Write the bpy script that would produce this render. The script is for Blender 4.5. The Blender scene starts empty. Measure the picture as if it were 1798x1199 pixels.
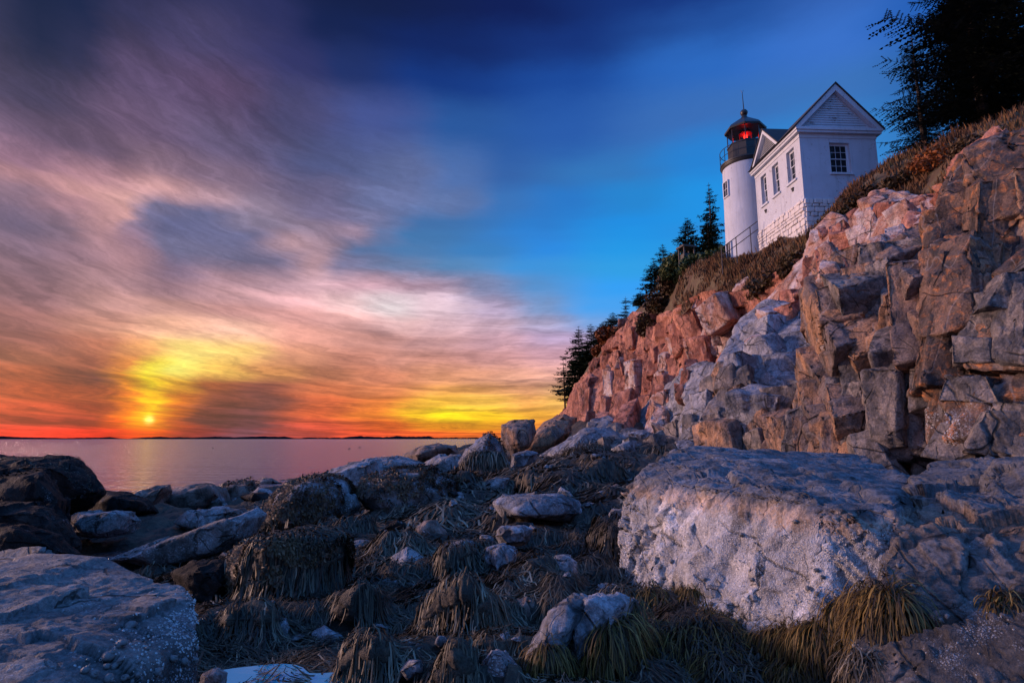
import bpy, bmesh, math, random
import numpy as np
from mathutils import Vector, Matrix

scene = bpy.context.scene
C = scene.collection
R = math.radians

# ------------------------------------------------------------------ camera
F = 1050.0                      # focal length in photo pixels (photo 1798 x 1199)
CAM_Z = 3.0
TH = math.atan(170.5 / F)       # horizon sits 170 px under the picture centre
CT, ST = math.cos(TH), math.sin(TH)
cam_d = bpy.data.cameras.new('camera')
cam = bpy.data.objects.new('camera', cam_d)
C.objects.link(cam)
cam.location = (0, 0, CAM_Z)
cam.rotation_euler = (math.pi / 2 + TH, 0, 0)
cam_d.sensor_width = 36.0
cam_d.lens = 36.0 * F / 1798.0
cam_d.clip_start = 0.05
cam_d.clip_end = 90000
scene.camera = cam


def ray(px, py):
    """world direction (y = 1) of the photo pixel"""
    cx = (px - 899.0) / F
    cy = -(py - 599.5) / F
    dy = CT - cy * ST
    return cx / dy, (ST + cy * CT) / dy


def at(px, py, Y):
    kx, kz = ray(px, py)
    return (kx * Y, Y, CAM_Z + kz * Y)


def atz(px, py, z):
    kx, kz = ray(px, py)
    Y = (z - CAM_Z) / kz
    return (kx * Y, Y, z)


# ------------------------------------------------------------------ view
scene.view_settings.view_transform = 'Standard'
scene.view_settings.look = 'None'
scene.view_settings.gamma = 1.0
scene.view_settings.exposure = 0.16
scene.view_settings.use_curve_mapping = False

# ------------------------------------------------------------------ sun: veiled and low; its lamp is turned left of the visible disc to warm left-facing rock
SUN_PX = (262, 737)
kx_, kz_ = ray(*SUN_PX)
SUN_AZ = math.atan2(kx_, 1.0)
SUN_EL = math.atan2(kz_, math.hypot(kx_, 1.0))
sun_d = bpy.data.lights.new('sun', 'SUN')
sun_d.energy = 3.3
sun_d.angle = R(9)
sun_d.color = (1.0, 0.63, 0.52)
sun = bpy.data.objects.new('sun', sun_d)
C.objects.link(sun)
GLOW_AZ, GLOW_EL = R(-74), R(11)
sd = Vector((math.sin(GLOW_AZ) * math.cos(GLOW_EL), math.cos(GLOW_AZ) * math.cos(GLOW_EL), math.sin(GLOW_EL)))
sun.rotation_euler = sd.to_track_quat('Z', 'Y').to_euler()
sun.location = (-30, 40, 30)

# ------------------------------------------------------------------ sky
world = bpy.data.worlds.new('World')
scene.world = world
world.use_nodes = True
wt = world.node_tree
wt.nodes.clear()


def s2l(c):
    return tuple(((v / 255.0) / 12.92 if v / 255.0 <= 0.04045 else ((v / 255.0 + 0.055) / 1.055) ** 2.4) for v in c)


class NT:
    """small helper to write node trees"""

    def __init__(self, tree):
        self.t = tree

    def node(self, kind, **kw):
        n = self.t.nodes.new(kind)
        for k, v in kw.items():
            setattr(n, k, v)
        return n

    def put(self, sock, v):
        if v is None:
            return
        if hasattr(v, 'is_output') or isinstance(v, bpy.types.NodeSocket):
            self.t.links.new(v, sock)
        else:
            if sock.type == 'RGBA' and hasattr(v, '__len__') and len(v) == 3:
                v = tuple(v) + (1.0,)
            sock.default_value = v

    def m(self, op, a, b=None, c=None, clamp=False):
        n = self.node('ShaderNodeMath', operation=op, use_clamp=clamp)
        self.put(n.inputs[0], a)
        self.put(n.inputs[1], b)
        self.put(n.inputs[2], c)
        return n.outputs[0]

    def v(self, op, a, b=None, c=None, out=0):
        n = self.node('ShaderNodeVectorMath', operation=op)
        self.put(n.inputs[0], a)
        self.put(n.inputs[1], b)
        self.put(n.inputs[2], c)
        return n.outputs[out]

    def scale(self, a, s):
        n = self.node('ShaderNodeVectorMath', operation='SCALE')
        self.put(n.inputs[0], a)
        self.put(n.inputs['Scale'], s)
        return n.outputs[0]

    def xyz(self, x, y, z):
        n = self.node('ShaderNodeCombineXYZ')
        for i, q in enumerate((x, y, z)):
            self.put(n.inputs[i], q)
        return n.outputs[0]

    def sep(self, a):
        n = self.node('ShaderNodeSeparateXYZ')
        self.put(n.inputs[0], a)
        return n.outputs

    def noise(self, vec, scale=1.0, detail=4, rough=0.55, lac=2.0, dist=0.0, out='Fac', kind='FBM'):
        n = self.node('ShaderNodeTexNoise', noise_dimensions='3D')
        n.noise_type = kind
        self.put(n.inputs['Vector'], vec)
        self.put(n.inputs['Scale'], scale)
        self.put(n.inputs['Detail'], float(detail))
        self.put(n.inputs['Roughness'], rough)
        self.put(n.inputs['Lacunarity'], lac)
        self.put(n.inputs['Distortion'], dist)
        return n.outputs[out]

    def voronoi(self, vec, scale=1.0, feature='F1', out='Distance', rand=1.0):
        n = self.node('ShaderNodeTexVoronoi', feature=feature)
        self.put(n.inputs['Vector'], vec)
        self.put(n.inputs['Scale'], scale)
        self.put(n.inputs['Randomness'], rand)
        return n.outputs[out]

    def ramp(self, fac, stops, interp='LINEAR'):
        n = self.node('ShaderNodeValToRGB')
        n.color_ramp.interpolation = interp
        e = n.color_ramp.elements
        while len(e) < len(stops):
            e.new(0.5)
        for k, (p, c) in enumerate(stops):
            e[k].position = p
            e[k].color = (c, c, c, 1) if not hasattr(c, '__len__') else tuple(c) + (1,)
        self.put(n.inputs[0], fac)
        return n.outputs[0]

    def sstep(self, x, a, b):
        n = self.node('ShaderNodeMapRange', interpolation_type='SMOOTHSTEP')
        self.put(n.inputs[0], x)
        n.inputs[1].default_value = a
        n.inputs[2].default_value = b
        n.inputs[3].default_value = 0.0
        n.inputs[4].default_value = 1.0
        return n.outputs[0]

    def mix(self, f, a, b, blend='MIX'):
        n = self.node('ShaderNodeMix', data_type='RGBA', blend_type=blend)
        n.clamp_factor = True
        self.put(n.inputs[0], f)
        self.put(n.inputs[6], a)
        self.put(n.inputs[7], b)
        return n.outputs[2]


W = NT(wt)
tc = W.node('ShaderNodeTexCoord')
dirv = W.v('NORMALIZE', tc.outputs['Generated'])
sx, sy, sz = W.sep(dirv)
az = W.m('ARCTAN2', sx, sy)
zc = W.m('MAXIMUM', sz, 0.0)
el = W.m('ARCSINE', zc)
ee = W.m('MULTIPLY', W.m('SQRT', W.m('ADD', el, 0.001)), 1.5)


def azee(px, py):
    kx, kz = ray(px, py)
    a = math.atan2(kx, 1.0)
    e = math.atan2(kz, math.hypot(kx, 1.0))
    return a, math.sqrt(max(e, 0) + 0.001) * 1.5


# cloud-layer coordinates (a sheet of cirrus seen in perspective)
inv = W.m('DIVIDE', 1.0, W.m('ADD', zc, 0.10))
cu = W.m('MULTIPLY', sx, inv)
cv = W.m('MULTIPLY', sy, inv)
plane = W.xyz(cu, cv, 0.0)
warp = W.noise(plane, 0.9, 3, 0.5, out='Color')
warp2 = W.noise(W.xyz(W.m('MULTIPLY', az, 2.2), W.m('MULTIPLY', ee, 6.5), 3.7), 1.6, 5, 0.6, out='Color')
half = (0.5, 0.5, 0.5)
wv = W.v('MULTIPLY', W.v('SUBTRACT', warp2, half), (0.10, 0.065, 0.0))
wv = W.v('ADD', wv, W.v('MULTIPLY', W.v('SUBTRACT', warp, half), (0.05, 0.03, 0.0)))
P0 = W.xyz(az, ee, 0.0)
PW = W.v('ADD', P0, wv)

SKY = [  # rows of the evening sky: photo y, [(photo x, sRGB colour there)]
    (15, [(30, (2, 13, 49)), (180, (5, 18, 56)), (300, (28, 30, 72)), (430, (23, 28, 72)), (600, (3, 15, 61)), (900, (2, 18, 78)), (1200, (12, 46, 118)), (1500, (24, 68, 144)), (1700, (20, 70, 150))]),
    (75, [(30, (2, 15, 52)), (180, (5, 18, 57)), (270, (30, 31, 72)), (350, (44, 43, 85)), (460, (36, 38, 85)), (560, (5, 20, 69)), (740, (2, 26, 88)), (1000, (10, 42, 112)), (1300, (28, 74, 150)), (1500, (46, 92, 172)), (1700, (24, 80, 164))]),
    (150, [(30, (3, 16, 56)), (130, (7, 20, 61)), (220, (46, 43, 82)), (350, (69, 61, 102)), (520, (43, 44, 95)), (600, (23, 39, 95)), (740, (6, 44, 116)), (1000, (18, 66, 146)), (1250, (38, 98, 182)), (1480, (52, 106, 192)), (1700, (24, 84, 168))]),
    (230, [(30, (13, 21, 59)), (110, (33, 34, 72)), (220, (89, 71, 107)), (400, (100, 77, 115)), (520, (75, 71, 115)), (640, (66, 80, 142)), (800, (34, 80, 148)), (1000, (34, 84, 162)), (1200, (52, 103, 175)), (1500, (53, 107, 177)), (1700, (33, 91, 162))]),
    (310, [(30, (76, 65, 99)), (200, (121, 95, 128)), (400, (110, 95, 131)), (560, (81, 88, 135)), (700, (100, 114, 164)), (800, (76, 108, 168)), (900, (46, 92, 160)), (1100, (44, 112, 180)), (1240, (30, 122, 201)), (1500, (47, 124, 195)), (1700, (39, 101, 171))]),
    (355, [(30, (104, 81, 108)), (130, (115, 90, 117)), (250, (142, 112, 133)), (400, (137, 113, 139)), (540, (112, 104, 142)), (680, (112, 122, 170)), (790, (98, 120, 172)), (880, (52, 108, 176)), (1000, (34, 112, 190)), (1120, (29, 125, 198)), (1240, (24, 137, 216)), (1500, (47, 124, 195)), (1700, (40, 110, 180))]),
    (392, [(30, (140, 102, 122)), (130, (176, 128, 138)), (260, (216, 162, 162)), (350, (196, 156, 168)), (450, (154, 134, 158)), (560, (130, 120, 158)), (660, (122, 122, 162)), (760, (58, 104, 160)), (950, (36, 116, 194)), (1100, (22, 133, 214)), (1300, (24, 139, 216)), (1700, (50, 120, 190))]),
    (416, [(30, (166, 120, 128)), (130, (200, 146, 146)), (215, (214, 160, 156)), (250, (116, 108, 140)), (340, (98, 98, 136)), (440, (138, 124, 150)), (520, (150, 130, 154)), (620, (168, 142, 166)), (680, (100, 118, 164)), (740, (60, 110, 164)), (950, (38, 122, 202)), (1100, (22, 137, 216)), (1700, (50, 120, 190))]),
    (443, [(30, (134, 104, 122)), (110, (170, 124, 134)), (205, (206, 152, 150)), (240, (110, 104, 138)), (300, (98, 98, 138)), (420, (108, 106, 144)), (500, (186, 148, 158)), (560, (176, 144, 160)), (620, (92, 116, 162)), (720, (70, 116, 168)), (850, (52, 120, 184)), (960, (36, 130, 214)), (1090, (26, 143, 218)), (1700, (50, 124, 193))]),
    (475, [(30, (108, 90, 116)), (100, (122, 98, 118)), (180, (178, 132, 140)), (240, (160, 122, 140)), (300, (108, 104, 138)), (400, (116, 110, 144)), (480, (124, 114, 146)), (545, (192, 152, 162)), (600, (130, 126, 162)), (700, (110, 130, 172)), (800, (84, 132, 182)), (940, (54, 138, 208)), (1090, (40, 149, 217)), (1700, (60, 130, 194))]),
    (508, [(30, (130, 102, 122)), (120, (150, 114, 130)), (220, (186, 138, 146)), (300, (140, 114, 140)), (390, (186, 144, 156)), (480, (196, 154, 166)), (560, (222, 176, 186)), (650, (226, 178, 192)), (740, (206, 172, 194)), (830, (136, 146, 188)), (950, (82, 140, 200)), (1080, (44, 150, 232)), (1700, (60, 136, 212))]),
    (540, [(30, (142, 106, 120)), (180, (182, 136, 142)), (300, (172, 130, 142)), (420, (206, 156, 160)), (520, (234, 178, 182)), (600, (250, 206, 206)), (690, (255, 238, 240)), (760, (252, 218, 228)), (850, (184, 164, 194)), (950, (122, 150, 198)), (1060, (64, 152, 228)), (1250, (60, 150, 226)), (1700, (76, 140, 208))]),
    (570, [(30, (150, 106, 114)), (180, (200, 146, 140)), (300, (212, 156, 146)), (420, (222, 160, 154)), (520, (232, 166, 160)), (600, (240, 178, 172)), (700, (244, 196, 196)), (780, (240, 196, 204)), (880, (216, 180, 198)), (960, (180, 170, 204)), (1060, (110, 156, 216)), (1250, (80, 150, 214)), (1700, (90, 144, 206))]),
    (600, [(40, (168, 108, 104)), (180, (210, 144, 124)), (290, (246, 182, 150)), (400, (250, 192, 166)), (520, (230, 160, 144)), (640, (222, 156, 144)), (760, (232, 174, 172)), (880, (216, 168, 182)), (980, (186, 160, 196)), (1250, (120, 150, 204)), (1700, (100, 146, 204))]),
    (632, [(40, (160, 96, 86)), (170, (190, 112, 84)), (240, (236, 160, 96)), (310, (255, 222, 120)), (400, (255, 208, 116)), (500, (226, 152, 118)), (620, (200, 128, 108)), (740, (214, 146, 130)), (880, (228, 164, 162)), (985, (214, 162, 178)), (1250, (150, 150, 190)), (1700, (120, 146, 200))]),
    (660, [(50, (166, 94, 70)), (160, (158, 84, 62)), (225, (220, 130, 56)), (275, (255, 230, 60)), (320, (255, 244, 110)), (380, (255, 200, 90)), (460, (236, 156, 88)), (560, (204, 124, 88)), (660, (206, 124, 94)), (780, (236, 158, 116)), (900, (234, 166, 140)), (985, (236, 172, 156)), (1250, (190, 150, 160)), (1700, (136, 146, 194))]),
    (684, [(50, (190, 92, 56)), (140, (138, 67, 48)), (190, (120, 60, 52)), (235, (236, 140, 26)), (268, (255, 220, 20)), (310, (252, 180, 40)), (370, (184, 93, 48)), (450, (155, 79, 65)), (560, (212, 112, 70)), (680, (220, 128, 82)), (800, (246, 170, 88)), (930, (236, 164, 118)), (985, (244, 184, 130)), (1250, (196, 150, 150)), (1700, (146, 146, 190))]),
    (706, [(50, (222, 94, 50)), (160, (177, 76, 43)), (215, (240, 120, 26)), (256, (255, 196, 10)), (300, (232, 120, 30)), (370, (146, 71, 55)), (450, (134, 69, 64)), (560, (214, 98, 56)), (680, (232, 124, 56)), (770, (254, 190, 60)), (850, (255, 196, 76)), (930, (246, 172, 90)), (985, (252, 190, 96)), (1250, (200, 150, 140)), (1700, (150, 146, 186))]),
    (728, [(50, (214, 78, 48)), (160, (169, 60, 38)), (225, (250, 120, 16)), (262, (255, 206, 20)), (300, (226, 104, 30)), (350, (129, 60, 53)), (450, (115, 60, 64)), (560, (220, 94, 52)), (660, (246, 130, 44)), (740, (255, 196, 30)), (800, (255, 226, 20)), (870, (255, 204, 30)), (950, (254, 180, 60)), (1250, (206, 150, 130)), (1700, (150, 146, 182))]),
    (747, [(50, (206, 66, 50)), (160, (155, 50, 40)), (220, (240, 84, 22)), (262, (255, 150, 16)), (310, (196, 70, 40)), (360, (114, 57, 58)), (450, (108, 58, 67)), (560, (214, 78, 56)), (680, (250, 110, 40)), (760, (255, 160, 30)), (840, (255, 170, 34)), (930, (254, 150, 50)), (1250, (206, 146, 126)), (1700, (150, 144, 180))]),
    (762, [(40, (250, 56, 44)), (180, (252, 46, 32)), (270, (244, 40, 24)), (320, (176, 56, 52)), (430, (122, 68, 84)), (520, (190, 72, 66)), (620, (246, 84, 50)), (720, (252, 96, 44)), (820, (252, 116, 42)), (930, (250, 130, 56)), (1250, (206, 140, 124)), (1700, (150, 142, 178))]),
]
FAR = [  # beyond the frame, per elevation (degrees): colours at azimuths -70, -120, +-180, 120, 75
    (0.5, ((255, 124, 94), (216, 152, 166), (104, 126, 192), (104, 140, 206), (146, 154, 196))),
    (10, ((248, 172, 158), (198, 176, 212), (82, 136, 220), (88, 150, 232), (116, 160, 220))),
    (22, ((206, 166, 196), (156, 166, 226), (76, 146, 236), (78, 150, 240), (62, 140, 224))),
    (36, ((110, 124, 206), (100, 148, 236), (78, 152, 250), (72, 150, 250), (46, 126, 222))),
]
FAR_AZ = (-70, -120, 180, 120, 75)
TOP = (84, 152, 255)          # zenith


def ufac(a):
    return 0.5 + 0.5 * a / (0.5 + abs(a)) * (math.pi + 0.5) / math.pi


pw = W.sep(PW)
uf = W.m('ADD', 0.5, W.m('MULTIPLY', W.m('DIVIDE', pw[0], W.m('ADD', 0.5, W.m('ABSOLUTE', pw[0]))), 0.5 * (math.pi + 0.5) / math.pi))
FEE = [math.sqrt(R(e) + 0.001) * 1.5 for e, _ in FAR]


def far_at(k, e):
    cols = [s2l(f[1][k]) for f in FAR]
    return tuple(float(np.interp(e, FEE, [c[i] for c in cols])) for i in range(3))


base = None
prev_e = None
rows = []
for (py, pts) in sorted(SKY, key=lambda r: -r[0]):
    e0 = azee(899, py)[1]
    st_ = []
    for (px, c) in pts:
        st_.append((ufac(azee(px, py)[0]), s2l(c)))
    for k, a in enumerate(FAR_AZ):
        if a == 180:
            st_ += [(0.0, far_at(k, e0)), (1.0, far_at(k, e0))]
        else:
            st_.append((ufac(R(a)), far_at(k, e0)))
    rows.append((e0, sorted(st_)))
rows.append((math.sqrt(R(75)) * 1.5, [(0.0, s2l(TOP)), (1.0, s2l(TOP))]))
ROWX = rows


def row_node(stops):
    return W.ramp(uf, stops, 'EASE')


base = row_node(rows[0][1])
for k in range(1, len(rows)):
    t_ = W.sstep(pw[1], rows[k - 1][0], rows[k][0])
    base = W.mix(t_, base, row_node(rows[k][1]))

# streaks: fine cirrus fibres, fanning from the low left and lying flat near the horizon
A0 = R(-24)
ru = W.m('ADD', W.m('MULTIPLY', cu, math.cos(A0)), W.m('MULTIPLY', cv, -math.sin(A0)))
rv = W.m('ADD', W.m('MULTIPLY', cu, math.sin(A0)), W.m('MULTIPLY', cv, math.cos(A0)))
wr, wg, wb = W.sep(warp)
fan = W.noise(W.xyz(W.m('ADD', W.m('MULTIPLY', ru, 2.3), W.m('MULTIPLY', wr, 2.2)), W.m('ADD', W.m('MULTIPLY', rv, 0.36), W.m('MULTIPLY', wg, 1.4)), 0.0), 2.0, 9, 0.62)
w2r, w2g, w2b = W.sep(warp2)
tilt = W.m('MULTIPLY', az, W.m('MULTIPLY', az, 0.55))
flat = W.noise(W.xyz(W.m('ADD', W.m('MULTIPLY', az, 3.2), W.m('MULTIPLY', w2r, 0.9)), W.m('ADD', W.m('MULTIPLY', W.m('SUBTRACT', ee, tilt), 27.0), W.m('MULTIPLY', w2g, 5.2)), 9.0), 1.0, 8, 0.64)
flat2 = W.noise(W.xyz(W.m('ADD', W.m('MULTIPLY', az, 9.0), W.m('MULTIPLY', w2r, 2.4)), W.m('ADD', W.m('MULTIPLY', W.m('SUBTRACT', ee, tilt), 80.0), W.m('MULTIPLY', w2b, 9.0)), 2.0), 1.0, 6, 0.66)
fil = W.noise(W.xyz(W.m('ADD', W.m('MULTIPLY', az, 7.5), W.m('MULTIPLY', w2r, 4.2)), W.m('ADD', W.m('MULTIPLY', W.m('SUBTRACT', ee, W.m('MULTIPLY', tilt, 1.3)), 26.0), W.m('MULTIPLY', w2g, 12.0)), 5.0), 1.0, 9, 0.66, kind='RIDGED_MULTIFRACTAL')
# where the cloud lies: everywhere low, only the left part higher up
bx, by, bz = W.sep(base)
redness = W.m('DIVIDE', bx, W.m('ADD', W.m('ADD', bx, bz), 0.004))
cl = W.sstep(redness, 0.03, 0.42)
sA = W.m('SUBTRACT', W.sstep(fan, 0.32, 0.70), 0.5)
sB = W.m('SUBTRACT', W.sstep(flat, 0.32, 0.70), 0.5)
sC = W.m('SUBTRACT', flat2, 0.5)
st = W.m('ADD', W.m('ADD', W.m('MULTIPLY', sA, 0.15), W.m('MULTIPLY', sB, W.m('ADD', 0.30, W.m('MULTIPLY', W.m('SUBTRACT', 1.0, W.sstep(ee, 0.35, 0.75)), 0.34)))), W.m('MULTIPLY', sC, 0.56))
st = W.m('ADD', st, W.m('MULTIPLY', W.m('SUBTRACT', W.sstep(fil, 0.50, 1.05), 0.30), W.m('ADD', 0.30, W.m('MULTIPLY', W.sstep(wb, 0.42, 0.62), 0.75))))
st = W.m('MULTIPLY', st, W.m('ADD', W.m('MULTIPLY', cl, 0.95), 0.03))
gain = W.m('MAXIMUM', W.m('ADD', 1.0, st), 0.25)
sky = W.scale(base, gain)
# bright fibres pick up the warm light, thin gaps show the blue-grey air behind
lit = W.m('MULTIPLY', W.m('MAXIMUM', st, 0.0), 0.30)
sky = W.mix(lit, sky, W.scale(W.v('MULTIPLY', base, (1.9, 1.5, 1.4)), 1.0))
gapf = W.m('MULTIPLY', W.m('MAXIMUM', W.m('MULTIPLY', st, -1.0), 0.0), 0.40)
sky = W.mix(gapf, sky, W.v('ADD', W.v('MULTIPLY', base, (0.50, 0.40, 0.50)), (0.010, 0.009, 0.016)))
# the sun's own glare behind the haze
sdir = (math.sin(SUN_AZ) * math.cos(SUN_EL), math.cos(SUN_AZ) * math.cos(SUN_EL), math.sin(SUN_EL))
dd = W.v('DISTANCE', dirv, sdir, out=1)
d1 = W.m('MULTIPLY', dd, 1 / (1.414 * 0.0036))
g1 = W.m('POWER', math.exp(-1), W.m('MULTIPLY', d1, d1))
d2 = W.m('MULTIPLY', dd, 1 / (1.414 * 0.022))
g2 = W.m('POWER', math.exp(-1), W.m('MULTIPLY', d2, d2))
sky = W.v('ADD', sky, W.scale((1.2, 0.75, 0.2), W.m('MULTIPLY', g1, W.m('ADD', 0.35, W.sstep(flat2, 0.35, 0.65)))))
sky = W.v('ADD', sky, W.scale((0.26, 0.10, 0.0), g2))
# below the horizon: the sky's dim ground
sky = W.mix(W.sstep(sz, -0.02, 0.0), (0.03, 0.03, 0.04), sky)

nish = W.node('ShaderNodeTexSky', sky_type='NISHITA')
nish.sun_disc = False
nish.sun_elevation = GLOW_EL
nish.sun_rotation = GLOW_AZ
bgA = W.node('ShaderNodeBackground')
wt.links.new(nish.outputs[0], bgA.inputs['Color'])
bgA.inputs['Strength'].default_value = 0.05 * 0.12
bgB = W.node('ShaderNodeBackground')
wt.links.new(sky, bgB.inputs['Color'])
bgB.inputs['Strength'].default_value = 1.0
addn = W.node('ShaderNodeAddShader')
wt.links.new(bgA.outputs[0], addn.inputs[0])
wt.links.new(bgB.outputs[0], addn.inputs[1])
wo = W.node('ShaderNodeOutputWorld')
wt.links.new(addn.outputs[0], wo.inputs['Surface'])

# ------------------------------------------------------------------ numpy noise
M1, M2, M3 = np.uint32(374761393), np.uint32(668265263), np.uint32(2246822519)


def hsh(ix, iy, iz, seed=0):
    h = ix.astype(np.uint32) * M1 + iy.astype(np.uint32) * M2 + iz.astype(np.uint32) * M3 + np.uint32((seed * 3266489917 + 374761) & 0xFFFFFFFF)
    h ^= h >> np.uint32(15)
    h *= np.uint32(2246822519)
    h ^= h >> np.uint32(13)
    h *= np.uint32(3266489917)
    h ^= h >> np.uint32(16)
    return h


def vnoise(p, seed=0):
    """smooth value noise, -1..1, p (n,3)"""
    p = p.astype(np.float32)
    i = np.floor(p).astype(np.int32)
    f = p - i
    f = f * f * f * (f * (f * 6 - 15) + 10)
    out = np.zeros(len(p), np.float32)
    for dx in (0, 1):
        wx = f[:, 0] if dx else 1 - f[:, 0]
        for dy in (0, 1):
            wy = wx * (f[:, 1] if dy else 1 - f[:, 1])
            for dz in (0, 1):
                h = hsh(i[:, 0] + dx, i[:, 1] + dy, i[:, 2] + dz, seed)
                out += wy * (f[:, 2] if dz else 1 - f[:, 2]) * (h.astype(np.float32) * (2.0 / 4294967295.0) - 1)
    return out


def fbm(p, oct=4, seed=0, lac=2.03, gain=0.5, ridge=False):
    a, s = 1.0, np.zeros(len(p), np.float32)
    q = p
    for k in range(oct):
        n = vnoise(q, seed + k * 7)
        s += a * ((1 - 2 * np.abs(n)) if ridge else n)
        q = q * lac + 11.3
        a *= gain
    return s


def worley(p, seed=0):
    """F1, F2, cell hash (uint32), offset from the nearest cell point"""
    p = p.astype(np.float32)
    i = np.floor(p).astype(np.int32)
    f1 = np.full(len(p), 9e9, np.float32)
    f2 = f1.copy()
    idn = np.zeros(len(p), np.uint32)
    off = np.zeros((len(p), 3), np.float32)
    fr = p - i
    for dx in (-1, 0, 1):
        for dy in (-1, 0, 1):
            for dz in (-1, 0, 1):
                h = hsh(i[:, 0] + dx, i[:, 1] + dy, i[:, 2] + dz, seed)
                ox = fr[:, 0] - dx - ((h & np.uint32(1023)).astype(np.float32) / 1023.0)
                oy = fr[:, 1] - dy - (((h >> np.uint32(10)) & np.uint32(1023)).astype(np.float32) / 1023.0)
                oz = fr[:, 2] - dz - (((h >> np.uint32(20)) & np.uint32(1023)).astype(np.float32) / 1023.0)
                d = ox * ox + oy * oy + oz * oz
                near = d < f1
                f2 = np.where(near, f1, np.minimum(f2, d))
                f1 = np.where(near, d, f1)
                idn = np.where(near, h, idn)
                off[near, 0] = ox[near]
                off[near, 1] = oy[near]
                off[near, 2] = oz[near]
    return np.sqrt(f1), np.sqrt(f2), idn, off


def hrand(h, k):
    z = np.zeros(len(h), np.int32)
    return hsh((h & np.uint32(0xFFFFF)).astype(np.int32), z + k, z, 77).astype(np.float32) / 4294967295.0


def rotm(ax, ang):
    return np.array(Matrix.Rotation(ang, 3, Vector(ax)))


# ------------------------------------------------------------------ mesh helpers
def mesh_np(name, co, quads=None, tris=None, smooth=True, attrs=None):
    """fast mesh from numpy arrays"""
    me = bpy.data.meshes.new(name)
    me.vertices.add(len(co))
    me.vertices.foreach_set('co', np.ascontiguousarray(co, np.float32).ravel())
    nq = 0 if quads is None else len(quads)
    nt = 0 if tris is None else len(tris)
    idx = []
    if nq:
        idx.append(np.asarray(quads, np.int32).ravel())
    if nt:
        idx.append(np.asarray(tris, np.int32).ravel())
    idx = np.concatenate(idx)
    me.loops.add(len(idx))
    me.loops.foreach_set('vertex_index', idx)
    me.polygons.add(nq + nt)
    starts = np.concatenate([np.arange(nq, dtype=np.int32) * 4, nq * 4 + np.arange(nt, dtype=np.int32) * 3])
    me.polygons.foreach_set('loop_start', starts.astype(np.int32))
    if smooth:
        me.polygons.foreach_set('use_smooth', np.ones(nq + nt, bool))
    for k, v in (attrs or {}).items():
        a = me.attributes.new(k, 'FLOAT', 'POINT')
        a.data.foreach_set('value', np.ascontiguousarray(v, np.float32))
    me.update(calc_edges=True)
    return me


def link(name, me, mat=None, parent=None, loc=None, rotz=0.0):
    o = bpy.data.objects.new(name, me)
    C.objects.link(o)
    if mat is not None and me is not None and not me.materials:
        me.materials.append(mat)
    if loc is not None:
        o.location = loc
    if rotz:
        o.rotation_euler = (0, 0, rotz)
    if parent is not None:
        o.parent = parent
    return o


def tag(o, label=None, cat=None, group=None, kind=None):
    if label:
        o['label'] = label
    if cat:
        o['category'] = cat
    if group:
        o['group'] = group
    if kind:
        o['kind'] = kind
    return o


def empty(name, loc=(0, 0, 0), rotz=0.0, label=None, cat=None, group=None):
    o = bpy.data.objects.new(name, None)
    C.objects.link(o)
    o.location = loc
    o.rotation_euler = (0, 0, rotz)
    o.empty_display_size = 0.2
    return tag(o, label, cat, group)


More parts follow.
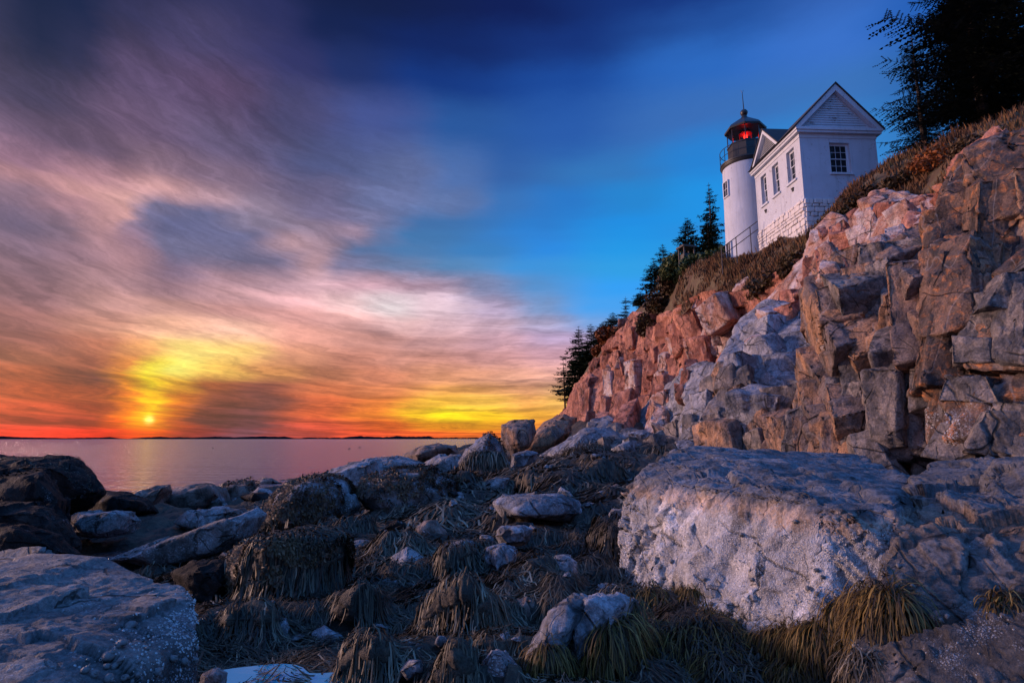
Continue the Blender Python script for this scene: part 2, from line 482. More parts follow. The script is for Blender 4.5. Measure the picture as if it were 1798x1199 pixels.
class MB:
    """collects simple shapes, then makes ONE mesh object"""

    def __init__(self):
        self.v, self.f = [], []

    def add(self, vs, fs):
        b = len(self.v)
        self.v += [tuple(q) for q in vs]
        self.f += [tuple(i + b for i in q) for q in fs]
        return self

    def box(self, x0, y0, z0, x1, y1, z1):
        vs = [(x, y, z) for x in (x0, x1) for y in (y0, y1) for z in (z0, z1)]
        return self.add(vs, [(0, 1, 3, 2), (4, 6, 7, 5), (0, 4, 5, 1), (2, 3, 7, 6), (0, 2, 6, 4), (1, 5, 7, 3)])

    def prism(self, poly, axis, a, b):
        """polygon in the two other axes, extruded from a to b along axis (0 x, 1 y, 2 z)"""
        n = len(poly)
        vs = []
        for q in (a, b):
            for (u, w) in poly:
                vs.append([(q, u, w), (u, q, w), (u, w, q)][axis])
        fs = [tuple(range(n - 1, -1, -1)), tuple(range(n, 2 * n))]
        fs += [(i, (i + 1) % n, n + (i + 1) % n, n + i) for i in range(n)]
        return self.add(vs, fs)

    def tube(self, pts, r, n=8, cap=True):
        pts = [Vector(p) for p in pts]
        rs = r if hasattr(r, '__len__') else [r] * len(pts)
        vs, fs = [], []
        for i, p in enumerate(pts):
            t = (pts[min(i + 1, len(pts) - 1)] - pts[max(i - 1, 0)]).normalized()
            u = t.cross(Vector((0, 0, 1)) if abs(t.z) < 0.9 else Vector((1, 0, 0))).normalized()
            w = t.cross(u)
            for k in range(n):
                a = 2 * math.pi * k / n
                vs.append(p + (u * math.cos(a) + w * math.sin(a)) * rs[i])
        for i in range(len(pts) - 1):
            for k in range(n):
                fs.append((i * n + k, i * n + (k + 1) % n, (i + 1) * n + (k + 1) % n, (i + 1) * n + k))
        if cap:
            fs.append(tuple(range(n - 1, -1, -1)))
            fs.append(tuple(range((len(pts) - 1) * n, len(pts) * n)))
        return self.add(vs, fs)

    def lathe(self, prof, n=32, c=(0, 0), rot=0.0):
        """profile [(r, z)] round the z axis"""
        vs, fs = [], []
        for (r, z) in prof:
            for k in range(n):
                a = 2 * math.pi * k / n + rot
                vs.append((c[0] + r * math.cos(a), c[1] + r * math.sin(a), z))
        for i in range(len(prof) - 1):
            for k in range(n):
                fs.append((i * n + k, i * n + (k + 1) % n, (i + 1) * n + (k + 1) % n, (i + 1) * n + k))
        fs.append(tuple(range(n - 1, -1, -1)))
        fs.append(tuple(range((len(prof) - 1) * n, len(prof) * n)))
        return self.add(vs, fs)

    def build(self, name, mat, parent=None, loc=None, rotz=0.0, smooth=False, bevel=0.0):
        me = bpy.data.meshes.new(name)
        me.from_pydata(self.v, [], self.f)
        bm = bmesh.new()
        bm.from_mesh(me)
        bmesh.ops.recalc_face_normals(bm, faces=bm.faces)
        if bevel > 0:
            bmesh.ops.bevel(bm, geom=bm.edges[:], offset=bevel, segments=1, affect='EDGES', profile=0.5)
        bm.to_mesh(me)
        bm.free()
        if smooth:
            me.polygons.foreach_set('use_smooth', np.ones(len(me.polygons), bool))
            me.set_sharp_from_angle(angle=R(40))
        me.update()
        return link(name, me, mat, parent, loc, rotz)


# ------------------------------------------------------------------ materials
def new_mat(name):
    m = bpy.data.materials.new(name)
    m.use_nodes = True
    n = NT(m.node_tree)
    b = m.node_tree.nodes['Principled BSDF']
    return m, n, b


def simple_mat(name, col, rough=0.6, var=0.25, scale=6.0, bump=0.15, metal=0.0, spec=0.4, bscale=30.0):
    m, n, b = new_mat(name)
    g = n.node('ShaderNodeNewGeometry')
    v = n.noise(g.outputs['Position'], scale, 6, 0.6)
    k = n.m('ADD', 1 - var, n.m('MULTIPLY', v, 2 * var))
    n.put(b.inputs['Base Color'], n.scale(col, k))
    b.inputs['Roughness'].default_value = rough
    b.inputs['Metallic'].default_value = metal
    b.inputs['Specular IOR Level'].default_value = spec
    if bump:
        bn = n.node('ShaderNodeBump')
        bn.inputs['Strength'].default_value = bump
        bn.inputs['Distance'].default_value = 0.02
        n.put(bn.inputs['Height'], n.noise(g.outputs['Position'], bscale, 6, 0.65))
        n.put(b.inputs['Normal'], bn.outputs[0])
    return m


def rock_mat(name, c1, c2, c3, barn=None, wet=0.0, scale=1.0, vein=0.0, streak=0.35, bstr=0.9, white=(0.50, 0.50, 0.52), dark=None, bsize=26.0, bdens=0.5, facet=0.55, cracks=1.0, cap=None, stain=0.55, spec=0.3):
    """granite: three mineral colours in patches, a tone per broken block (attribute), grain, dark seams;
    barn = (z low, z high) a tide band grown with white barnacles; dark = (z low, z high) black algae below"""
    m, n, b = new_mat(name)
    g = n.node('ShaderNodeNewGeometry')
    P = g.outputs['Position']
    tone = n.node('ShaderNodeAttribute', attribute_name='tone').outputs['Fac']
    crack = n.node('ShaderNodeAttribute', attribute_name='crack').outputs['Fac']
    big = n.noise(P, 0.55 * scale, 5, 0.6, dist=0.6)
    mid = n.noise(P, 3.1 * scale, 7, 0.65, dist=0.8)
    fine = n.noise(P, 22 * scale, 6, 0.7)
    grain = n.noise(P, 90 * scale, 3, 0.7)
    col = n.mix(n.sstep(n.m('ADD', n.m('MULTIPLY', big, 0.6), n.m('MULTIPLY', tone, 0.4)), 0.34, 0.62), c1, c2)
    col = n.mix(n.m('MULTIPLY', n.sstep(mid, 0.50, 0.68), 0.85), col, c3)
    sx_, sy_, sz_ = n.sep(P)
    stv = n.xyz(n.m('MULTIPLY', sx_, 3.0), n.m('MULTIPLY', sy_, 3.0), n.m('MULTIPLY', sz_, 0.35))
    strk = n.noise(stv, 1.3 * scale, 5, 0.6)
    k = n.m('ADD', 0.42, n.m('MULTIPLY', n.sstep(fine, 0.25, 0.75), 0.78))
    k = n.m('MULTIPLY', k, n.m('ADD', 0.70, n.m('MULTIPLY', grain, 0.6)))
    k = n.m('MULTIPLY', k, n.m('SUBTRACT', 1.0 + streak * 0.5, n.m('MULTIPLY', n.sstep(strk, 0.45, 0.68), streak)))
    k = n.m('MULTIPLY', k, n.m('ADD', 0.62, n.m('MULTIPLY', tone, 0.76)))
    stn = n.noise(n.v('MULTIPLY', P, (1.0, 1.0, 0.45)), 1.15 * scale, 7, 0.68, dist=1.0)
    k = n.m('MULTIPLY', k, n.m('SUBTRACT', 1.0, n.m('MULTIPLY', n.sstep(stn, 0.52, 0.66), stain)))
    k = n.m('MULTIPLY', k, 1.18)
    # crevice shade painted into the colour along the open joints
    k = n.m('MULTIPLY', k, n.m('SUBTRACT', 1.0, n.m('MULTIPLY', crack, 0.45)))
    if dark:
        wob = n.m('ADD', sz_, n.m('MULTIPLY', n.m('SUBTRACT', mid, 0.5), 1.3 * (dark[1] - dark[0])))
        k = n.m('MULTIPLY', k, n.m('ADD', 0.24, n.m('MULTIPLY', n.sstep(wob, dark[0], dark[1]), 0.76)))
    col = n.scale(col, k)
    # broken faces and hairline joints finer than the mesh
    wn = n.noise(P, 1.6 * scale, 4, 0.6, out='Color')
    PWp = n.v('ADD', P, n.scale(n.v('SUBTRACT', wn, (0.5, 0.5, 0.5)), 0.42 / scale))
    PWp = n.v('MULTIPLY', PWp, (1.0, 1.0, 0.72))
    fac_ = None
    for (sc_, am_) in ((1.7 * scale, 1.0), (5.2 * scale, 0.8)):
        vo = n.node('ShaderNodeTexVoronoi', feature='F1')
        n.put(vo.inputs['Vector'], PWp)
        vo.inputs['Scale'].default_value = sc_
        tl_ = n.v('DOT_PRODUCT', n.v('SUBTRACT', PWp, vo.outputs['Position']), n.v('SUBTRACT', vo.outputs['Color'], (0.5, 0.5, 0.5)), out=1)
        tl_ = n.m('MULTIPLY', tl_, am_ * facet)
        fac_ = tl_ if fac_ is None else n.m('ADD', fac_, tl_)
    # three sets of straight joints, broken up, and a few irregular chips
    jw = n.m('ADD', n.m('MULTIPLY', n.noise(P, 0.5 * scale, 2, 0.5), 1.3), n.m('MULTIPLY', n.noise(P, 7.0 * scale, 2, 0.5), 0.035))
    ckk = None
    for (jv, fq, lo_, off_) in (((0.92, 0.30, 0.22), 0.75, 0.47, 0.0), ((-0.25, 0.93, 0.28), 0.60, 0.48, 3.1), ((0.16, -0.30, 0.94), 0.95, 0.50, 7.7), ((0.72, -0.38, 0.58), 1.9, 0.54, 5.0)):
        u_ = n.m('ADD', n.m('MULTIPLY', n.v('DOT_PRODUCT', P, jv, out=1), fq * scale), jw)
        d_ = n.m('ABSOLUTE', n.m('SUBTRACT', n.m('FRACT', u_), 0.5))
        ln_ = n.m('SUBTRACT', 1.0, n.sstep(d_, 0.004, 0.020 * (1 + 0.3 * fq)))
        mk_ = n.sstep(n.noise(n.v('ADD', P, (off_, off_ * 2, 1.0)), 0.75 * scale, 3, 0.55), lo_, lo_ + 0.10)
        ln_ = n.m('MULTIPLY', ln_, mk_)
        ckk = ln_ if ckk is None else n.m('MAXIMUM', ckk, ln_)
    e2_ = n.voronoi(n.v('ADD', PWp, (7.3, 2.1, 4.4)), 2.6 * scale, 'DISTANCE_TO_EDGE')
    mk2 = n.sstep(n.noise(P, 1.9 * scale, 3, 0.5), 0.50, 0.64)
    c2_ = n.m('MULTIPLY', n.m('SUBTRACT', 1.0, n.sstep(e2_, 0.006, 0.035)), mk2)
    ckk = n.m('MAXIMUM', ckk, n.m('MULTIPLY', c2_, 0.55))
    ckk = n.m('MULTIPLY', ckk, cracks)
    col = n.scale(col, n.m('SUBTRACT', 1.0, n.m('MULTIPLY', ckk, 0.80)))  # crack lines darkened too, deepening the crevices by colour
    hgt = n.m('ADD', n.m('MULTIPLY', mid, 0.055), n.m('ADD', n.m('MULTIPLY', fine, 0.035), n.m('MULTIPLY', grain, 0.012)))
    hgt = n.m('MULTIPLY', hgt, 1.0 / scale)
    hgt = n.m('ADD', hgt, fac_)
    hgt = n.m('SUBTRACT', hgt, n.m('MULTIPLY', ckk, 0.045 / scale))
    if cap:
        # bare smooth rock above the barnacle line, with a stained rim
        wz = n.m('ADD', sz_, n.m('MULTIPLY', n.m('SUBTRACT', mid, 0.5), 0.30))
        col = n.mix(n.m('MULTIPLY', n.sstep(wz, cap[0] - 0.16, cap[0] - 0.02), 0.75), col, n.scale(cap[2], k))
        col = n.mix(n.sstep(wz, cap[0], cap[1]), col, n.scale(cap[3], k))
    if vein:
        # quartz veins: thin pale bands
        vn = n.noise(n.v('MULTIPLY', P, (1.0, 1.6, 0.5)), 0.7 * scale, 2, 0.4, dist=0.3)
        vm = n.m('SUBTRACT', 1.0, n.sstep(n.m('ABSOLUTE', n.m('SUBTRACT', vn, 0.5)), 0.003, 0.010))
        col = n.mix(n.m('MULTIPLY', vm, vein * 0.55), col, (0.42, 0.38, 0.36))
    if barn:
        vd = n.voronoi(P, bsize)
        vd2 = n.voronoi(P, bsize * 2.1)
        wob = n.m('ADD', sz_, n.m('MULTIPLY', n.m('SUBTRACT', mid, 0.5), 1.1 * (barn[1] - barn[0])))
        band = n.m('MULTIPLY', n.sstep(wob, barn[0] - 0.15, barn[0] + 0.15), n.m('SUBTRACT', 1.0, n.sstep(wob, barn[1] - 0.18, barn[1] + 0.12)))
        patch = n.noise(P, 2.3, 6, 0.7)
        band = n.m('MULTIPLY', band, n.sstep(patch, 0.60 - 0.3 * bdens, 0.78 - 0.3 * bdens))
        spots = n.m('MAXIMUM', n.m('SUBTRACT', 1.0, n.sstep(vd, 0.22, 0.44)), n.m('MULTIPLY', n.m('SUBTRACT', 1.0, n.sstep(vd2, 0.24, 0.42)), 0.8))
        bm_ = n.m('MULTIPLY', band, spots)
        col = n.mix(bm_, col, white)
        hgt = n.m('ADD', hgt, n.m('MULTIPLY', bm_, 0.012))
    n.put(b.inputs['Base Color'], col)
    b.inputs['Roughness'].default_value = 0.78 - 0.4 * wet
    b.inputs['Specular IOR Level'].default_value = spec + 0.3 * wet
    bn = n.node('ShaderNodeBump')
    bn.inputs['Strength'].default_value = bstr
    bn.inputs['Distance'].default_value = 1.0
    n.put(bn.inputs['Height'], hgt)
    n.put(b.inputs['Normal'], bn.outputs[0])
    return m


# ------------------------------------------------------------------ rocks
_CS = {}


def cube_sphere(n):
    if n in _CS:
        return _CS[n]
    t = np.tan(np.linspace(-math.pi / 4, math.pi / 4, n + 1))
    vs, qs = [], []
    for ax in range(3):
        for s in (-1, 1):
            a, b = np.meshgrid(t, t, indexing='ij')
            p = np.empty((n + 1, n + 1, 3))
            p[..., ax] = s
            p[..., (ax + 1) % 3] = a
            p[..., (ax + 2) % 3] = b
            base_ = len(vs) * (n + 1) ** 2
            vs.append(p.reshape(-1, 3))
            i = np.arange(n)[:, None] * (n + 1) + np.arange(n)[None, :] + base_
            q = np.stack([i, i + n + 1, i + n + 2, i + 1], -1).reshape(-1, 4)
            if s < 0:
                q = q[:, ::-1]
            qs.append(q)
    v = np.concatenate(vs)
    q = np.concatenate(qs)
    key = np.round(v * 1e5).astype(np.int64)
    key = (key[:, 0] + 200000) * 10 ** 12 + (key[:, 1] + 200000) * 10 ** 6 + (key[:, 2] + 200000)
    _, first, invx = np.unique(key, return_index=True, return_inverse=True)
    v = v[first]
    q = invx.reshape(-1)[q]
    v = v / np.linalg.norm(v, axis=1)[:, None]
    _CS[n] = (v, q)
    return _CS[n]


def normals_of(co, q):
    a = np.cross(co[q[:, 2]] - co[q[:, 0]], co[q[:, 3]] - co[q[:, 1]])
    nr = np.zeros_like(co)
    for k in range(4):
        for d in range(3):
            nr[:, d] += np.bincount(q[:, k], a[:, d], len(co))
    return nr / (np.linalg.norm(nr, axis=1)[:, None] + 1e-12)


def hull_planes(pts):
    bm = bmesh.new()
    for p in pts:
        bm.verts.new(p)
    bm.verts.ensure_lookup_table()
    res = bmesh.ops.convex_hull(bm, input=bm.verts)
    N, D = [], []
    c = np.mean(np.array(pts), 0)
    for f in bm.faces:
        if f.calc_area() < 1e-7:
            continue
        n = np.array(f.normal)
        d = float(n @ (np.array(f.verts[0].co) - c))
        if d < 0:
            n, d = -n, -d
        if d < 1e-5:
            continue
        N.append(n)
        D.append(d)
    bm.free()
    return np.array(N), np.array(D), c


def boxcells(q, size, seed, warp):
    """slipped courses of uneven blocks along three joint directions: cell hash, place in the cell, distance to the joint"""
    g = q / np.array(size) + warp
    gz_ = g[:, 2] + 0.35 * np.sin(g[:, 2] * 2.1 + seed)
    kz_ = np.floor(gz_).astype(np.int32)
    zero = np.zeros(len(kz_), np.int32)
    sh = hsh(kz_, zero, zero, seed).astype(np.float32) / 4294967295.0
    gx_ = g[:, 0] + sh * 3.0
    gx_ = gx_ + 0.3 * np.sin(gx_ * 1.7 + sh * 9)
    kx_ = np.floor(gx_).astype(np.int32)
    sh2 = hsh(kz_, kx_, zero, seed + 1).astype(np.float32) / 4294967295.0
    gy_ = g[:, 1] + sh2 * 5.0
    gy_ = gy_ + 0.3 * np.sin(gy_ * 1.6 + sh2 * 9)
    ky_ = np.floor(gy_).astype(np.int32)
    h = hsh(kx_, ky_, kz_, seed + 3)
    loc_ = np.stack([gx_ - kx_, gy_ - ky_, gz_ - kz_], -1) - 0.5
    return h, loc_, 0.5 - np.abs(loc_).max(1)


def fracture(co, nr, S, seed, amp=1.0, joint=(0.3, 0.2), aniso=(1, 1, 1), groove=1.0, crag=1.0):
    """break a surface into angular blocks along three joint sets, in three sizes, with open joints, chips and fine relief; returns moved points, tone and crack"""
    rng = random.Random(seed)
    Rm = rotm((rng.uniform(-.25, .25), rng.uniform(-.25, .25), 1), joint[0] + rng.uniform(-.3, .3)) @ rotm((0.4, 1, 0), joint[1] + rng.uniform(-.12, .12))
    q = (co @ Rm.T) * np.array(aniso)
    wv_ = np.stack([vnoise(q / S * 1.1, seed + k) for k in (1, 2, 3)], -1)
    w2 = np.stack([vnoise(q / S * 6.0, seed + k) for k in (11, 12, 13)], -1)
    h, loc_, edge = boxcells(q, S * np.array([0.50, 0.46, 0.58]), seed, wv_ * 0.20 + w2 * 0.03)
    tl = np.stack([hrand(h, k) - 0.5 for k in (1, 2, 3)], -1)
    d = (hrand(h, 4) - 0.5) * 0.17 + (loc_ * tl).sum(1) * 0.15
    open_ = np.clip(hrand(h, 7) * 1.6 - 0.5, 0, 1) * np.clip(0.6 + wv_[:, 0] * 1.4, 0, 1)
    d -= np.clip(1 - edge / 0.035, 0, 1) * open_ * 0.085 * groove
    tone = hrand(h, 5)
    crack = np.clip(1 - edge / 0.03, 0, 1) * open_
    msk = np.clip(0.65 + 0.9 * vnoise(q / (S * 0.5), seed + 5), 0.15, 1.3)
    h2, loc2, edge2 = boxcells(q, S * np.array([0.17, 0.15, 0.25]), seed + 9, wv_ * 0.45 + w2 * 0.10)
    tl2 = np.stack([hrand(h2, k) - 0.5 for k in (1, 2, 3)], -1)
    d += ((hrand(h2, 4) ** 2 - 0.3) * 0.075 + (loc2 * tl2).sum(1) * 0.060) * msk * crag
    rare = (hrand(h2, 8) > 0.55)
    d -= np.clip(1 - edge2 / 0.06, 0, 1) * 0.020 * rare * groove
    crack = np.maximum(crack, np.clip(1 - edge2 / 0.05, 0, 1) * 0.8 * rare)
    tone = 0.55 * tone + 0.45 * hrand(h2, 6)
    h3, loc3, edge3 = boxcells(q, S * np.array([0.062, 0.055, 0.10]), seed + 15, wv_ * 1.1 + w2 * 0.30)
    tl3 = np.stack([hrand(h3, k) - 0.5 for k in (1, 2, 3)], -1)
    d += ((hrand(h3, 4) ** 2 - 0.3) * 0.022 + (loc3 * tl3).sum(1) * 0.020) * np.clip(vnoise(q / (S * 0.3), seed + 6) * 1.6 + 0.6, 0.1, 1.2) * crag
    g1, g2, h4, off4 = worley(q / (S * 0.10) + wv_ * 0.6, seed + 25)
    tl4 = np.stack([hrand(h4, k) - 0.5 for k in (1, 2, 3)], -1)
    d += (off4 * tl4).sum(1) * 0.030 * np.clip(1.3 - msk, 0.2, 1.1) * crag
    d += fbm(q / (S * 0.35), 2, seed + 20, ridge=True) * 0.012 * crag
    d += fbm(q / (S * 0.04), 3, seed + 30) * 0.0060 * crag
    return co + nr * (d * S * amp)[:, None], tone, crack


ROCKS = []


def px_size(pts):
    """width and height in photo pixels of the points"""
    xs, ys = [], []
    for p in pts:
        dy, dz = p[1], p[2] - CAM_Z
        f = dy * CT + dz * ST
        if f < 0.3:
            continue
        xs.append(p[0] / f * F)
        ys.append((dz * CT - dy * ST) / f * F)
    return max(xs) - min(xs), max(ys) - min(ys)


def hull_mesh(pts, step, bevel):
    """convex hull of the points with chipped edges, its beach-side faces cut into triangles no longer than step"""
    bm = bmesh.new()
    for q_ in pts:
        bm.verts.new(q_)
    bm.verts.ensure_lookup_table()
    res = bmesh.ops.convex_hull(bm, input=bm.verts)
    junk = list({g for g in res['geom_interior'] + res['geom_unused'] if isinstance(g, bmesh.types.BMVert)})
    if junk:
        bmesh.ops.delete(bm, geom=junk, context='VERTS')
    bmesh.ops.dissolve_limit(bm, angle_limit=R(7), verts=bm.verts, edges=bm.edges)
    bmesh.ops.bevel(bm, geom=bm.edges[:], offset=bevel, segments=1, affect='EDGES', profile=0.5, clamp_overlap=True)
    bmesh.ops.triangulate(bm, faces=bm.faces)
    bmesh.ops.recalc_face_normals(bm, faces=bm.faces)
    eye = Vector((0, 0, CAM_Z))
    for it in range(9):
        bm.normal_update()
        long_ = []
        for e in bm.edges:
            lim = step if any(f.normal.dot(eye - f.calc_center_median()) > -0.25 * (eye - f.calc_center_median()).length for f in e.link_faces) else step * 4
            if e.calc_length() > lim:
                long_.append(e)
        if not long_:
            break
        bmesh.ops.subdivide_edges(bm, edges=long_, cuts=1, use_grid_fill=False)
        bmesh.ops.triangulate(bm, faces=[f for f in bm.faces if len(f.verts) > 3])
        if len(bm.faces) > 130000:
            break
    me = bpy.data.meshes.new('tmp')
    bm.to_mesh(me)
    bm.free()
    n_ = len(me.vertices)
    co = np.empty(n_ * 3, np.float32)
    me.vertices.foreach_get('co', co)
    tr = np.empty(len(me.polygons) * 3, np.int32)
    me.polygons.foreach_get('vertices', tr)
    bpy.data.meshes.remove(me)
    return co.reshape(-1, 3).astype(float), tr.reshape(-1, 3)


def tri_normals(co, t):
    a = np.cross(co[t[:, 1]] - co[t[:, 0]], co[t[:, 2]] - co[t[:, 0]])
    nr = np.zeros_like(co)
    for k in range(3):
        for d in range(3):
            nr[:, d] += np.bincount(t[:, k], a[:, d], len(co))
    return nr / (np.linalg.norm(nr, axis=1)[:, None] + 1e-12)


def sharp_rock(name, pts, seed, amp=1.0, S=None, joint=(0.3, 0.2), aniso=(1, 1, 1), groove=1.0, crag=1.0, q=1.0, extra=None, bevel=0.03, **_):
    P = np.array(pts)
    ext = np.maximum((P.max(0) - P.min(0)) / 2, 1e-3)
    c = (P.max(0) + P.min(0)) / 2
    if S is None:
        S = float((ext[0] * ext[1] * ext[2]) ** (1 / 3)) * 1.6
    near = max(2.5, np.percentile(P[:, 1], 25))
    step = 6.6 / F * near / q
    w, h = px_size(pts)
    step = max(step, 6.6 / F * near * max(w, h) / 900)
    co, tr = hull_mesh(pts, step, bevel * float(ext.min()))
    nr = tri_normals(co, tr)
    co, tone, crack = fracture(co, nr, S, seed, amp, joint, aniso, groove, crag)
    if extra is not None:
        co = extra(co, tri_normals(co, tr))
    me = mesh_np(name, co - c, tris=tr, smooth=False, attrs={'tone': tone, 'crack': crack})
    return me, tuple(c)


def rock_mesh(name, pts, seed, p=60, amp=1.0, S=None, joint=(0.3, 0.2), aniso=(1, 1, 1), groove=1.0, crag=1.0, n=None, q=1.0, lump=0.0, extra=None):
    N, D, c = hull_planes(pts)
    P = np.array(pts) - c
    ext = np.maximum(np.abs(P).max(0), 1e-3)
    if n is None:
        w, h = px_size(pts)
        n = int(np.clip(0.57 * max(w, h) / 3.1 * q, 10, 150))
        n = max(10, (n + 4) // 8 * 8)
    u, quads = cube_sphere(n)
    if n > 12:
        # finer sampling on the side that faces the beach
        cv_ = np.array([0, 0, CAM_Z]) - c
        cv_ = cv_ / ext
        u = u + 0.58 * cv_ / np.linalg.norm(cv_)
        u = u / np.linalg.norm(u, axis=1)[:, None]
    d = u * ext
    ln = np.linalg.norm(d, axis=1)[:, None]
    d = d / ln
    inv_ = np.zeros(len(d))
    for k in range(len(N)):
        inv_ += np.clip((d @ N[k]) / D[k], 0, None) ** p
    r = inv_ ** (-1.0 / p)
    co = d * r[:, None] + c
    if S is None:
        S = float((ext[0] * ext[1] * ext[2]) ** (1 / 3)) * 2 * 0.8
    nr = normals_of(co, quads)
    if lump:
        co = co + nr * (fbm(co / (S * 0.6), 2, seed + 50) * lump * S)[:, None]
    co, tone, crack = fracture(co, nr, S, seed, amp, joint, aniso, groove, crag)
    if extra is not None:
        co = extra(co, normals_of(co, quads))
    o = np.array(c)
    me = mesh_np(name, co - o, quads, smooth=False, attrs={'tone': tone, 'crack': crack})
    return me, tuple(o)


def silhouette(poly, Y, T, seed, front=0.55, back=0.7, jit=0.25, low=0.0):
    """world points of a rock whose outline in the photo is poly, standing at distance Y and T deep; points may carry their own distance"""
    rng = random.Random(seed)
    cx = sum(q[0] for q in poly) / len(poly)
    cy = sum(q[1] for q in poly) / len(poly)
    pts = []
    for q in poly:
        x, y = q[0], q[1]
        Ym = (q[2] if len(q) > 2 else Y) + T * 0.45
        pts.append(at(x, y, Ym))
        f = front + rng.uniform(-jit, jit)
        pts.append(at(cx + (x - cx) * f, cy + (y - cy) * (f + 0.1), (q[2] if len(q) > 2 else Y) + T * rng.uniform(0, 0.12)))
        f = back + rng.uniform(-jit, jit) * 0.5
        pts.append(at(cx + (x - cx) * f, cy + (y - cy) * f, (q[2] if len(q) > 2 else Y) + T))
    return pts


def boulder(name, poly, Y, T, mat, label, seed, cat='boulder', group=None, parent=None, kind=None, **kw):
    kw.setdefault('amp', 0.48)
    kw.setdefault('crag', 0.75)
    kw.setdefault('p', 110)
    kw.setdefault('q', 0.85)
    sk = {k: kw.pop(k) for k in ('front', 'back', 'jit') if k in kw}
    pts = silhouette(poly, Y, T, seed, **sk)
    me, loc = (rock_mesh if kw.pop('soft', False) else sharp_rock)(name, pts, seed, **kw)
    o = link(name, me, mat, parent, loc)
    if parent is None:
        tag(o, label, cat, group, kind)
    elif label:
        o['label'] = label
    ROCKS.append(o)
    return o


def block(name, pts3, mat, seed, back=None, parent=None, label=None, cat=None, kind=None, **kw):
    """a rock from explicit corner points (photo x, photo y, distance); back pushes copies of them away from the camera"""
    pts = [at(*q) for q in pts3]
    if back:
        for q in pts3:
            x, y, z = at(*q)
            s = (q[2] + back) / q[2]
            pts.append((x * s, q[2] + back, z if z > CAM_Z else CAM_Z + (z - CAM_Z) * s))
    me, loc = (rock_mesh if kw.pop('soft', False) else sharp_rock)(name, pts, seed, **kw)
    o = link(name, me, mat, parent, loc)
    if parent is None:
        tag(o, label, cat, None, kind)
    elif label:
        o['label'] = label
    ROCKS.append(o)
    return o

# ------------------------------------------------------------------ materials of the place
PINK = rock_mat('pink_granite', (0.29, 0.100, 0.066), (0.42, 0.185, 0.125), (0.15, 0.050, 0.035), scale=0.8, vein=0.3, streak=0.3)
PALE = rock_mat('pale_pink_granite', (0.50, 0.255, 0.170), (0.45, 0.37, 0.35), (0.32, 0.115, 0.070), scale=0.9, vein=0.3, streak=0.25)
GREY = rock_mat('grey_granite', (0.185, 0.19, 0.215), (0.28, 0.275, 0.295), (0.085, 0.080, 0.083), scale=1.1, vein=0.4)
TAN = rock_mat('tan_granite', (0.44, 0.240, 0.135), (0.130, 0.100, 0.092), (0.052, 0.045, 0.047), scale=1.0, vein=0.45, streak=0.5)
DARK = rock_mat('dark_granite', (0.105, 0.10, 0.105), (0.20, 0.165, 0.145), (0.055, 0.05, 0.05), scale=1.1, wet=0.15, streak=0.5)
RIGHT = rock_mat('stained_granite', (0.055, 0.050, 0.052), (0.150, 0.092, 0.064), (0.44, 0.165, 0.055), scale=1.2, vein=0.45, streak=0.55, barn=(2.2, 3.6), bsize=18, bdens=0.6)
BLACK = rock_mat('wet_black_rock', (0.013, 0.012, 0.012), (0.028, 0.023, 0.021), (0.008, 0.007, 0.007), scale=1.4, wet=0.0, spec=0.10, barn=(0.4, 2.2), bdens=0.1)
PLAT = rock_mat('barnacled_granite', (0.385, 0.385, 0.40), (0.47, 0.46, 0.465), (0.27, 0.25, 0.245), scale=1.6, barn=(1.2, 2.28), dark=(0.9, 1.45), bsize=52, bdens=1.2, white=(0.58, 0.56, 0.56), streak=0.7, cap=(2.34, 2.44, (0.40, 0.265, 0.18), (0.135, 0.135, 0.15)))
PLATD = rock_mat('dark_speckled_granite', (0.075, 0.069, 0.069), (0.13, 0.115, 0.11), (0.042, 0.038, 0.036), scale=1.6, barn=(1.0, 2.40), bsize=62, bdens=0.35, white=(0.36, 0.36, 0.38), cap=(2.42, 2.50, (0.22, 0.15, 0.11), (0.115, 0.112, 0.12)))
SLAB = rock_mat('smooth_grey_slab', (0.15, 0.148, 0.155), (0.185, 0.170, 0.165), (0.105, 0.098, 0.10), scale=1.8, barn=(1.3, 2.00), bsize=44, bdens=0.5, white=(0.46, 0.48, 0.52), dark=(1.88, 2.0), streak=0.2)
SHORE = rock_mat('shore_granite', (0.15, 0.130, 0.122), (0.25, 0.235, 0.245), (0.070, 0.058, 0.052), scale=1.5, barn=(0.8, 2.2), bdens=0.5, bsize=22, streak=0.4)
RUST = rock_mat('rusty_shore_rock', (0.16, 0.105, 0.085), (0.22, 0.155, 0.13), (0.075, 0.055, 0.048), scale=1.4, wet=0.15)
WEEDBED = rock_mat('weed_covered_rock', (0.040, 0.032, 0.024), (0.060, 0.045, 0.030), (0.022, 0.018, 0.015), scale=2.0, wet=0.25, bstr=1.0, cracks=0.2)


def soil_mat():
    m, n, b = new_mat('hillside_soil')
    P = n.node('ShaderNodeNewGeometry').outputs['Position']
    a = n.noise(P, 0.9, 6, 0.65)
    f = n.noise(P, 14.0, 6, 0.7)
    c = n.mix(n.sstep(a, 0.40, 0.62), (0.105, 0.062, 0.036), (0.15, 0.115, 0.060))
    c = n.scale(c, n.m('ADD', 0.4, n.m('MULTIPLY', f, 1.1)))
    n.put(b.inputs['Base Color'], c)
    b.inputs['Roughness'].default_value = 0.95
    bn = n.node('ShaderNodeBump')
    bn.inputs['Strength'].default_value = 0.8
    bn.inputs['Distance'].default_value = 0.1
    n.put(bn.inputs['Height'], f)
    n.put(b.inputs['Normal'], bn.outputs[0])
    return m


SOIL = soil_mat()


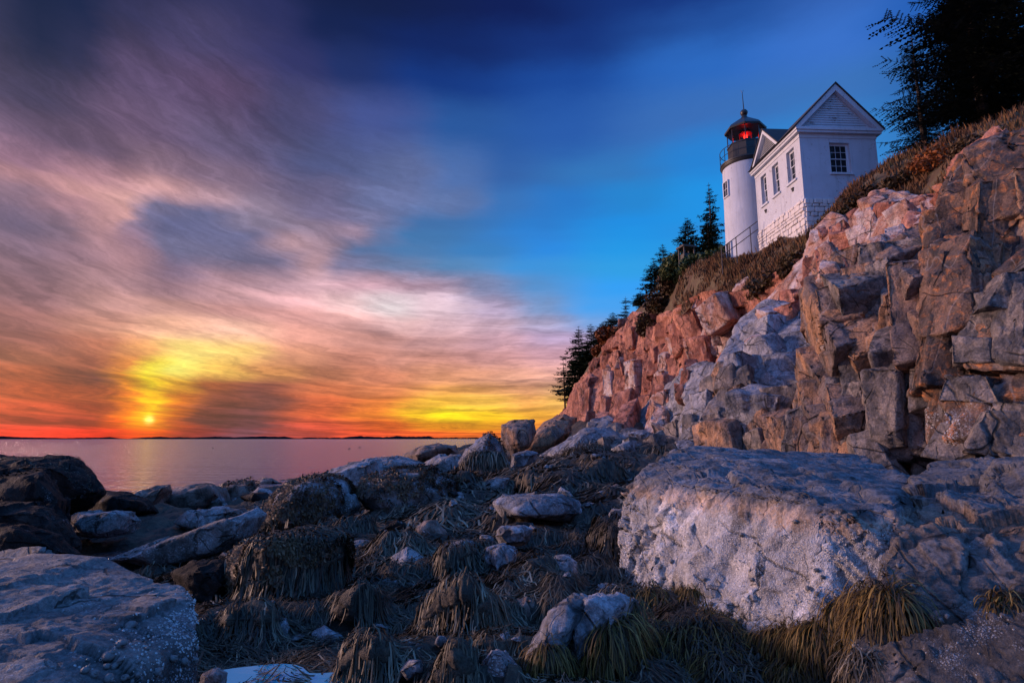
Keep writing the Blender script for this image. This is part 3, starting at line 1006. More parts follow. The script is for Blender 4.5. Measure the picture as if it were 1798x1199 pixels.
def water_mat(name, deep, rough, s, bstr, calm=False):
    m, n, b = new_mat(name)
    P = n.node('ShaderNodeNewGeometry').outputs['Position']
    x, y, z = n.sep(P)
    w1 = n.noise(n.xyz(n.m('MULTIPLY', x, 0.055 * s), n.m('MULTIPLY', y, 0.34 * s), 0), 1.0, 5, 0.6, dist=0.6)
    w2 = n.noise(n.xyz(n.m('MULTIPLY', x, 0.9 * s), n.m('MULTIPLY', y, 2.6 * s), 4), 1.0, 4, 0.6)
    n.put(b.inputs['Base Color'], deep)
    b.inputs['Roughness'].default_value = rough
    b.inputs['IOR'].default_value = 1.33
    b.inputs['Specular IOR Level'].default_value = 0.5
    bn = n.node('ShaderNodeBump')
    bn.inputs['Strength'].default_value = bstr
    bn.inputs['Distance'].default_value = 4.5 if not calm else 0.02
    n.put(bn.inputs['Height'], n.m('ADD', w1, n.m('MULTIPLY', w2, 0.35)))
    n.put(b.inputs['Normal'], bn.outputs[0])
    return m


SEA = water_mat('sea_water', (0.30, 0.245, 0.265), 0.15, 1.0, 1.0)
POOL = water_mat('pool_water', (0.03, 0.34, 0.50), 0.03, 6.0, 0.10, True)  # cyan base colour stands in for bright sky mirrored in the pool

# ------------------------------------------------------------------ sea and the far shore
me = bpy.data.meshes.new('sea')
xs = [-60000, -4000, -400, -80, -20, 10, 60, 400, 4000, 60000]
ys = [-4000, -200, 5, 20, 40, 80, 200, 1000, 6000, 20000, 70000]
vv = [(x, y, 0.0) for y in ys for x in xs]
ff = [(j * len(xs) + i, j * len(xs) + i + 1, (j + 1) * len(xs) + i + 1, (j + 1) * len(xs) + i) for j in range(len(ys) - 1) for i in range(len(xs) - 1)]
me.from_pydata(vv, [], ff)
sea = link('sea', me, SEA)
tag(sea, kind='structure')

ISLE = simple_mat('far_wooded_shore', (0.010, 0.011, 0.014), 1.0, 0.3, 0.01, 0.0, spec=0.0)


def island(x0, x1, Y, hpx, label, seed, T=500):
    """low wooded land on the horizon, photo x from x0 to x1, hpx photo pixels tall"""
    n = 70
    rng = np.random.RandomState(seed)
    t = np.linspace(0, 1, n)
    hh = np.clip(np.minimum(t, 1 - t) * 9, 0, 1) ** 0.6
    nz = fbm(np.stack([t * 8, t * 0, t * 0 + seed], -1), 4, seed)
    tall = hpx / F * Y * hh * (0.75 + 0.35 * nz)
    xw = (x0 + (x1 - x0) * t - 899) / F * Y / 1.0
    rows_ = []
    for k, (dy, s) in enumerate(((0, 0.0), (T * 0.15, 0.8), (T * 0.4, 1.0), (T, 0.0))):
        z = tall * s + (0 if s else -1.0)
        if s:
            z = z + np.abs(fbm(np.stack([t * 60, t * 0 + k, t * 0], -1), 3, seed + k)) * 0.9 / F * Y * hh
        rows_.append(np.stack([xw * (1 + dy / Y * 0.2), np.full(n, Y + dy), z], -1))
    co = np.concatenate(rows_)
    q = np.array([(r * n + i, r * n + i + 1, (r + 1) * n + i + 1, (r + 1) * n + i) for r in range(3) for i in range(n - 1)])
    o = link('island', mesh_np('island', co, q), ISLE)
    o['label'] = label
    tag(o, kind='structure')
    return o


island(-260, 105, 3600, 5.5, 'low dark wooded shore at the left end of the horizon', 3)
island(110, 205, 5200, 2.2, 'thin dark islet left of the setting sun', 4)
island(225, 520, 4300, 4.2, 'long low dark island under the setting sun', 5)
island(505, 640, 5600, 2.2, 'thin dark shore right of the long island', 6)
island(575, 770, 4000, 5.0, 'dark wooded rise on the horizon before the cliff', 7)
island(720, 900, 5200, 2.4, 'faint thin shore running behind the rocky point', 8)

# ------------------------------------------------------------------ ground
GPTS = np.array([atz(*q) for q in (
    (480, 1190, 1.05), (800, 1199, 1.12), (1000, 1199, 1.15), (1100, 1100, 1.2), (600, 1080, 1.0), (350, 1060, 0.85), (700, 950, 1.0), (450, 930, 0.45),
    (900, 880, 1.35), (1000, 850, 1.75), (1100, 805, 2.35), (700, 850, 0.75), (820, 800, 1.9), (300, 900, 0.15), (200, 868, -0.5), (60, 900, 0.0),
    (440, 862, -0.35), (560, 838, -0.2), (620, 822, -0.1), (1250, 1190, 1.2), (1500, 1190, 1.3))]
    + [(-1, 2, 0.9), (1, 2, 1.0), (4, 2.5, 1.3), (-4, 2.5, 0.9), (-8, 8, 0.3), (-9, 16, -0.1), (-30, 20, -2.5), (-40, 40, -3), (-26, 45, -2.5), (-20, 58, -2.2), (-16, 75, -2.5), (-5, 88, -2.5), (-12, 48, 0.2), (-8, 58, 0.6), (-2, 68, 1.2), (4, 60, 3.0),
       (0, 46, 2.6), (8, 46, 4.5), (8, 30, 2.8), (9, 20, 2.3), (7, 11, 2.0), (12, 10, 2.2), (25, 12, 2.5), (30, 40, 5.0), (0, -5, 0.8), (-20, -5, -2), (20, -5, 1.2)])


def gbase(x, y):
    x = np.asarray(x, float)
    y = np.asarray(y, float)
    num = np.zeros_like(x)
    den = np.zeros_like(x)
    for (a, b, c) in GPTS:
        sc_ = 0.25 + 0.02 * abs(b)
        w = 1.0 / (((x - a) ** 2 + (y - b) ** 2) / (sc_ * sc_) + 0.3) ** 1.6
        num += w * c
        den += w
    return num / den


def ground_z(x, y):
    x = np.asarray(x, float)
    y = np.asarray(y, float)
    z = gbase(x, y)
    p = np.stack([x.ravel(), y.ravel(), np.zeros(x.size)], -1)
    lump = fbm(p / 1.5, 3, 5).reshape(x.shape) * 0.16 + np.maximum(0, fbm(p / 0.55, 2, 8)).reshape(x.shape) * 0.10
    far = np.clip((np.abs(y) - 2) / 30, 0.25, 1.6)
    return z + lump * (0.6 + 0.7 * far)


ny, nx = 330, 260
tt = np.linspace(0, 1, ny)
Yg = 1.0 + (np.exp(tt * 4.55) - 1) / (math.exp(4.55) - 1) * 95.0
Xg = np.linspace(-1, 1, nx)
XX = Xg[None, :] * (5.5 + Yg[:, None] * 0.62)
YY = np.repeat(Yg[:, None], nx, 1)
ZZ = ground_z(XX, YY)
co = np.stack([XX, YY, ZZ], -1).reshape(-1, 3)
ii = np.arange(ny - 1)[:, None] * nx + np.arange(nx - 1)[None, :]
q = np.stack([ii, ii + 1, ii + nx + 1, ii + nx], -1).reshape(-1, 4)
nr = normals_of(co, q)
co2, tone, crack = fracture(co, nr, 1.6, 41, amp=0.8)
ground = link('ground', mesh_np('ground', co2, q, attrs={'tone': tone, 'crack': crack}), WEEDBED)
tag(ground, kind='structure')


def gz(x, y):
    return float(ground_z(np.array([x]), np.array([y]))[0])


def base_Y(px, py, lift=0.0):
    """distance at which the photo pixel meets the ground"""
    kx, kz = ray(px, py)
    Y = np.geomspace(2.0, 90, 600)
    d = CAM_Z + kz * Y - (ground_z(kx * Y, Y) + lift)
    hit = np.where(d < 0)[0]
    return float(Y[hit[0]]) if len(hit) else 60.0


# ------------------------------------------------------------------ cliff and hillside
ST_ = [  # bottom, middle, top (photo x, y, distance), back (world)
    ((960, 770, 74), (975, 745, 76), (992, 726, 78), (14, 96, 8.0)),
    ((1010, 768, 63), (1015, 690, 65), (1022, 660, 67), (17, 90, 10.5)),
    ((1090, 778, 55), (1085, 660, 57), (1095, 572, 59), (20, 78, 14.2)),
    ((1160, 782, 47), (1150, 640, 50), (1150, 558, 53), (22, 68, 15.2)),
    ((1230, 785, 37), (1230, 620, 41), (1238, 512, 39), (22, 60, 16.0)),
    ((1330, 800, 27), (1330, 590, 31), (1318, 508, 33.0), (22, 52, 16.5)),
    ((1420, 810, 20), (1420, 490, 25), (1412, 452, 28), (24, 46, 16.8)),
    ((1520, 810, 16), (1520, 430, 21), (1490, 385, 25.5), (27, 42, 17.8)),
    ((1640, 810, 13), (1640, 350, 17), (1600, 348, 22), (31, 40, 19)),
    ((1800, 810, 11.5), (1800, 290, 13), (1750, 250, 17), (34, 38, 20)),
    ((2050, 820, 10), (2050, 180, 11), (2050, 170, 16), (38, 34, 21)),
    ((2600, 820, 9), (2600, 100, 10), (2700, 100, 15), (48, 30, 22)),
]


def catmull(P, t):
    P = np.asarray(P, float)
    i = np.clip(np.floor(t).astype(int), 0, len(P) - 2)
    f = (t - i)[:, None]
    p0, p1, p2, p3 = P[np.maximum(i - 1, 0)], P[i], P[i + 1], P[np.minimum(i + 2, len(P) - 1)]
    return 0.5 * ((2 * p1) + (-p0 + p2) * f + (2 * p0 - 5 * p1 + 4 * p2 - p3) * f ** 2 + (-p0 + 3 * p1 - 3 * p2 + p3) * f ** 3)


ncol = 420
tcol = np.linspace(0, len(ST_) - 1, ncol)
Lb = catmull([at(s[0][0], s[0][1], s[0][2] + 1.5) for s in ST_], tcol)
Lm = catmull([at(s[1][0], s[1][1], s[1][2] + 2.2) for s in ST_], tcol)
Lt = catmull([at(*s[2]) for s in ST_], tcol)
Lk = catmull([s[3] for s in ST_], tcol)
L0 = Lb + np.array([-0.5, -1.0, -3.0])
nrow = 100
rws = []
for v in np.linspace(0, 3, nrow):
    if v < 1:
        rws.append(L0 * (1 - v) + Lb * v)
    elif v < 2:
        rws.append(Lb * (2 - v) + Lm * (v - 1))
    else:
        rws.append(Lm * (3 - v) + Lt * (v - 2))
co = np.stack(rws).reshape(-1, 3)
ii = np.arange(nrow - 1)[:, None] * ncol + np.arange(ncol - 1)[None, :]
q = np.stack([ii, ii + 1, ii + ncol + 1, ii + ncol], -1).reshape(-1, 4)
nr = normals_of(co, q)
co2, tone, crack = fracture(co, nr, 5.0, 61, amp=1.0, aniso=(1, 1, 0.7))
cliff = link('cliff', mesh_np('cliff', co2, q, smooth=False, attrs={'tone': tone, 'crack': crack}), PINK)
tag(cliff, 'pink and grey granite cliff rising from the beach to the lighthouse', kind='structure')

SKYL = [(1000, 722, 82), (1030, 652, 72), (1100, 560, 63), (1155, 514, 56), (1240, 456, 40.5), (1308, 448, 35.3), (1425, 394, 30.5), (1500, 326, 28.5), (1610, 268, 27), (1740, 222, 23), (2050, 140, 20), (2700, 90, 18)]
Ls = catmull([at(*s) for s in SKYL], tcol)
nrow = 70
rws = []
Lt0 = Lt + np.array([0.0, -0.6, -0.9])
for v in np.linspace(0, 1, nrow):
    if v < 0.55:
        w = v / 0.55
        rws.append(Lt0 * (1 - w) + Ls * w + np.array([0, 0, math.sin(math.pi * w) * 0.25]))
    else:
        w = (v - 0.55) / 0.45
        rws.append(Ls * (1 - w) + Lk * w)
for v in (0.5, 1.0):
    rws.append(Lk + np.array([30 * v, 30 * v, -1.0 * v]))
nrow += 2
co = np.stack(rws).reshape(-1, 3)
co[:, 2] += fbm(co / 2.2, 4, 17) * 0.30
hcol = co.reshape(nrow, ncol, 3)
ii = np.arange(nrow - 1)[:, None] * ncol + np.arange(ncol - 1)[None, :]
q = np.stack([ii, ii + 1, ii + ncol + 1, ii + ncol], -1).reshape(-1, 4)
hillside = link('hillside', mesh_np('hillside', co, q), SOIL)
tag(hillside, kind='structure')

# ------------------------------------------------------------------ blocks of the cliff (parts of it)
BL = [  # material, corners (photo x, y, distance), depth behind, extra
    (PINK, [(1003, 742, 64), (1010, 690, 64), (1030, 658, 64), (1062, 632, 63), (1110, 628, 61), (1165, 604, 58), (1172, 690, 54), (1165, 748, 54), (1080, 752, 58)], 8, dict(aniso=(1, 1, .6), S=4.0)),
    (PINK, [(1062, 642, 62), (1090, 572, 60), (1110, 545, 59), (1160, 556, 55), (1168, 622, 54), (1110, 645, 57)], 8, dict(S=4)),
    (PINK, [(1142, 722, 51), (1150, 610, 52), (1165, 578, 52), (1192, 548, 50), (1235, 522, 47), (1292, 532, 43), (1262, 600, 42), (1240, 645, 42), (1190, 705, 45)], 8, dict(S=3.2, groove=1.5)),
    (PALE, [(1190, 560, 47), (1215, 532, 46), (1260, 503, 43.5), (1330, 476, 38), (1322, 522, 36), (1290, 592, 36), (1230, 622, 39.5)], 6, dict(S=2.8, groove=1.6)),
    (PINK, [(1298, 592, 33), (1330, 542, 33), (1390, 486, 30), (1450, 472, 26), (1466, 500, 24), (1420, 545, 25), (1350, 596, 28)], 5, dict(S=2.2, groove=1.4)),
    (PALE, [(1415, 484, 26), (1410, 442, 26.5), (1430, 402, 26.5), (1460, 372, 26), (1482, 380, 25), (1502, 422, 24), (1502, 462, 23.5), (1440, 494, 24.5)], 3, dict(S=2.2, groove=1.4)),
    (PALE, [(1495, 432, 23.6), (1500, 374, 24.4), (1528, 338, 24), (1560, 332, 23.5), (1582, 352, 22.5), (1640, 348, 20.6), (1646, 376, 19.6), (1600, 402, 19.6), (1540, 432, 21.6)], 3, dict(S=2.0, groove=1.5)),
    (PALE, [(1330, 540, 30), (1370, 500, 29.5), (1402, 470, 28), (1420, 440, 27), (1432, 470, 25.5), (1420, 505, 25), (1360, 545, 27.5)], 3, dict(S=1.8)),
    (GREY, [(1255, 642, 24), (1265, 622, 24.5), (1300, 562, 26), (1345, 532, 26), (1400, 532, 24.5), (1425, 562, 23), (1415, 660, 20.5), (1400, 702, 19.5), (1330, 712, 20.5), (1270, 655, 23.5)], 5, dict(S=3.4)),
    (TAN, [(1250, 655, 22.6), (1262, 632, 22.6), (1300, 642, 21.1), (1326, 692, 20.1), (1320, 742, 19.6), (1285, 772, 19.9), (1258, 722, 21.1)], 4, dict(S=3.0, groove=0.7, crag=0.7)),
    (DARK, [(1300, 702, 19.8), (1400, 692, 18.4), (1412, 792, 17.8), (1340, 808, 18.3), (1290, 782, 19.3)], 4, dict(S=2.4)),
    (TAN, [(1460, 452, 16.6), (1465, 440, 17), (1530, 427, 16.8), (1615, 392, 15.4), (1640, 402, 14.9), (1650, 482, 14.5), (1640, 602, 14.1), (1560, 612, 14.3), (1470, 602, 15.3), (1425, 562, 17.2), (1420, 502, 17.8)], 4, dict(S=3.0, aniso=(1, 1, .55), groove=1.3)),
    (TAN, [(1398, 806, 15.8), (1395, 702, 16.3), (1430, 592, 16.8), (1480, 562, 16), (1530, 592, 14.8), (1512, 702, 14.2), (1492, 806, 13.8)], 4, dict(S=2.6, aniso=(1, 1, .5), groove=1.2)),
    (DARK, [(1520, 806, 13.5), (1530, 692, 13.7), (1556, 604, 14), (1586, 596, 13.3), (1640, 592, 13.4), (1640, 702, 13.1), (1626, 806, 12.9)], 4, dict(S=3.0, crag=0.7)),
    (RIGHT, [(1640, 790, 12.1), (1650, 622, 12.3), (1645, 482, 12.7), (1627, 388, 13.3), (1660, 302, 13.5), (1690, 258, 13.5), (1745, 240, 13.1), (1850, 222, 12.3), (1900, 500, 10.9), (1900, 640, 10.7), (1720, 652, 11.6)], 5, dict(S=3.2, aniso=(1, 1, .5), groove=1.4)),
    (RIGHT, [(1718, 545, 11.2), (1755, 480, 11.1), (1800, 440, 10.9), (1950, 400, 9.9), (1950, 655, 9.5), (1702, 650, 11.1), (1692, 640, 11.2)], 4, dict(S=2.6, crag=0.8)),
    (RIGHT, [(1636, 800, 11.6), (1655, 722, 11.4), (1692, 660, 11.3), (1950, 665, 9.9), (1950, 766, 9.6), (1780, 766, 10.4), (1660, 772, 11.2)], 4, dict(S=2.6, crag=0.7)),
    (RIGHT, [(1690, 262, 13.2), (1712, 246, 13.2), (1760, 236, 12.8), (1850, 205, 12), (1850, 320, 11.4), (1760, 420, 11.8), (1700, 380, 12.6)], 4, dict(S=1.8, groove=1.3)),
    (TAN, [(1540, 612, 14.2), (1545, 540, 14.1), (1570, 506, 14.2), (1622, 512, 13.8), (1624, 560, 13.7), (1600, 612, 13.7)], 2, dict(S=1.6)),
    (GREY, [(1105, 762, 44), (1115, 722, 44), (1135, 702, 43), (1185, 692, 40), (1192, 662, 39), (1225, 642, 37), (1255, 652, 35), (1262, 722, 33), (1252, 792, 31), (1160, 806, 36)], 6, dict(S=3.0, groove=1.3)),
    (DARK, [(1000, 806, 47), (1010, 748, 49), (1060, 722, 47), (1100, 714, 45), (1112, 762, 42), (1100, 806, 39)], 6, dict(S=3.0, groove=1.3)),
    (GREY, [(1192, 742, 30), (1215, 692, 31), (1255, 692, 29), (1285, 742, 26), (1292, 806, 24), (1200, 806, 28)], 4, dict(S=2.4, groove=1.3)),
    (DARK, [(1240, 764, 24.5), (1310, 752, 21.8), (1332, 806, 19.8), (1290, 818, 19.8), (1240, 814, 22.8)], 3, dict(S=1.6)),
    (DARK, [(1120, 800, 34), (1150, 762, 35), (1200, 772, 31), (1230, 800, 27), (1190, 825, 26), (1130, 828, 30)], 4, dict(S=1.8)),
    (GREY, [(1185, 690, 35), (1195, 645, 36), (1240, 632, 35), (1262, 640, 32), (1262, 700, 30), (1210, 712, 32)], 4, dict(S=2)),
]
for k, (mt, pts, bk, kw) in enumerate(BL):
    kw.setdefault('amp', 0.45)
    block('rock_block', pts, mt, 100 + k * 3, back=bk, parent=cliff, q=0.6, **kw)

# ------------------------------------------------------------------ smaller blocks split off the cliff along its joints
bpy.context.view_layer.update()
DG = bpy.context.evaluated_depsgraph_get()
EYE = Vector((0, 0, CAM_Z))


def prism_block(loc, nrm, w, h, t, mat, seed, lean):
    """angular block: a tapering box with knocked-off corners, one face towards nrm"""
    rs_ = np.random.RandomState(seed)
    n_ = np.array(nrm) / np.linalg.norm(nrm)
    up_ = np.array([lean[0], lean[1], 1.0])
    up_ = up_ - n_ * (up_ @ n_)
    up_ /= np.linalg.norm(up_)
    sd_ = np.cross(up_, n_)
    pts = []
    tw, tb = rs_.uniform(0.55, 1.0), rs_.uniform(0.75, 1.1)
    sk = rs_.uniform(-.25, .25)
    for (a, b, c) in [(x, y, z) for x in (-1, 1) for y in (-1, 1) for z in (-1, 1)]:
        k = tw if b > 0 else tb
        p = np.array([a * w / 2 * k + sk * b * w / 2, b * h / 2, c * t / 2])
        p = p * (1 + rs_.uniform(-.16, .16, 3))
        if c > 0 and rs_.rand() < 0.45:
            p2 = p.copy()
            p2[2] -= t * rs_.uniform(.15, .5)
            p3 = p.copy()
            p3[0] *= rs_.uniform(.55, .85)
            p3[1] *= rs_.uniform(.7, .95)
            pts += [p2, p3]
        else:
            pts.append(p)
    W3 = [tuple(np.array(loc) + sd_ * p[0] + up_ * p[1] + n_ * p[2]) for p in pts]
    me, lo = sharp_rock('rock_block', W3, seed, amp=0.30, q=0.85, crag=0.9, groove=1.2, bevel=0.022)
    o = link('rock_block', me, mat, cliff, lo)
    ROCKS.append(o)
    return o


FACES = {  # joint faces of each stretch of cliff (outward normals) and the lean of its columns
    'far': ([(-.80, -.58, .12), (-.25, -.96, .1), (.35, -.93, .1), (-.3, -.4, .86)], (-.10, 0)),
    'mid': ([(-.72, -.66, .2), (.30, -.94, .15), (-.35, -.5, .79)], (-.18, 0)),
    'slope': ([(-.55, -.60, .58), (-.85, -.45, .25), (.35, -.88, .3), (-.1, -.35, .93)], (-.25, .1)),
    'right': ([(-.82, -.55, .12), (.22, -.97, .10), (-.30, -.94, .12)], (.22, 0)),
}
SPLIT = [  # photo polygon, face set, count, block width range in photo pixels, height factor, materials
    ([(1008, 735), (1030, 660), (1095, 630), (1165, 605), (1168, 745), (1080, 752)], 'far', 26, (22, 52), (1.1, 2.6), (PINK, PINK, PALE)),
    ([(1068, 640), (1095, 565), (1155, 550), (1165, 610), (1110, 640)], 'far', 10, (22, 44), (0.9, 1.8), (PINK, PINK)),
    ([(1148, 715), (1155, 590), (1235, 525), (1300, 530), (1262, 600), (1195, 700)], 'far', 24, (22, 50), (0.9, 1.9), (PINK, PALE, PINK)),
    ([(1195, 600), (1215, 535), (1320, 490), (1300, 590), (1235, 622)], 'slope', 14, (26, 52), (0.8, 1.5), (PALE, PINK)),
    ([(1300, 600), (1340, 540), (1460, 470), (1460, 520), (1400, 555), (1350, 600)], 'slope', 18, (26, 56), (0.7, 1.4), (PINK, PALE)),
    ([(1412, 480), (1430, 405), (1480, 380), (1500, 425), (1500, 465), (1440, 490)], 'mid', 11, (26, 48), (1.3, 2.4), (PALE, PINK)),
    ([(1500, 430), (1500, 378), (1530, 340), (1640, 352), (1640, 378), (1545, 430)], 'slope', 14, (28, 56), (0.8, 1.5), (PALE, PALE, PINK)),
    ([(1262, 640), (1300, 565), (1400, 535), (1420, 565), (1410, 660), (1330, 705)], 'slope', 18, (40, 90), (0.7, 1.3), (GREY, GREY)),
    ([(1255, 655), (1300, 645), (1400, 700), (1405, 795), (1290, 780)], 'mid', 12, (40, 80), (1.1, 1.9), (TAN, DARK, TAN)),
    ([(1425, 560), (1440, 470), (1470, 440), (1612, 395), (1640, 480), (1635, 600), (1480, 600)], 'mid', 20, (52, 116), (1.2, 2.4), (TAN, DARK, TAN)),
    ([(1400, 800), (1400, 700), (1435, 590), (1520, 595), (1510, 700), (1492, 800)], 'mid', 16, (36, 78), (1.4, 2.6), (TAN, TAN, DARK)),
    ([(1525, 800), (1535, 690), (1560, 605), (1636, 595), (1630, 800)], 'mid', 7, (50, 100), (1.2, 2.2), (DARK, DARK)),
    ([(1645, 640), (1640, 400), (1690, 330), (1745, 315), (1820, 300), (1820, 420), (1715, 545), (1690, 640)], 'right', 20, (50, 112), (1.4, 2.8), (RIGHT, RIGHT, TAN)),
    ([(1725, 545), (1800, 445), (1830, 440), (1830, 645), (1705, 645)], 'right', 8, (70, 130), (1.0, 2.0), (RIGHT, DARK)),
    ([(1650, 780), (1692, 662), (1830, 665), (1830, 765)], 'right', 6, (70, 130), (0.5, 1.0), (RIGHT, DARK)),
    ([(1010, 790), (1015, 750), (1060, 725), (1110, 700), (1190, 690), (1250, 655), (1262, 720), (1290, 745), (1290, 800)], 'slope', 34, (26, 58), (0.7, 1.4), (GREY, DARK, DARK)),
]


def inside(poly, x, y):
    c = False
    for (x0, y0), (x1, y1) in zip(poly, poly[1:] + poly[:1]):
        if (y0 > y) != (y1 > y) and x < (x1 - x0) * (y - y0) / (y1 - y0) + x0:
            c = not c
    return c


sp = random.Random(77)
seed_ = 3000
todo = []
for (poly, fk, cnt_, wr, hr_, mats_) in SPLIT:
    normals_, lean_ = FACES[fk]
    placed = []
    tries = 0
    xs_, ys_ = [q_[0] for q_ in poly], [q_[1] for q_ in poly]
    while len(placed) < cnt_ and tries < 900:
        tries += 1
        px, py = sp.uniform(min(xs_), max(xs_)), sp.uniform(min(ys_), max(ys_))
        if not inside(poly, px, py):
            continue
        wpx = sp.uniform(*wr)
        if any(math.hypot(px - a, (py - b) * 0.8) < 0.40 * (wpx + c) for (a, b, c) in placed):
            if tries < 600:
                continue
        rx, rz = ray(px, py)
        hit, lo, nr_, ix, ob, mt = scene.ray_cast(DG, EYE, Vector((rx, 1, rz)).normalized())
        if not hit:
            continue
        ytop = min([yy for yy in range(int(min(ys_)), int(py) + 1, 3) if inside(poly, px, yy)] or [py])
        hf = sp.uniform(*hr_)
        hf = min(hf, 2 * (py - ytop + 5) / wpx)
        if hf < 0.55:
            continue
        placed.append((px, py, wpx))
        Yd = lo.y
        w = wpx / F * Yd
        n0 = np.array(nr_) + np.array([sp.gauss(0, .35), sp.gauss(0, .3), sp.gauss(0, .2)])
        best = max(normals_, key=lambda q_: float(np.dot(n0, q_)))
        nv_ = np.array(best) + np.array([sp.gauss(0, .07), sp.gauss(0, .07), sp.gauss(0, .06)])
        h = w * hf
        t = w * sp.uniform(.8, 1.2)
        pos = np.array(lo) - nv_ / np.linalg.norm(nv_) * t * sp.uniform(0.26, 0.50)
        todo.append((pos, nv_, w, h, t, mats_[sp.randrange(len(mats_))], (lean_[0] + sp.gauss(0, .07), lean_[1] + sp.gauss(0, .05))))
for (pos, nv_, w, h, t, mt, ln_) in todo:
    seed_ += 3
    prism_block(pos, nv_, w, h, t, mt, seed_, ln_)

# ------------------------------------------------------------------ the two big foreground ledges
def flute(co, nr):
    """upright ribs weathered into the left end of the ledge"""
    s = np.stack([co[:, 0] * 6.5 + co[:, 1] * 4.5, co[:, 1] * 1.2, co[:, 2] * 0.50], -1)
    f = fbm(s, 3, 901, ridge=True)
    w = np.clip((2.55 - co[:, 2]) / 0.25, 0, 1) * np.clip((0.75 - np.abs(nr[:, 2])) / 0.3, 0, 1)
    lay = np.abs(((co[:, 2] * 9 + co[:, 0] * 1.2 + fbm(co * 1.4, 3, 905) * 1.5) % 1.0) - 0.5)
    top = np.clip(nr[:, 2] * 2 - 1.0, 0, 1)
    strk = fbm(co @ np.array([[0.9, 0.1, 0], [0.35, 3.6, 0], [0, 0, 3.0]]).T * 1.6, 3, 907, ridge=True)
    return co + nr * (f * 0.085 * w + strk * 0.030 * top)[:, None]


lip = [(1122, 838, 8.2), (1150, 812, 8.8), (1186, 792, 9.6), (1270, 850, 7.0), (1345, 880, 5.7), (1450, 893, 5.1), (1570, 892, 4.9)]
lpts = [at(*q_) for q_ in lip] + [at(*q_) for q_ in ((1215, 789, 12), (1300, 797, 12.5), (1400, 796, 12.5), (1520, 806, 11.5), (1600, 842, 7.0))]
for q_ in ((1104, 905, 8.1), (1106, 1050, 7.7), (1180, 1120, 6.4), (1330, 1160, 5.3), (1450, 1170, 4.75), (1570, 1150, 4.55)):
    x_, y_, z_ = at(*q_)
    lpts += [(x_, y_, z_), (x_, y_, 0.4)]
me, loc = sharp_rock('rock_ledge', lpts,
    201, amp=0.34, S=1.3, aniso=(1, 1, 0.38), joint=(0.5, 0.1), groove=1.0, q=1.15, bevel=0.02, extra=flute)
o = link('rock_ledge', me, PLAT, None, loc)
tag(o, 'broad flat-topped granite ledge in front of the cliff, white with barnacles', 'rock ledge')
ROCKS.append(o)
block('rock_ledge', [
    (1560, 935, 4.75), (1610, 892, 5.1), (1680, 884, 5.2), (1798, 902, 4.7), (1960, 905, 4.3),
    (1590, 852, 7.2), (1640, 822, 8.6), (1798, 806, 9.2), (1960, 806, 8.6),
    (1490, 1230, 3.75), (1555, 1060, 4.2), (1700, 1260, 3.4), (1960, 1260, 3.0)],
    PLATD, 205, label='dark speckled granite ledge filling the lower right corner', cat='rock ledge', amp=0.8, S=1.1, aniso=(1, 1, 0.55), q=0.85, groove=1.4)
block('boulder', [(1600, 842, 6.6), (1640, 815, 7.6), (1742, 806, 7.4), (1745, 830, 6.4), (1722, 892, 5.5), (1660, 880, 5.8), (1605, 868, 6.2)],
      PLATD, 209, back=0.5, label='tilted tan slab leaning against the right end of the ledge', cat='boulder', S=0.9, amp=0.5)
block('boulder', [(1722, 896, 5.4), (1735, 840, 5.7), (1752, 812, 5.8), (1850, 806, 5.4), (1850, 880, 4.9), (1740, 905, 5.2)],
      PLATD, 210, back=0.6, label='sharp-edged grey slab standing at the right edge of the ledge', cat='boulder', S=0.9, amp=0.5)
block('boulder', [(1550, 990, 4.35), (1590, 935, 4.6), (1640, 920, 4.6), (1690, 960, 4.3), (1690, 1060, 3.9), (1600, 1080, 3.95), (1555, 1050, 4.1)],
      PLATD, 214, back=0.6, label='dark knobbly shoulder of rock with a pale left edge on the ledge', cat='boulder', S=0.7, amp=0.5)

T = [atz(-170, 966, 2.12), atz(90, 968, 2.13), atz(200, 987, 2.10), atz(290, 1014, 2.07), atz(340, 1040, 2.04), atz(357, 1066, 2.0),
     atz(-170, 1330, 2.02), atz(60, 1205, 2.0), atz(190, 1112, 2.0), atz(260, 1088, 2.0),
     at(356, 1120, 3.45), at(352, 1230, 3.3), at(240, 1260, 2.9), at(60, 1420, 2.3), at(-170, 1500, 2.1), at(120, 1000, 5.2), at(-200, 1000, 5.4), at(300, 1060, 4.3)]


def strata(co, nr):
    """thin slanting ledges split off the top of the slab"""
    a = co @ np.array([0.35, 0.9, 0.9]) * 5.0 + fbm(co * 1.6, 3, 77) * 1.6
    f = a - np.floor(a)
    st_ = np.where(f > 0.86, (f - 0.86) / 0.14, 0.0)
    m_ = np.clip(fbm(co * 1.3, 3, 78) * 1.6 + 0.25, 0, 1) * np.clip(nr[:, 2] * 2 - 0.6, 0, 1)
    return co - nr * (np.sin(st_ * math.pi) * 0.028 * m_)[:, None] + nr * (f * 0.012 * m_)[:, None]


me, loc = rock_mesh('rock_slab', T, 221, p=26, amp=0.30, S=1.7, groove=0.8, crag=1.2, aniso=(1, 1, 1), q=1.05, extra=strata)
o = link('rock_slab', me, SLAB, None, loc)
tag(o, 'smooth blue-grey slab in the lower left corner with barnacles along its right edge', 'rock slab')
ROCKS.append(o)

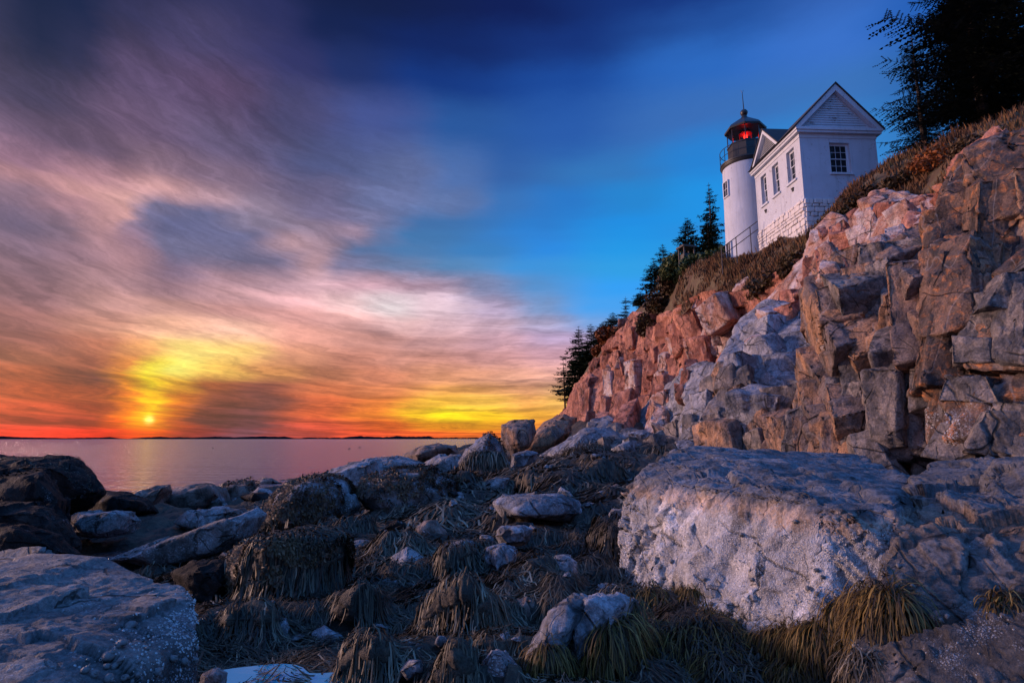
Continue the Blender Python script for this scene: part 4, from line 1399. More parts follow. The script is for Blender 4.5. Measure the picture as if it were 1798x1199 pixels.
# ------------------------------------------------------------------ boulders of the shore: outline in the photo, ground contact gives the distance
BO = [
    # outline, depth factor, material, label, options
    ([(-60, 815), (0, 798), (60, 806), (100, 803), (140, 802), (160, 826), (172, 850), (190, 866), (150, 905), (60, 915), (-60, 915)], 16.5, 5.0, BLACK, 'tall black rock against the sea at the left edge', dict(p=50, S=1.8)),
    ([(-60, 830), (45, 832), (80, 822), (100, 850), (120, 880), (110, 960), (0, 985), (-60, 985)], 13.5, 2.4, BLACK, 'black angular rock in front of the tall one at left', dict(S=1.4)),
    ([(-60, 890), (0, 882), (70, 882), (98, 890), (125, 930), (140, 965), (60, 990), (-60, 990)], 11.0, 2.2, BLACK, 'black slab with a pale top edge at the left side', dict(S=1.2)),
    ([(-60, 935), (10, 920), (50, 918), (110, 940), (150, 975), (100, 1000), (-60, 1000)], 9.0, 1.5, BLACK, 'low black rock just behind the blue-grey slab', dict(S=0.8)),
    ([(150, 880), (180, 862), (230, 868), (262, 880), (280, 900), (230, 915), (165, 910)], 21.0, 3.0, BLACK, 'small black rock at the foot of the tall one', dict()),
    ([(178, 905), (210, 880), (255, 862), (300, 850), (302, 862), (280, 895), (240, 915), (190, 922)], 24.0, 4.0, RUST, 'slanting rust-brown slab on the water line under the sun', dict()),
    ([(255, 900), (290, 868), (330, 855), (375, 850), (395, 862), (400, 890), (340, 905), (275, 915)], 26.0, 4.0, RUST, 'long tilted brown slab second along the water line', dict()),
    ([(375, 888), (385, 858), (400, 850), (445, 844), (462, 868), (440, 885), (400, 895)], 29.0, 3.0, RUST, 'reddish brown rock third along the water line', dict()),
    ([(405, 888), (430, 872), (455, 857), (475, 862), (490, 880), (460, 895), (420, 898)], 27.0, 2.5, SHORE, 'grey rock with a bluish top beside the water inlet', dict()),
    ([(448, 848), (462, 838), (480, 840), (496, 848), (470, 852)], 41.0, 2.0, RUST, 'low weedy rock awash in the sea', dict()),
    ([(118, 915), (130, 900), (200, 896), (235, 900), (246, 915), (235, 935), (170, 945), (125, 935)], 15.5, 2.2, SHORE, 'flat dark slab with a lit top behind the slab corner', dict(S=1.0)),
    ([(305, 918), (330, 895), (385, 890), (430, 892), (437, 902), (400, 925), (340, 935)], 17.5, 2.4, SHORE, 'flat brown slab at the middle of the left shore', dict(S=1.0)),
    ([(180, 985), (300, 948), (420, 905), (455, 890), (470, 902), (450, 945), (380, 985), (260, 1000)], 11.0, 2.0, SHORE, 'long ramp-like grey slab rising to the right', dict(S=1.3)),
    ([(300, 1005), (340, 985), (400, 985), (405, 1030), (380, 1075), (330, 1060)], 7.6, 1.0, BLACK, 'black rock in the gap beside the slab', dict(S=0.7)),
    ([(442, 945), (455, 905), (490, 860), (520, 845), (560, 830), (600, 835), (625, 850), (620, 900), (560, 945), (480, 952)], 15.0, 3.5, SHORE, 'big rounded grey boulder draped with brown weed in the middle', dict(soft=True, p=18, S=1.3)),
    ([(545, 850), (560, 835), (590, 825), (612, 812), (660, 810), (672, 835), (650, 862), (590, 870)], 21.0, 3.0, SHORE, 'bluish boulder behind the big weed-draped one', dict()),
    ([(578, 895), (600, 868), (628, 864), (640, 890), (610, 912), (582, 910)], 15.5, 1.6, SHORE, 'small round grey boulder beside the weed-topped block', dict(soft=True, p=18)),
    ([(626, 870), (640, 838), (690, 825), (760, 820), (800, 850), (812, 890), (780, 915), (690, 912), (640, 895)], 15.5, 3.0, SHORE, 'square boulder with a pale blue face and weed on top', dict(S=1.3)),
    ([(600, 830), (640, 805), (700, 798), (750, 812), (740, 835), (680, 845), (620, 850)], 24.0, 4.0, SHORE, 'low bluish rock in the middle of the shore', dict()),
    ([(708, 800), (740, 782), (770, 778), (800, 784), (806, 800), (770, 815), (720, 815)], 32.0, 4.0, RUST, 'reddish rock at the edge of the sea left of the pointed boulder', dict()),
    ([(740, 818), (770, 800), (810, 798), (820, 815), (800, 840), (760, 845)], 27.0, 3.0, SHORE, 'grey rounded rock below the reddish ones', dict()),
    ([(640, 818), (660, 806), (690, 800), (700, 812), (670, 822)], 34.0, 2.0, SHORE, 'small grey rock at the water left of the reddish rock', dict()),
    ([(598, 828), (612, 818), (632, 814), (644, 822), (620, 832)], 33.0, 2.0, SHORE, 'little grey rock at the water beyond the bluish boulder', dict()),
    ([(802, 815), (820, 785), (845, 768), (860, 759), (875, 775), (886, 800), (870, 816), (830, 820)], 26.0, 3.0, GREY, 'pointed grey boulder by the sea below the cliff', dict(p=30, S=1.6)),
    ([(878, 780), (880, 745), (905, 738), (938, 738), (942, 760), (930, 785), (900, 800)], 33.0, 3.0, TAN, 'square brown boulder standing against the sunset sky', dict(p=30, S=1.8)),
    ([(905, 800), (920, 775), (945, 752), (975, 738), (1000, 740), (1005, 760), (980, 790), (940, 808)], 36.0, 4.0, TAN, 'rounded tan boulder below the lone leaning spruce', dict()),
    ([(930, 770), (955, 742), (990, 728), (1015, 732), (1012, 752), (960, 772)], 50.0, 6.0, TAN, 'far tan outcrop under the spruces', dict()),
    ([(895, 825), (898, 798), (925, 790), (945, 795), (935, 820), (910, 832)], 24.0, 2.0, GREY, 'flat pale blue slab leaning below the square brown boulder', dict(crag=0.5)),
    ([(945, 800), (970, 785), (1000, 770), (1030, 752), (1070, 748), (1100, 770), (1090, 810), (1040, 822), (980, 822)], 30.0, 5.0, GREY, 'jumble of dark blue-grey rock at the foot of the cliff', dict(groove=1.5, S=1.6)),
    ([(840, 850), (870, 838), (895, 840), (890, 860), (850, 866)], 18.0, 1.2, SHORE, 'pale flat stone among the weed below the pointed boulder', dict()),
    ([(866, 882), (885, 870), (940, 868), (990, 868), (1015, 880), (1025, 900), (1000, 915), (940, 912), (880, 905)], 12.2, 2.0, GREY, 'long whitish-blue slab in the weed', dict(S=0.9, crag=1.2)),
    ([(868, 940), (880, 925), (920, 922), (934, 930), (925, 955), (880, 962)], 9.8, 1.0, GREY, 'flat blue-topped block half sunk in weed', dict(S=0.6)),
    ([(852, 985), (855, 962), (885, 955), (910, 962), (905, 985), (872, 1005)], 8.6, 0.9, GREY, 'pale pinkish block just below the flat blue one', dict(S=0.5)),
    ([(770, 968), (785, 955), (820, 948), (835, 955), (815, 968), (785, 975)], 9.6, 0.7, GREY, 'small flat blue stone showing through the weed', dict(S=0.4)),
    ([(965, 1000), (975, 976), (1000, 974), (1018, 985), (1010, 1030), (985, 1035)], 7.6, 0.7, GREY, 'upright blue stone between two weed tufts', dict(S=0.5)),
    ([(1066, 905), (1076, 892), (1098, 892), (1106, 902), (1090, 914), (1072, 914)], 11.5, 0.6, SHORE, 'small pale stone beside the barnacled ledge', dict(S=0.4)),
    ([(978, 1110), (990, 1075), (1030, 1045), (1055, 1037), (1080, 1045), (1118, 1048), (1115, 1085), (1080, 1120), (1060, 1180), (1000, 1190), (975, 1150)], 4.9, 0.9, GREY, 'cracked grey boulder against the ledge in the lower middle', dict(S=0.6)),
    ([(905, 1215), (925, 1150), (960, 1085), (1010, 1042), (1036, 1045), (1030, 1075), (985, 1120), (960, 1215)], 4.8, 0.7, GREY, 'leaning grey rock with a sharp ridge beside the cracked boulder', dict(S=0.6)),
    ([(700, 1178), (718, 1157), (740, 1158), (742, 1180), (715, 1195)], 4.7, 0.3, GREY, 'small blue stone beside the tide pool weed', dict(S=0.2)),
    ([(762, 1130), (770, 1116), (782, 1115), (784, 1130), (770, 1138)], 5.2, 0.2, GREY, 'pale pebble perched above the drooping weed tuft', dict(S=0.15)),
    ([(838, 1215), (845, 1160), (862, 1138), (885, 1142), (910, 1170), (905, 1215)], 4.6, 0.6, SHORE, 'rough blue stone at the bottom edge', dict(S=0.4)),
    ([(392, 1050), (400, 975), (425, 948), (500, 935), (580, 932), (618, 945), (628, 1000), (590, 1050), (480, 1062)], 7.2, 1.8, WEEDBED, 'blocky boulder wholly covered with brown leafy weed', dict(soft=True, p=14, S=0.9)),
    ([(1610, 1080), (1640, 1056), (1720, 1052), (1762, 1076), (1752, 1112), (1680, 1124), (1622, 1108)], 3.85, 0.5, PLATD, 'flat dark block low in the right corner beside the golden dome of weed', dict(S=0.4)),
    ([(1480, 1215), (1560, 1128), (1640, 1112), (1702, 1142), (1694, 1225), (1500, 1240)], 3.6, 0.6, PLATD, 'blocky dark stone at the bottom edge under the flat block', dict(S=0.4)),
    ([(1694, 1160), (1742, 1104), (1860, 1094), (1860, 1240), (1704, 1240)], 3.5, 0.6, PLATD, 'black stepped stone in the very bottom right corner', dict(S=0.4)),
    ([(348, 1210), (355, 1185), (380, 1170), (400, 1180), (395, 1215)], 4.4, 0.4, SHORE, 'small stone at the foot of the smooth slab', dict(S=0.25)),
]
for k, (poly, Y, T_, mt, lab, kw) in enumerate(BO):
    boulder('boulder', poly, Y, T_, mt, lab, 300 + k * 5, **kw)

# mounds that carry the weed
MOUND = [
    ([(680, 1110), (700, 1045), (745, 1005), (800, 995), (860, 1010), (905, 1050), (920, 1120), (880, 1165), (740, 1165)], 5.6, 1.2, 'large hump of rock under long drooping grey-brown weed'),
    ([(740, 1215), (765, 1150), (790, 1118), (815, 1116), (838, 1140), (845, 1215)], 4.5, 0.5, 'small round hump of weed at the bottom edge'),
    ([(545, 1080), (575, 1035), (620, 1012), (690, 1015), (715, 1050), (690, 1095), (600, 1105)], 6.4, 1.0, 'weed-covered hump left of the large drooping one'),
    ([(350, 1110), (370, 1070), (420, 1052), (490, 1060), (505, 1095), (460, 1125), (380, 1128)], 6.0, 0.9, 'low weedy hump beside the smooth slab'),
    ([(870, 1030), (890, 985), (930, 968), (985, 978), (1008, 1010), (1000, 1050), (930, 1060), (880, 1055)], 7.2, 0.9, 'rounded weed tuft below the pale block'),
    ([(752, 1000), (770, 972), (810, 958), (850, 968), (862, 1000), (820, 1012), (770, 1012)], 8.6, 0.9, 'brown weed hump between the small blue stones'),
    ([(620, 1000), (650, 955), (710, 930), (770, 945), (760, 985), (690, 1010)], 9.5, 1.5, 'dim weedy hump in the middle of the shore'),
    ([(860, 860), (900, 825), (960, 808), (1060, 805), (1130, 820), (1130, 870), (1040, 885), (930, 872)], 16.0, 4.0, 'long bank of draped olive weed below the dark cliff rocks'),
    ([(1020, 960), (1040, 915), (1090, 900), (1125, 915), (1125, 1000), (1060, 1010)], 9.0, 1.4, 'dark weed bank beside the left end of the ledge'),
    ([(730, 860), (760, 825), (820, 818), (850, 840), (850, 880), (780, 895)], 17.5, 2.5, 'dark weedy boulder behind the square one'),
    ([(520, 960), (560, 920), (620, 905), (680, 920), (680, 960), (600, 985)], 11.5, 2.0, 'low dark weed bank below the big rounded boulder'),
    ([(1010, 1045), (1030, 1000), (1080, 985), (1118, 1000), (1118, 1045), (1060, 1058)], 7.4, 0.9, 'weed tuft tucked in at the corner of the ledge'),
    ([(560, 1180), (600, 1130), (680, 1110), (740, 1130), (740, 1180), (640, 1215)], 4.8, 0.8, 'matted grey weed beside the tide pool'),
]
MOUNDS = []
for k, (poly, Y, T_, lab) in enumerate(MOUND):
    MOUNDS.append(boulder('weed_mound', poly, Y, T_, WEEDBED, lab, 600 + k * 5, cat='weedy boulder', soft=True, p=4, q=0.7, amp=0.8, lump=0.20, S=T_ * 0.6, front=0.75, back=0.8, jit=0.1))

# jagged wet rocks jutting out of the weed
jr = random.Random(31)
JAG = []
MARKS = {(945, 890): 'long whitish-blue slab', (900, 942): 'flat blue-topped block', (505, 1000): 'blocky weed-covered boulder', (535, 895): 'big rounded boulder', (720, 868): 'square weed-topped boulder',
         (800, 1080): 'largest hump of weed', (990, 1008): 'upright blue stone', (1045, 1110): 'cracked grey boulder', (880, 982): 'pale pinkish block', (650, 1055): 'matted weed hump', (420, 1090): 'end of the smooth slab', (1080, 905): 'small pale stone by the ledge'}
USED = set()
TINT = ('grey-brown', 'rust-brown', 'pale grey', 'black', 'mottled')
for k in range(400):
    px, py = jr.uniform(370, 1085), jr.uniform(845, 1150)
    if any(math.hypot(px - a, (py - b) * 1.3) < 62 for (a, b) in JAG) or len(JAG) >= 30:
        continue
    if py > 1010 and px < 380:
        continue
    JAG.append((px, py))
    w = jr.uniform(20, 44) * (0.75 + 0.5 * (py - 845) / 300)
    h = w * jr.uniform(0.35, 0.8)
    Yb = base_Y(px, py + h * 0.4)
    poly = []
    for j in range(7):
        a = 2 * math.pi * j / 7 + jr.uniform(-.3, .3)
        poly.append((px + math.cos(a) * w * jr.uniform(.7, 1.15), py - math.sin(a) * h * jr.uniform(.6, 1.2)))
    mk_ = min(MARKS, key=lambda q_: math.hypot(px - q_[0], py - q_[1]))
    dx_, dy_ = px - mk_[0], py - mk_[1]
    rel = ('right of' if dx_ > 0 else 'left of') if abs(dx_) > abs(dy_) else ('just below' if dy_ > 0 else 'just behind')
    lab_ = '%s jagged rock in the weed %s the %s' % (TINT[k % 5], rel, MARKS[mk_])
    for ex in ('', 'small ', 'wet ', 'low ', 'sharp '):
        if ex + lab_ not in USED:
            lab_ = ex + lab_
            break
    USED.add(lab_)
    boulder('boulder', poly, Yb, w / F * Yb * 1.6, (SHORE, RUST, GREY, BLACK, SHORE)[k % 5], lab_, 1500 + k, group='jagged rocks in the weed', jit=0.35)

# ------------------------------------------------------------------ lighthouse and its gabled house
def paint_mat(name, col, peel, brick=False, pits=False):
    m, n, b = new_mat(name)
    P = n.node('ShaderNodeNewGeometry').outputs['Position']
    a = n.noise(P, 1.1, 6, 0.65)
    f = n.noise(P, 9.0, 6, 0.7)
    c = n.scale(col, n.m('ADD', 0.80, n.m('MULTIPLY', a, 0.36)))
    pm = n.m('MULTIPLY', n.sstep(n.noise(P, 2.6, 9, 0.75), 0.66 - peel, 0.70 - peel), n.sstep(f, 0.45, 0.58))
    c = n.mix(n.m('MULTIPLY', pm, 0.85), c, (0.13, 0.085, 0.07))
    pv = n.node('ShaderNodeTexVoronoi', feature='F1')
    n.put(pv.inputs['Vector'], P)
    pv.inputs['Scale'].default_value = 2.6
    pr, pg, pb = n.sep(pv.outputs['Color'])
    pit = n.m('MULTIPLY', n.m('SUBTRACT', 1.0, n.sstep(pv.outputs['Distance'], 0.05, 0.13)), n.m('GREATER_THAN', pr, 0.52 if pits else 2.0))
    c = n.mix(n.m('MULTIPLY', pit, 0.9), c, (0.10, 0.06, 0.05))
    stv = n.noise(n.v('MULTIPLY', P, (4.0, 4.0, 0.35)), 1.0, 5, 0.6)
    c = n.scale(c, n.m('SUBTRACT', 1.0, n.m('MULTIPLY', n.sstep(stv, 0.5, 0.75), 0.22)))
    n.put(b.inputs['Base Color'], c)
    b.inputs['Roughness'].default_value = 0.7
    h = n.m('ADD', n.m('MULTIPLY', f, 0.6), n.m('MULTIPLY', pm, -0.5))
    if brick:
        x, y, z = n.sep(P)
        br = n.node('ShaderNodeTexBrick')
        n.put(br.inputs['Vector'], n.xyz(n.m('ADD', x, y), z, 0))
        br.inputs['Scale'].default_value = 1.0
        br.inputs['Brick Width'].default_value = 0.22
        br.inputs['Row Height'].default_value = 0.075
        br.inputs['Mortar Size'].default_value = 0.008
        br.inputs['Mortar Smooth'].default_value = 0.3
        h = n.m('SUBTRACT', h, n.m('MULTIPLY', br.outputs['Fac'], 0.8))
    bn = n.node('ShaderNodeBump')
    bn.inputs['Strength'].default_value = 0.55
    bn.inputs['Distance'].default_value = 0.02
    n.put(bn.inputs['Height'], h)
    n.put(b.inputs['Normal'], bn.outputs[0])
    return m


WHITE = paint_mat('white_painted_brick', (0.53, 0.57, 0.65), 0.07, True)
TRIM = paint_mat('white_trim', (0.56, 0.60, 0.67), -0.05)
CLAP = paint_mat('peeling_clapboard', (0.52, 0.56, 0.62), 0.10)
TOWERW = paint_mat('white_tower_plaster', (0.53, 0.57, 0.65), 0.05, True, True)
STONEW = paint_mat('whitewashed_stone', (0.66, 0.63, 0.62), 0.06)
MORTAR = simple_mat('grey_mortar', (0.30, 0.27, 0.26), 0.9, 0.3, 8, 0.4)
ROOFM = simple_mat('dark_roof', (0.045, 0.042, 0.045), 0.85, 0.3, 5, 0.3)
IRON = simple_mat('black_iron', (0.016, 0.016, 0.018), 0.45, 0.3, 8, 0.1, spec=0.5)
GLASSD = simple_mat('window_glass', (0.020, 0.024, 0.030), 0.06, 0.2, 3, 0.0, spec=0.6)
WOODG = simple_mat('weathered_wood', (0.10, 0.085, 0.075), 0.85, 0.35, 9, 0.4)
RAILM = simple_mat('grey_rail', (0.085, 0.075, 0.07), 0.5, 0.2, 9, 0.1)


def clear_glass():
    m, n, b = new_mat('lantern_glass')
    b.inputs['Base Color'].default_value = (0.9, 0.95, 1, 1)
    b.inputs['Roughness'].default_value = 0.02
    b.inputs['IOR'].default_value = 1.1
    b.inputs['Transmission Weight'].default_value = 1.0
    return m


LGLASS = clear_glass()


def glow(name, col, s):
    m, n, b = new_mat(name)
    b.inputs['Base Color'].default_value = (*col, 1)
    b.inputs['Emission Color'].default_value = (*col, 1)
    b.inputs['Emission Strength'].default_value = s
    return m


RED = glow('red_beacon_light', (1.0, 0.02, 0.01), 5.0)
REDGLASS = simple_mat('red_lens_glass', (0.55, 0.030, 0.018), 0.25, 0.2, 4, 0.0)

hx, hy, _ = at(1408, 300, 30)
HZ = 14.05
house = empty('keeper_house', (hx, hy, HZ), 0.05, 'small white gabled brick house with peeling boards built against the light tower', 'house')
W_, L_, ZF, ZW = 4.25, 5.25, 1.45, 5.15


def panel_wall(mb, axis, c0, c1, u0, u1, z0, z1, ops):
    """wall between c0 and c1 across, from u0 to u1 along, with openings (ua, ub, za, zb)"""
    us = sorted({u0, u1, *[o[0] for o in ops], *[o[1] for o in ops]})
    for a, b in zip(us[:-1], us[1:]):
        zs = [(z0, z1)]
        for o in ops:
            if o[0] <= a + 1e-6 and o[1] >= b - 1e-6:
                zs = [(z0, o[2]), (o[3], z1)]
        for (p, q_) in zs:
            if axis == 'x':
                mb.box(a, c0, p, b, c1, q_)
            else:
                mb.box(c0, a, p, c1, b, q_)


FW = (1.63, 2.73, 2.96, 4.68)
LWS = [(0.62, 1.45, 2.88, 4.72), (2.38, 3.12, 2.88, 4.72), (3.86, 4.56, 2.88, 4.72)]
mb = MB()
panel_wall(mb, 'x', 0.0, 0.3, 0.3, W_, ZF, ZW, [FW])
panel_wall(mb, 'y', 0.0, 0.3, 0.0, L_, ZF, ZW, LWS)
mb.box(W_ - 0.3, 0.3, ZF, W_, L_, ZW)
mb.box(0.3, L_ - 0.3, ZF, W_ - 0.3, L_, ZW)
mb.box(0.3, 0.3, ZF, W_ - 0.3, L_ - 0.3, ZF + 0.1)
mb.build('wall', WHITE, house)
mb = MB()
mb.box(0.02, 0.02, -2.2, W_ - 0.02, L_ - 0.02, ZF)
found = mb.build('foundation', MORTAR, house)

# foundation stones, laid in rough courses on the two faces in view
rng = random.Random(5)
SV = []
for k in range(8):
    b_ = bmesh.new()
    bmesh.ops.create_cube(b_, size=1.0)
    for v in b_.verts:
        v.co += Vector((rng.uniform(-.09, .09), rng.uniform(-.05, .05), rng.uniform(-.09, .09)))
    bmesh.ops.bevel(b_, geom=b_.edges[:], offset=0.13, segments=1, affect='EDGES', profile=0.5)
    me = bpy.data.meshes.new('stone')
    b_.to_mesh(me)
    b_.free()
    me.materials.append(STONEW)
    SV.append(me)


def stones(face):
    ln = L_ if face == 'left' else W_
    z = -0.55
    while z < ZF - 0.05:
        h = min(rng.uniform(0.17, 0.36), ZF + 0.02 - z)
        if h < 0.12:
            break
        u = 0.0
        while u < ln - 0.05:
            w = min(rng.uniform(0.20, 0.62), ln - u)
            o = bpy.data.objects.new('stone', SV[rng.randrange(8)])
            C.objects.link(o)
            o.parent = found
            t_ = rng.uniform(0.16, 0.22)
            if face == 'left':
                o.location = (0.0 + rng.uniform(-.01, .02), u + w / 2, z + h / 2)
                o.scale = (t_, w - 0.02, h - 0.02)
            else:
                o.location = (u + w / 2, 0.0 + rng.uniform(-.01, .02), z + h / 2)
                o.scale = (w - 0.02, t_, h - 0.02)
            o.rotation_euler = (rng.uniform(-.05, .05) if face == 'left' else 0, rng.uniform(-.05, .05) if face != 'left' else 0, rng.uniform(-.05, .05))
            u += w
        z += h


stones('left')
stones('front')
# frieze, cornice, roof
mb = MB()
mb.box(-0.03, -0.03, ZW - 0.22, W_ + 0.03, 0.0, ZW)
mb.box(-0.03, 0.0, ZW - 0.22, 0.0, L_, ZW)
mb.build('frieze', TRIM, house)
mb = MB()
mb.box(-0.22, -0.22, ZW + 0.003, W_ + 0.22, 0.02, ZW + 0.13)
mb.box(-0.22, 0.02, ZW + 0.003, 0.02, L_ + 0.1, ZW + 0.13)
mb.box(W_ - 0.02, 0.02, ZW + 0.003, W_ + 0.22, L_ + 0.1, ZW + 0.13)
mb.box(-0.28, -0.28, ZW + 0.133, W_ + 0.28, 0.02, ZW + 0.28)
mb.box(-0.28, 0.02, ZW + 0.133, 0.02, L_ + 0.1, ZW + 0.28)
mb.box(W_ - 0.02, 0.02, ZW + 0.133, W_ + 0.28, L_ + 0.1, ZW + 0.28)
mb.build('cornice', TRIM, house)
XM, ZE, ZA = W_ / 2, ZW + 0.283, 8.0
HALF = XM + 0.30
mb = MB()
mb.prism([(-0.05, ZE), (W_ + 0.05, ZE), (XM, ZE + (ZA - ZE) * (XM + 0.05) / HALF - 0.10)], 1, 0.06, L_)
mb.build('gable_wall', TRIM, house)
sl = (ZA - ZE) / HALF
nb = 15
zb = ZE + 0.02
top_in = ZE + (ZA - ZE) - 0.52
ph = (top_in - zb) / nb
for k in range(nb):
    z0, z1 = zb + k * ph, zb + (k + 1) * ph
    a0 = max(0.03, HALF * (1 - (z0 - ZE) / (ZA - ZE)) - 0.46)
    a1 = max(0.02, HALF * (1 - (z1 - ZE) / (ZA - ZE)) - 0.46)
    mb = MB()
    vs = [(XM - a0, 0.055, z0), (XM + a0, 0.055, z0), (XM + a1, 0.055, z1), (XM - a1, 0.055, z1),
          (XM - a0, 0.005 + rng.uniform(-.006, .006), z0 + rng.uniform(0, .012)), (XM + a0, 0.005 + rng.uniform(-.006, .006), z0 + rng.uniform(0, .012)), (XM + a1, 0.040, z1 - 0.002), (XM - a1, 0.040, z1 - 0.002)]
    mb.add(vs, [(0, 1, 2, 3), (4, 7, 6, 5), (0, 4, 5, 1), (1, 5, 6, 2), (2, 6, 7, 3), (3, 7, 4, 0)])
    mb.build('plank', CLAP, house)
for s in (-1, 1):
    mb = MB()
    e, t_ = HALF, 0.30
    mb.prism([(XM + s * e, ZE), (XM, ZA), (XM, ZA - t_ * 1.3), (XM + s * (e - t_ * 1.0), ZE)], 1, -0.24, 0.05)
    mb.build('rake_board', TRIM, house)
    mb = MB()
    e2 = HALF + 0.04
    mb.prism([(XM + s * e2, ZE - 0.02), (XM, ZA + 0.02), (XM, ZA + 0.10), (XM + s * (e2 + 0.08), ZE - 0.02)], 1, -0.30, L_ + 0.12)
    mb.build('roof', ROOFM, house)
# cross gable with louvres over the left wall
YM, ZC = 3.45, 7.25
HC = 1.72
mb = MB()
mb.prism([(YM - HC + 0.1, ZE), (YM + HC - 0.1, ZE), (YM, ZC - 0.14)], 0, 0.06, XM)
mb.build('louvre_gable', TRIM, house)
nl = 13
for k in range(nl):
    z0 = ZE + 0.05 + k * (ZC - ZE - 0.45) / nl
    a0 = HC * (1 - (z0 - ZE) / (ZC - ZE)) - 0.22
    if a0 < 0.06:
        continue
    mb = MB()
    mb.add([(0.05, YM - a0, z0 + 0.09), (0.05, YM + a0, z0 + 0.09), (-0.03, YM + a0, z0), (-0.03, YM - a0, z0), (0.05, YM - a0, z0 + 0.07), (0.05, YM + a0, z0 + 0.07), (-0.03, YM + a0, z0 - 0.02), (-0.03, YM - a0, z0 - 0.02)],
           [(0, 1, 2, 3), (4, 7, 6, 5), (0, 3, 7, 4), (1, 5, 6, 2), (3, 2, 6, 7), (0, 4, 5, 1)])
    mb.build('slat', TRIM, house)
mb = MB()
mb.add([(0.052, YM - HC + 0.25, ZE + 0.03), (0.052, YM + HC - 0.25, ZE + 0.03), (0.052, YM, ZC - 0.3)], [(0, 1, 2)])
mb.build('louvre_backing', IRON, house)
for s in (-1, 1):
    mb = MB()
    mb.prism([(YM + s * (HC + 0.06), ZE), (YM, ZC), (YM, ZC - 0.26), (YM + s * (HC - 0.18), ZE)], 0, -0.24, 0.05)
    mb.build('rake_board', TRIM, house)
    mb = MB()
    mb.prism([(YM + s * (HC + 0.10), ZE - 0.01), (YM, ZC + 0.015), (YM, ZC + 0.085), (YM + s * (HC + 0.19), ZE - 0.01)], 0, -0.30, XM)
    mb.build('roof', ROOFM, house)


def sash_window(parent, axis, u0, u1, z0, z1, c, cols, rows, depth=0.16):
    """sash window set back in its opening; c = outer face of the wall"""
    def bx(m_, a, b, p, q_, d0, d1):
        if axis == 'x':
            m_.box(a, c + d0, p, b, c + d1, q_)
        else:
            m_.box(c + d0, a, p, c + d1, b, q_)
    m_ = MB()
    fw = 0.07
    d0, d1 = depth, depth + 0.09
    bx(m_, u0, u0 + fw, z0, z1, d0, d1)
    bx(m_, u1 - fw, u1, z0, z1, d0, d1)
    bx(m_, u0 + fw, u1 - fw, z1 - fw, z1, d0, d1)
    bx(m_, u0 + fw, u1 - fw, z0, z0 + fw, d0, d1)
    win = m_.build('window', TRIM, parent)
    zm = (z0 + z1) / 2
    for (za, zb2, off) in ((z0 + fw, zm + 0.02, 0.035), (zm - 0.02, z1 - fw, 0.0)):
        m_ = MB()
        sw = 0.045
        ua, ub = u0 + fw, u1 - fw
        e0, e1 = d0 + 0.01 + off, d0 + 0.042 + off
        bx(m_, ua, ua + sw, za, zb2, e0, e1)
        bx(m_, ub - sw, ub, za, zb2, e0, e1)
        bx(m_, ua + sw, ub - sw, za, za + sw, e0, e1)
        bx(m_, ua + sw, ub - sw, zb2 - sw, zb2, e0, e1)
        ga, gb, gz0, gz1 = ua + sw, ub - sw, za + sw, zb2 - sw
        bar = 0.022
        for i in range(1, cols):
            u = ga + (gb - ga) * i / cols
            bx(m_, u - bar / 2, u + bar / 2, gz0, gz1, e0 + 0.004, e1 - 0.004)
        for j in range(1, rows):
            z = gz0 + (gz1 - gz0) * j / rows
            for i in range(cols):
                a = ga + (gb - ga) * i / cols + (bar / 2 if i else 0)
                b = ga + (gb - ga) * (i + 1) / cols - (bar / 2 if i < cols - 1 else 0)
                bx(m_, a, b, z - bar / 2, z + bar / 2, e0 + 0.004, e1 - 0.004)
        m_.build('sash', TRIM, win)
        for i in range(cols):
            for j in range(rows):
                a = ga + (gb - ga) * i / cols + (bar / 2 if i else 0)
                b = ga + (gb - ga) * (i + 1) / cols - (bar / 2 if i < cols - 1 else 0)
                p = gz0 + (gz1 - gz0) * j / rows + (bar / 2 if j else 0)
                q_ = gz0 + (gz1 - gz0) * (j + 1) / rows - (bar / 2 if j < rows - 1 else 0)
                g_ = MB()
                bx(g_, a, b, p, q_, e0 + 0.014, e0 + 0.020)
                po = g_.build('pane', GLASSD, win)
                t = rng.uniform(-0.02, 0.02)
    m_ = MB()
    bx(m_, u0 - 0.10, u1 + 0.10, z0 - 0.11, z0 - 0.003, -0.09, depth)
    m_.build('sill', TRIM, win)
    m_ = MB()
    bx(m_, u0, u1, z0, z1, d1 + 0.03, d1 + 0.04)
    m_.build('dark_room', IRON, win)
    return win


sash_window(house, 'x', *FW, 0.0, 3, 2)
for w_ in LWS:
    sash_window(house, 'y', *w_, 0.0, 2, 2)
for yv in (1.0, 4.15):
    mb = MB()
    mb.box(-0.07, yv - 0.10, 2.42, -0.003, yv + 0.10, 2.50)
    mb.box(-0.05, yv - 0.06, 2.30, -0.003, yv + 0.06, 2.417)
    mb.build('wall_bracket', IRON, house)

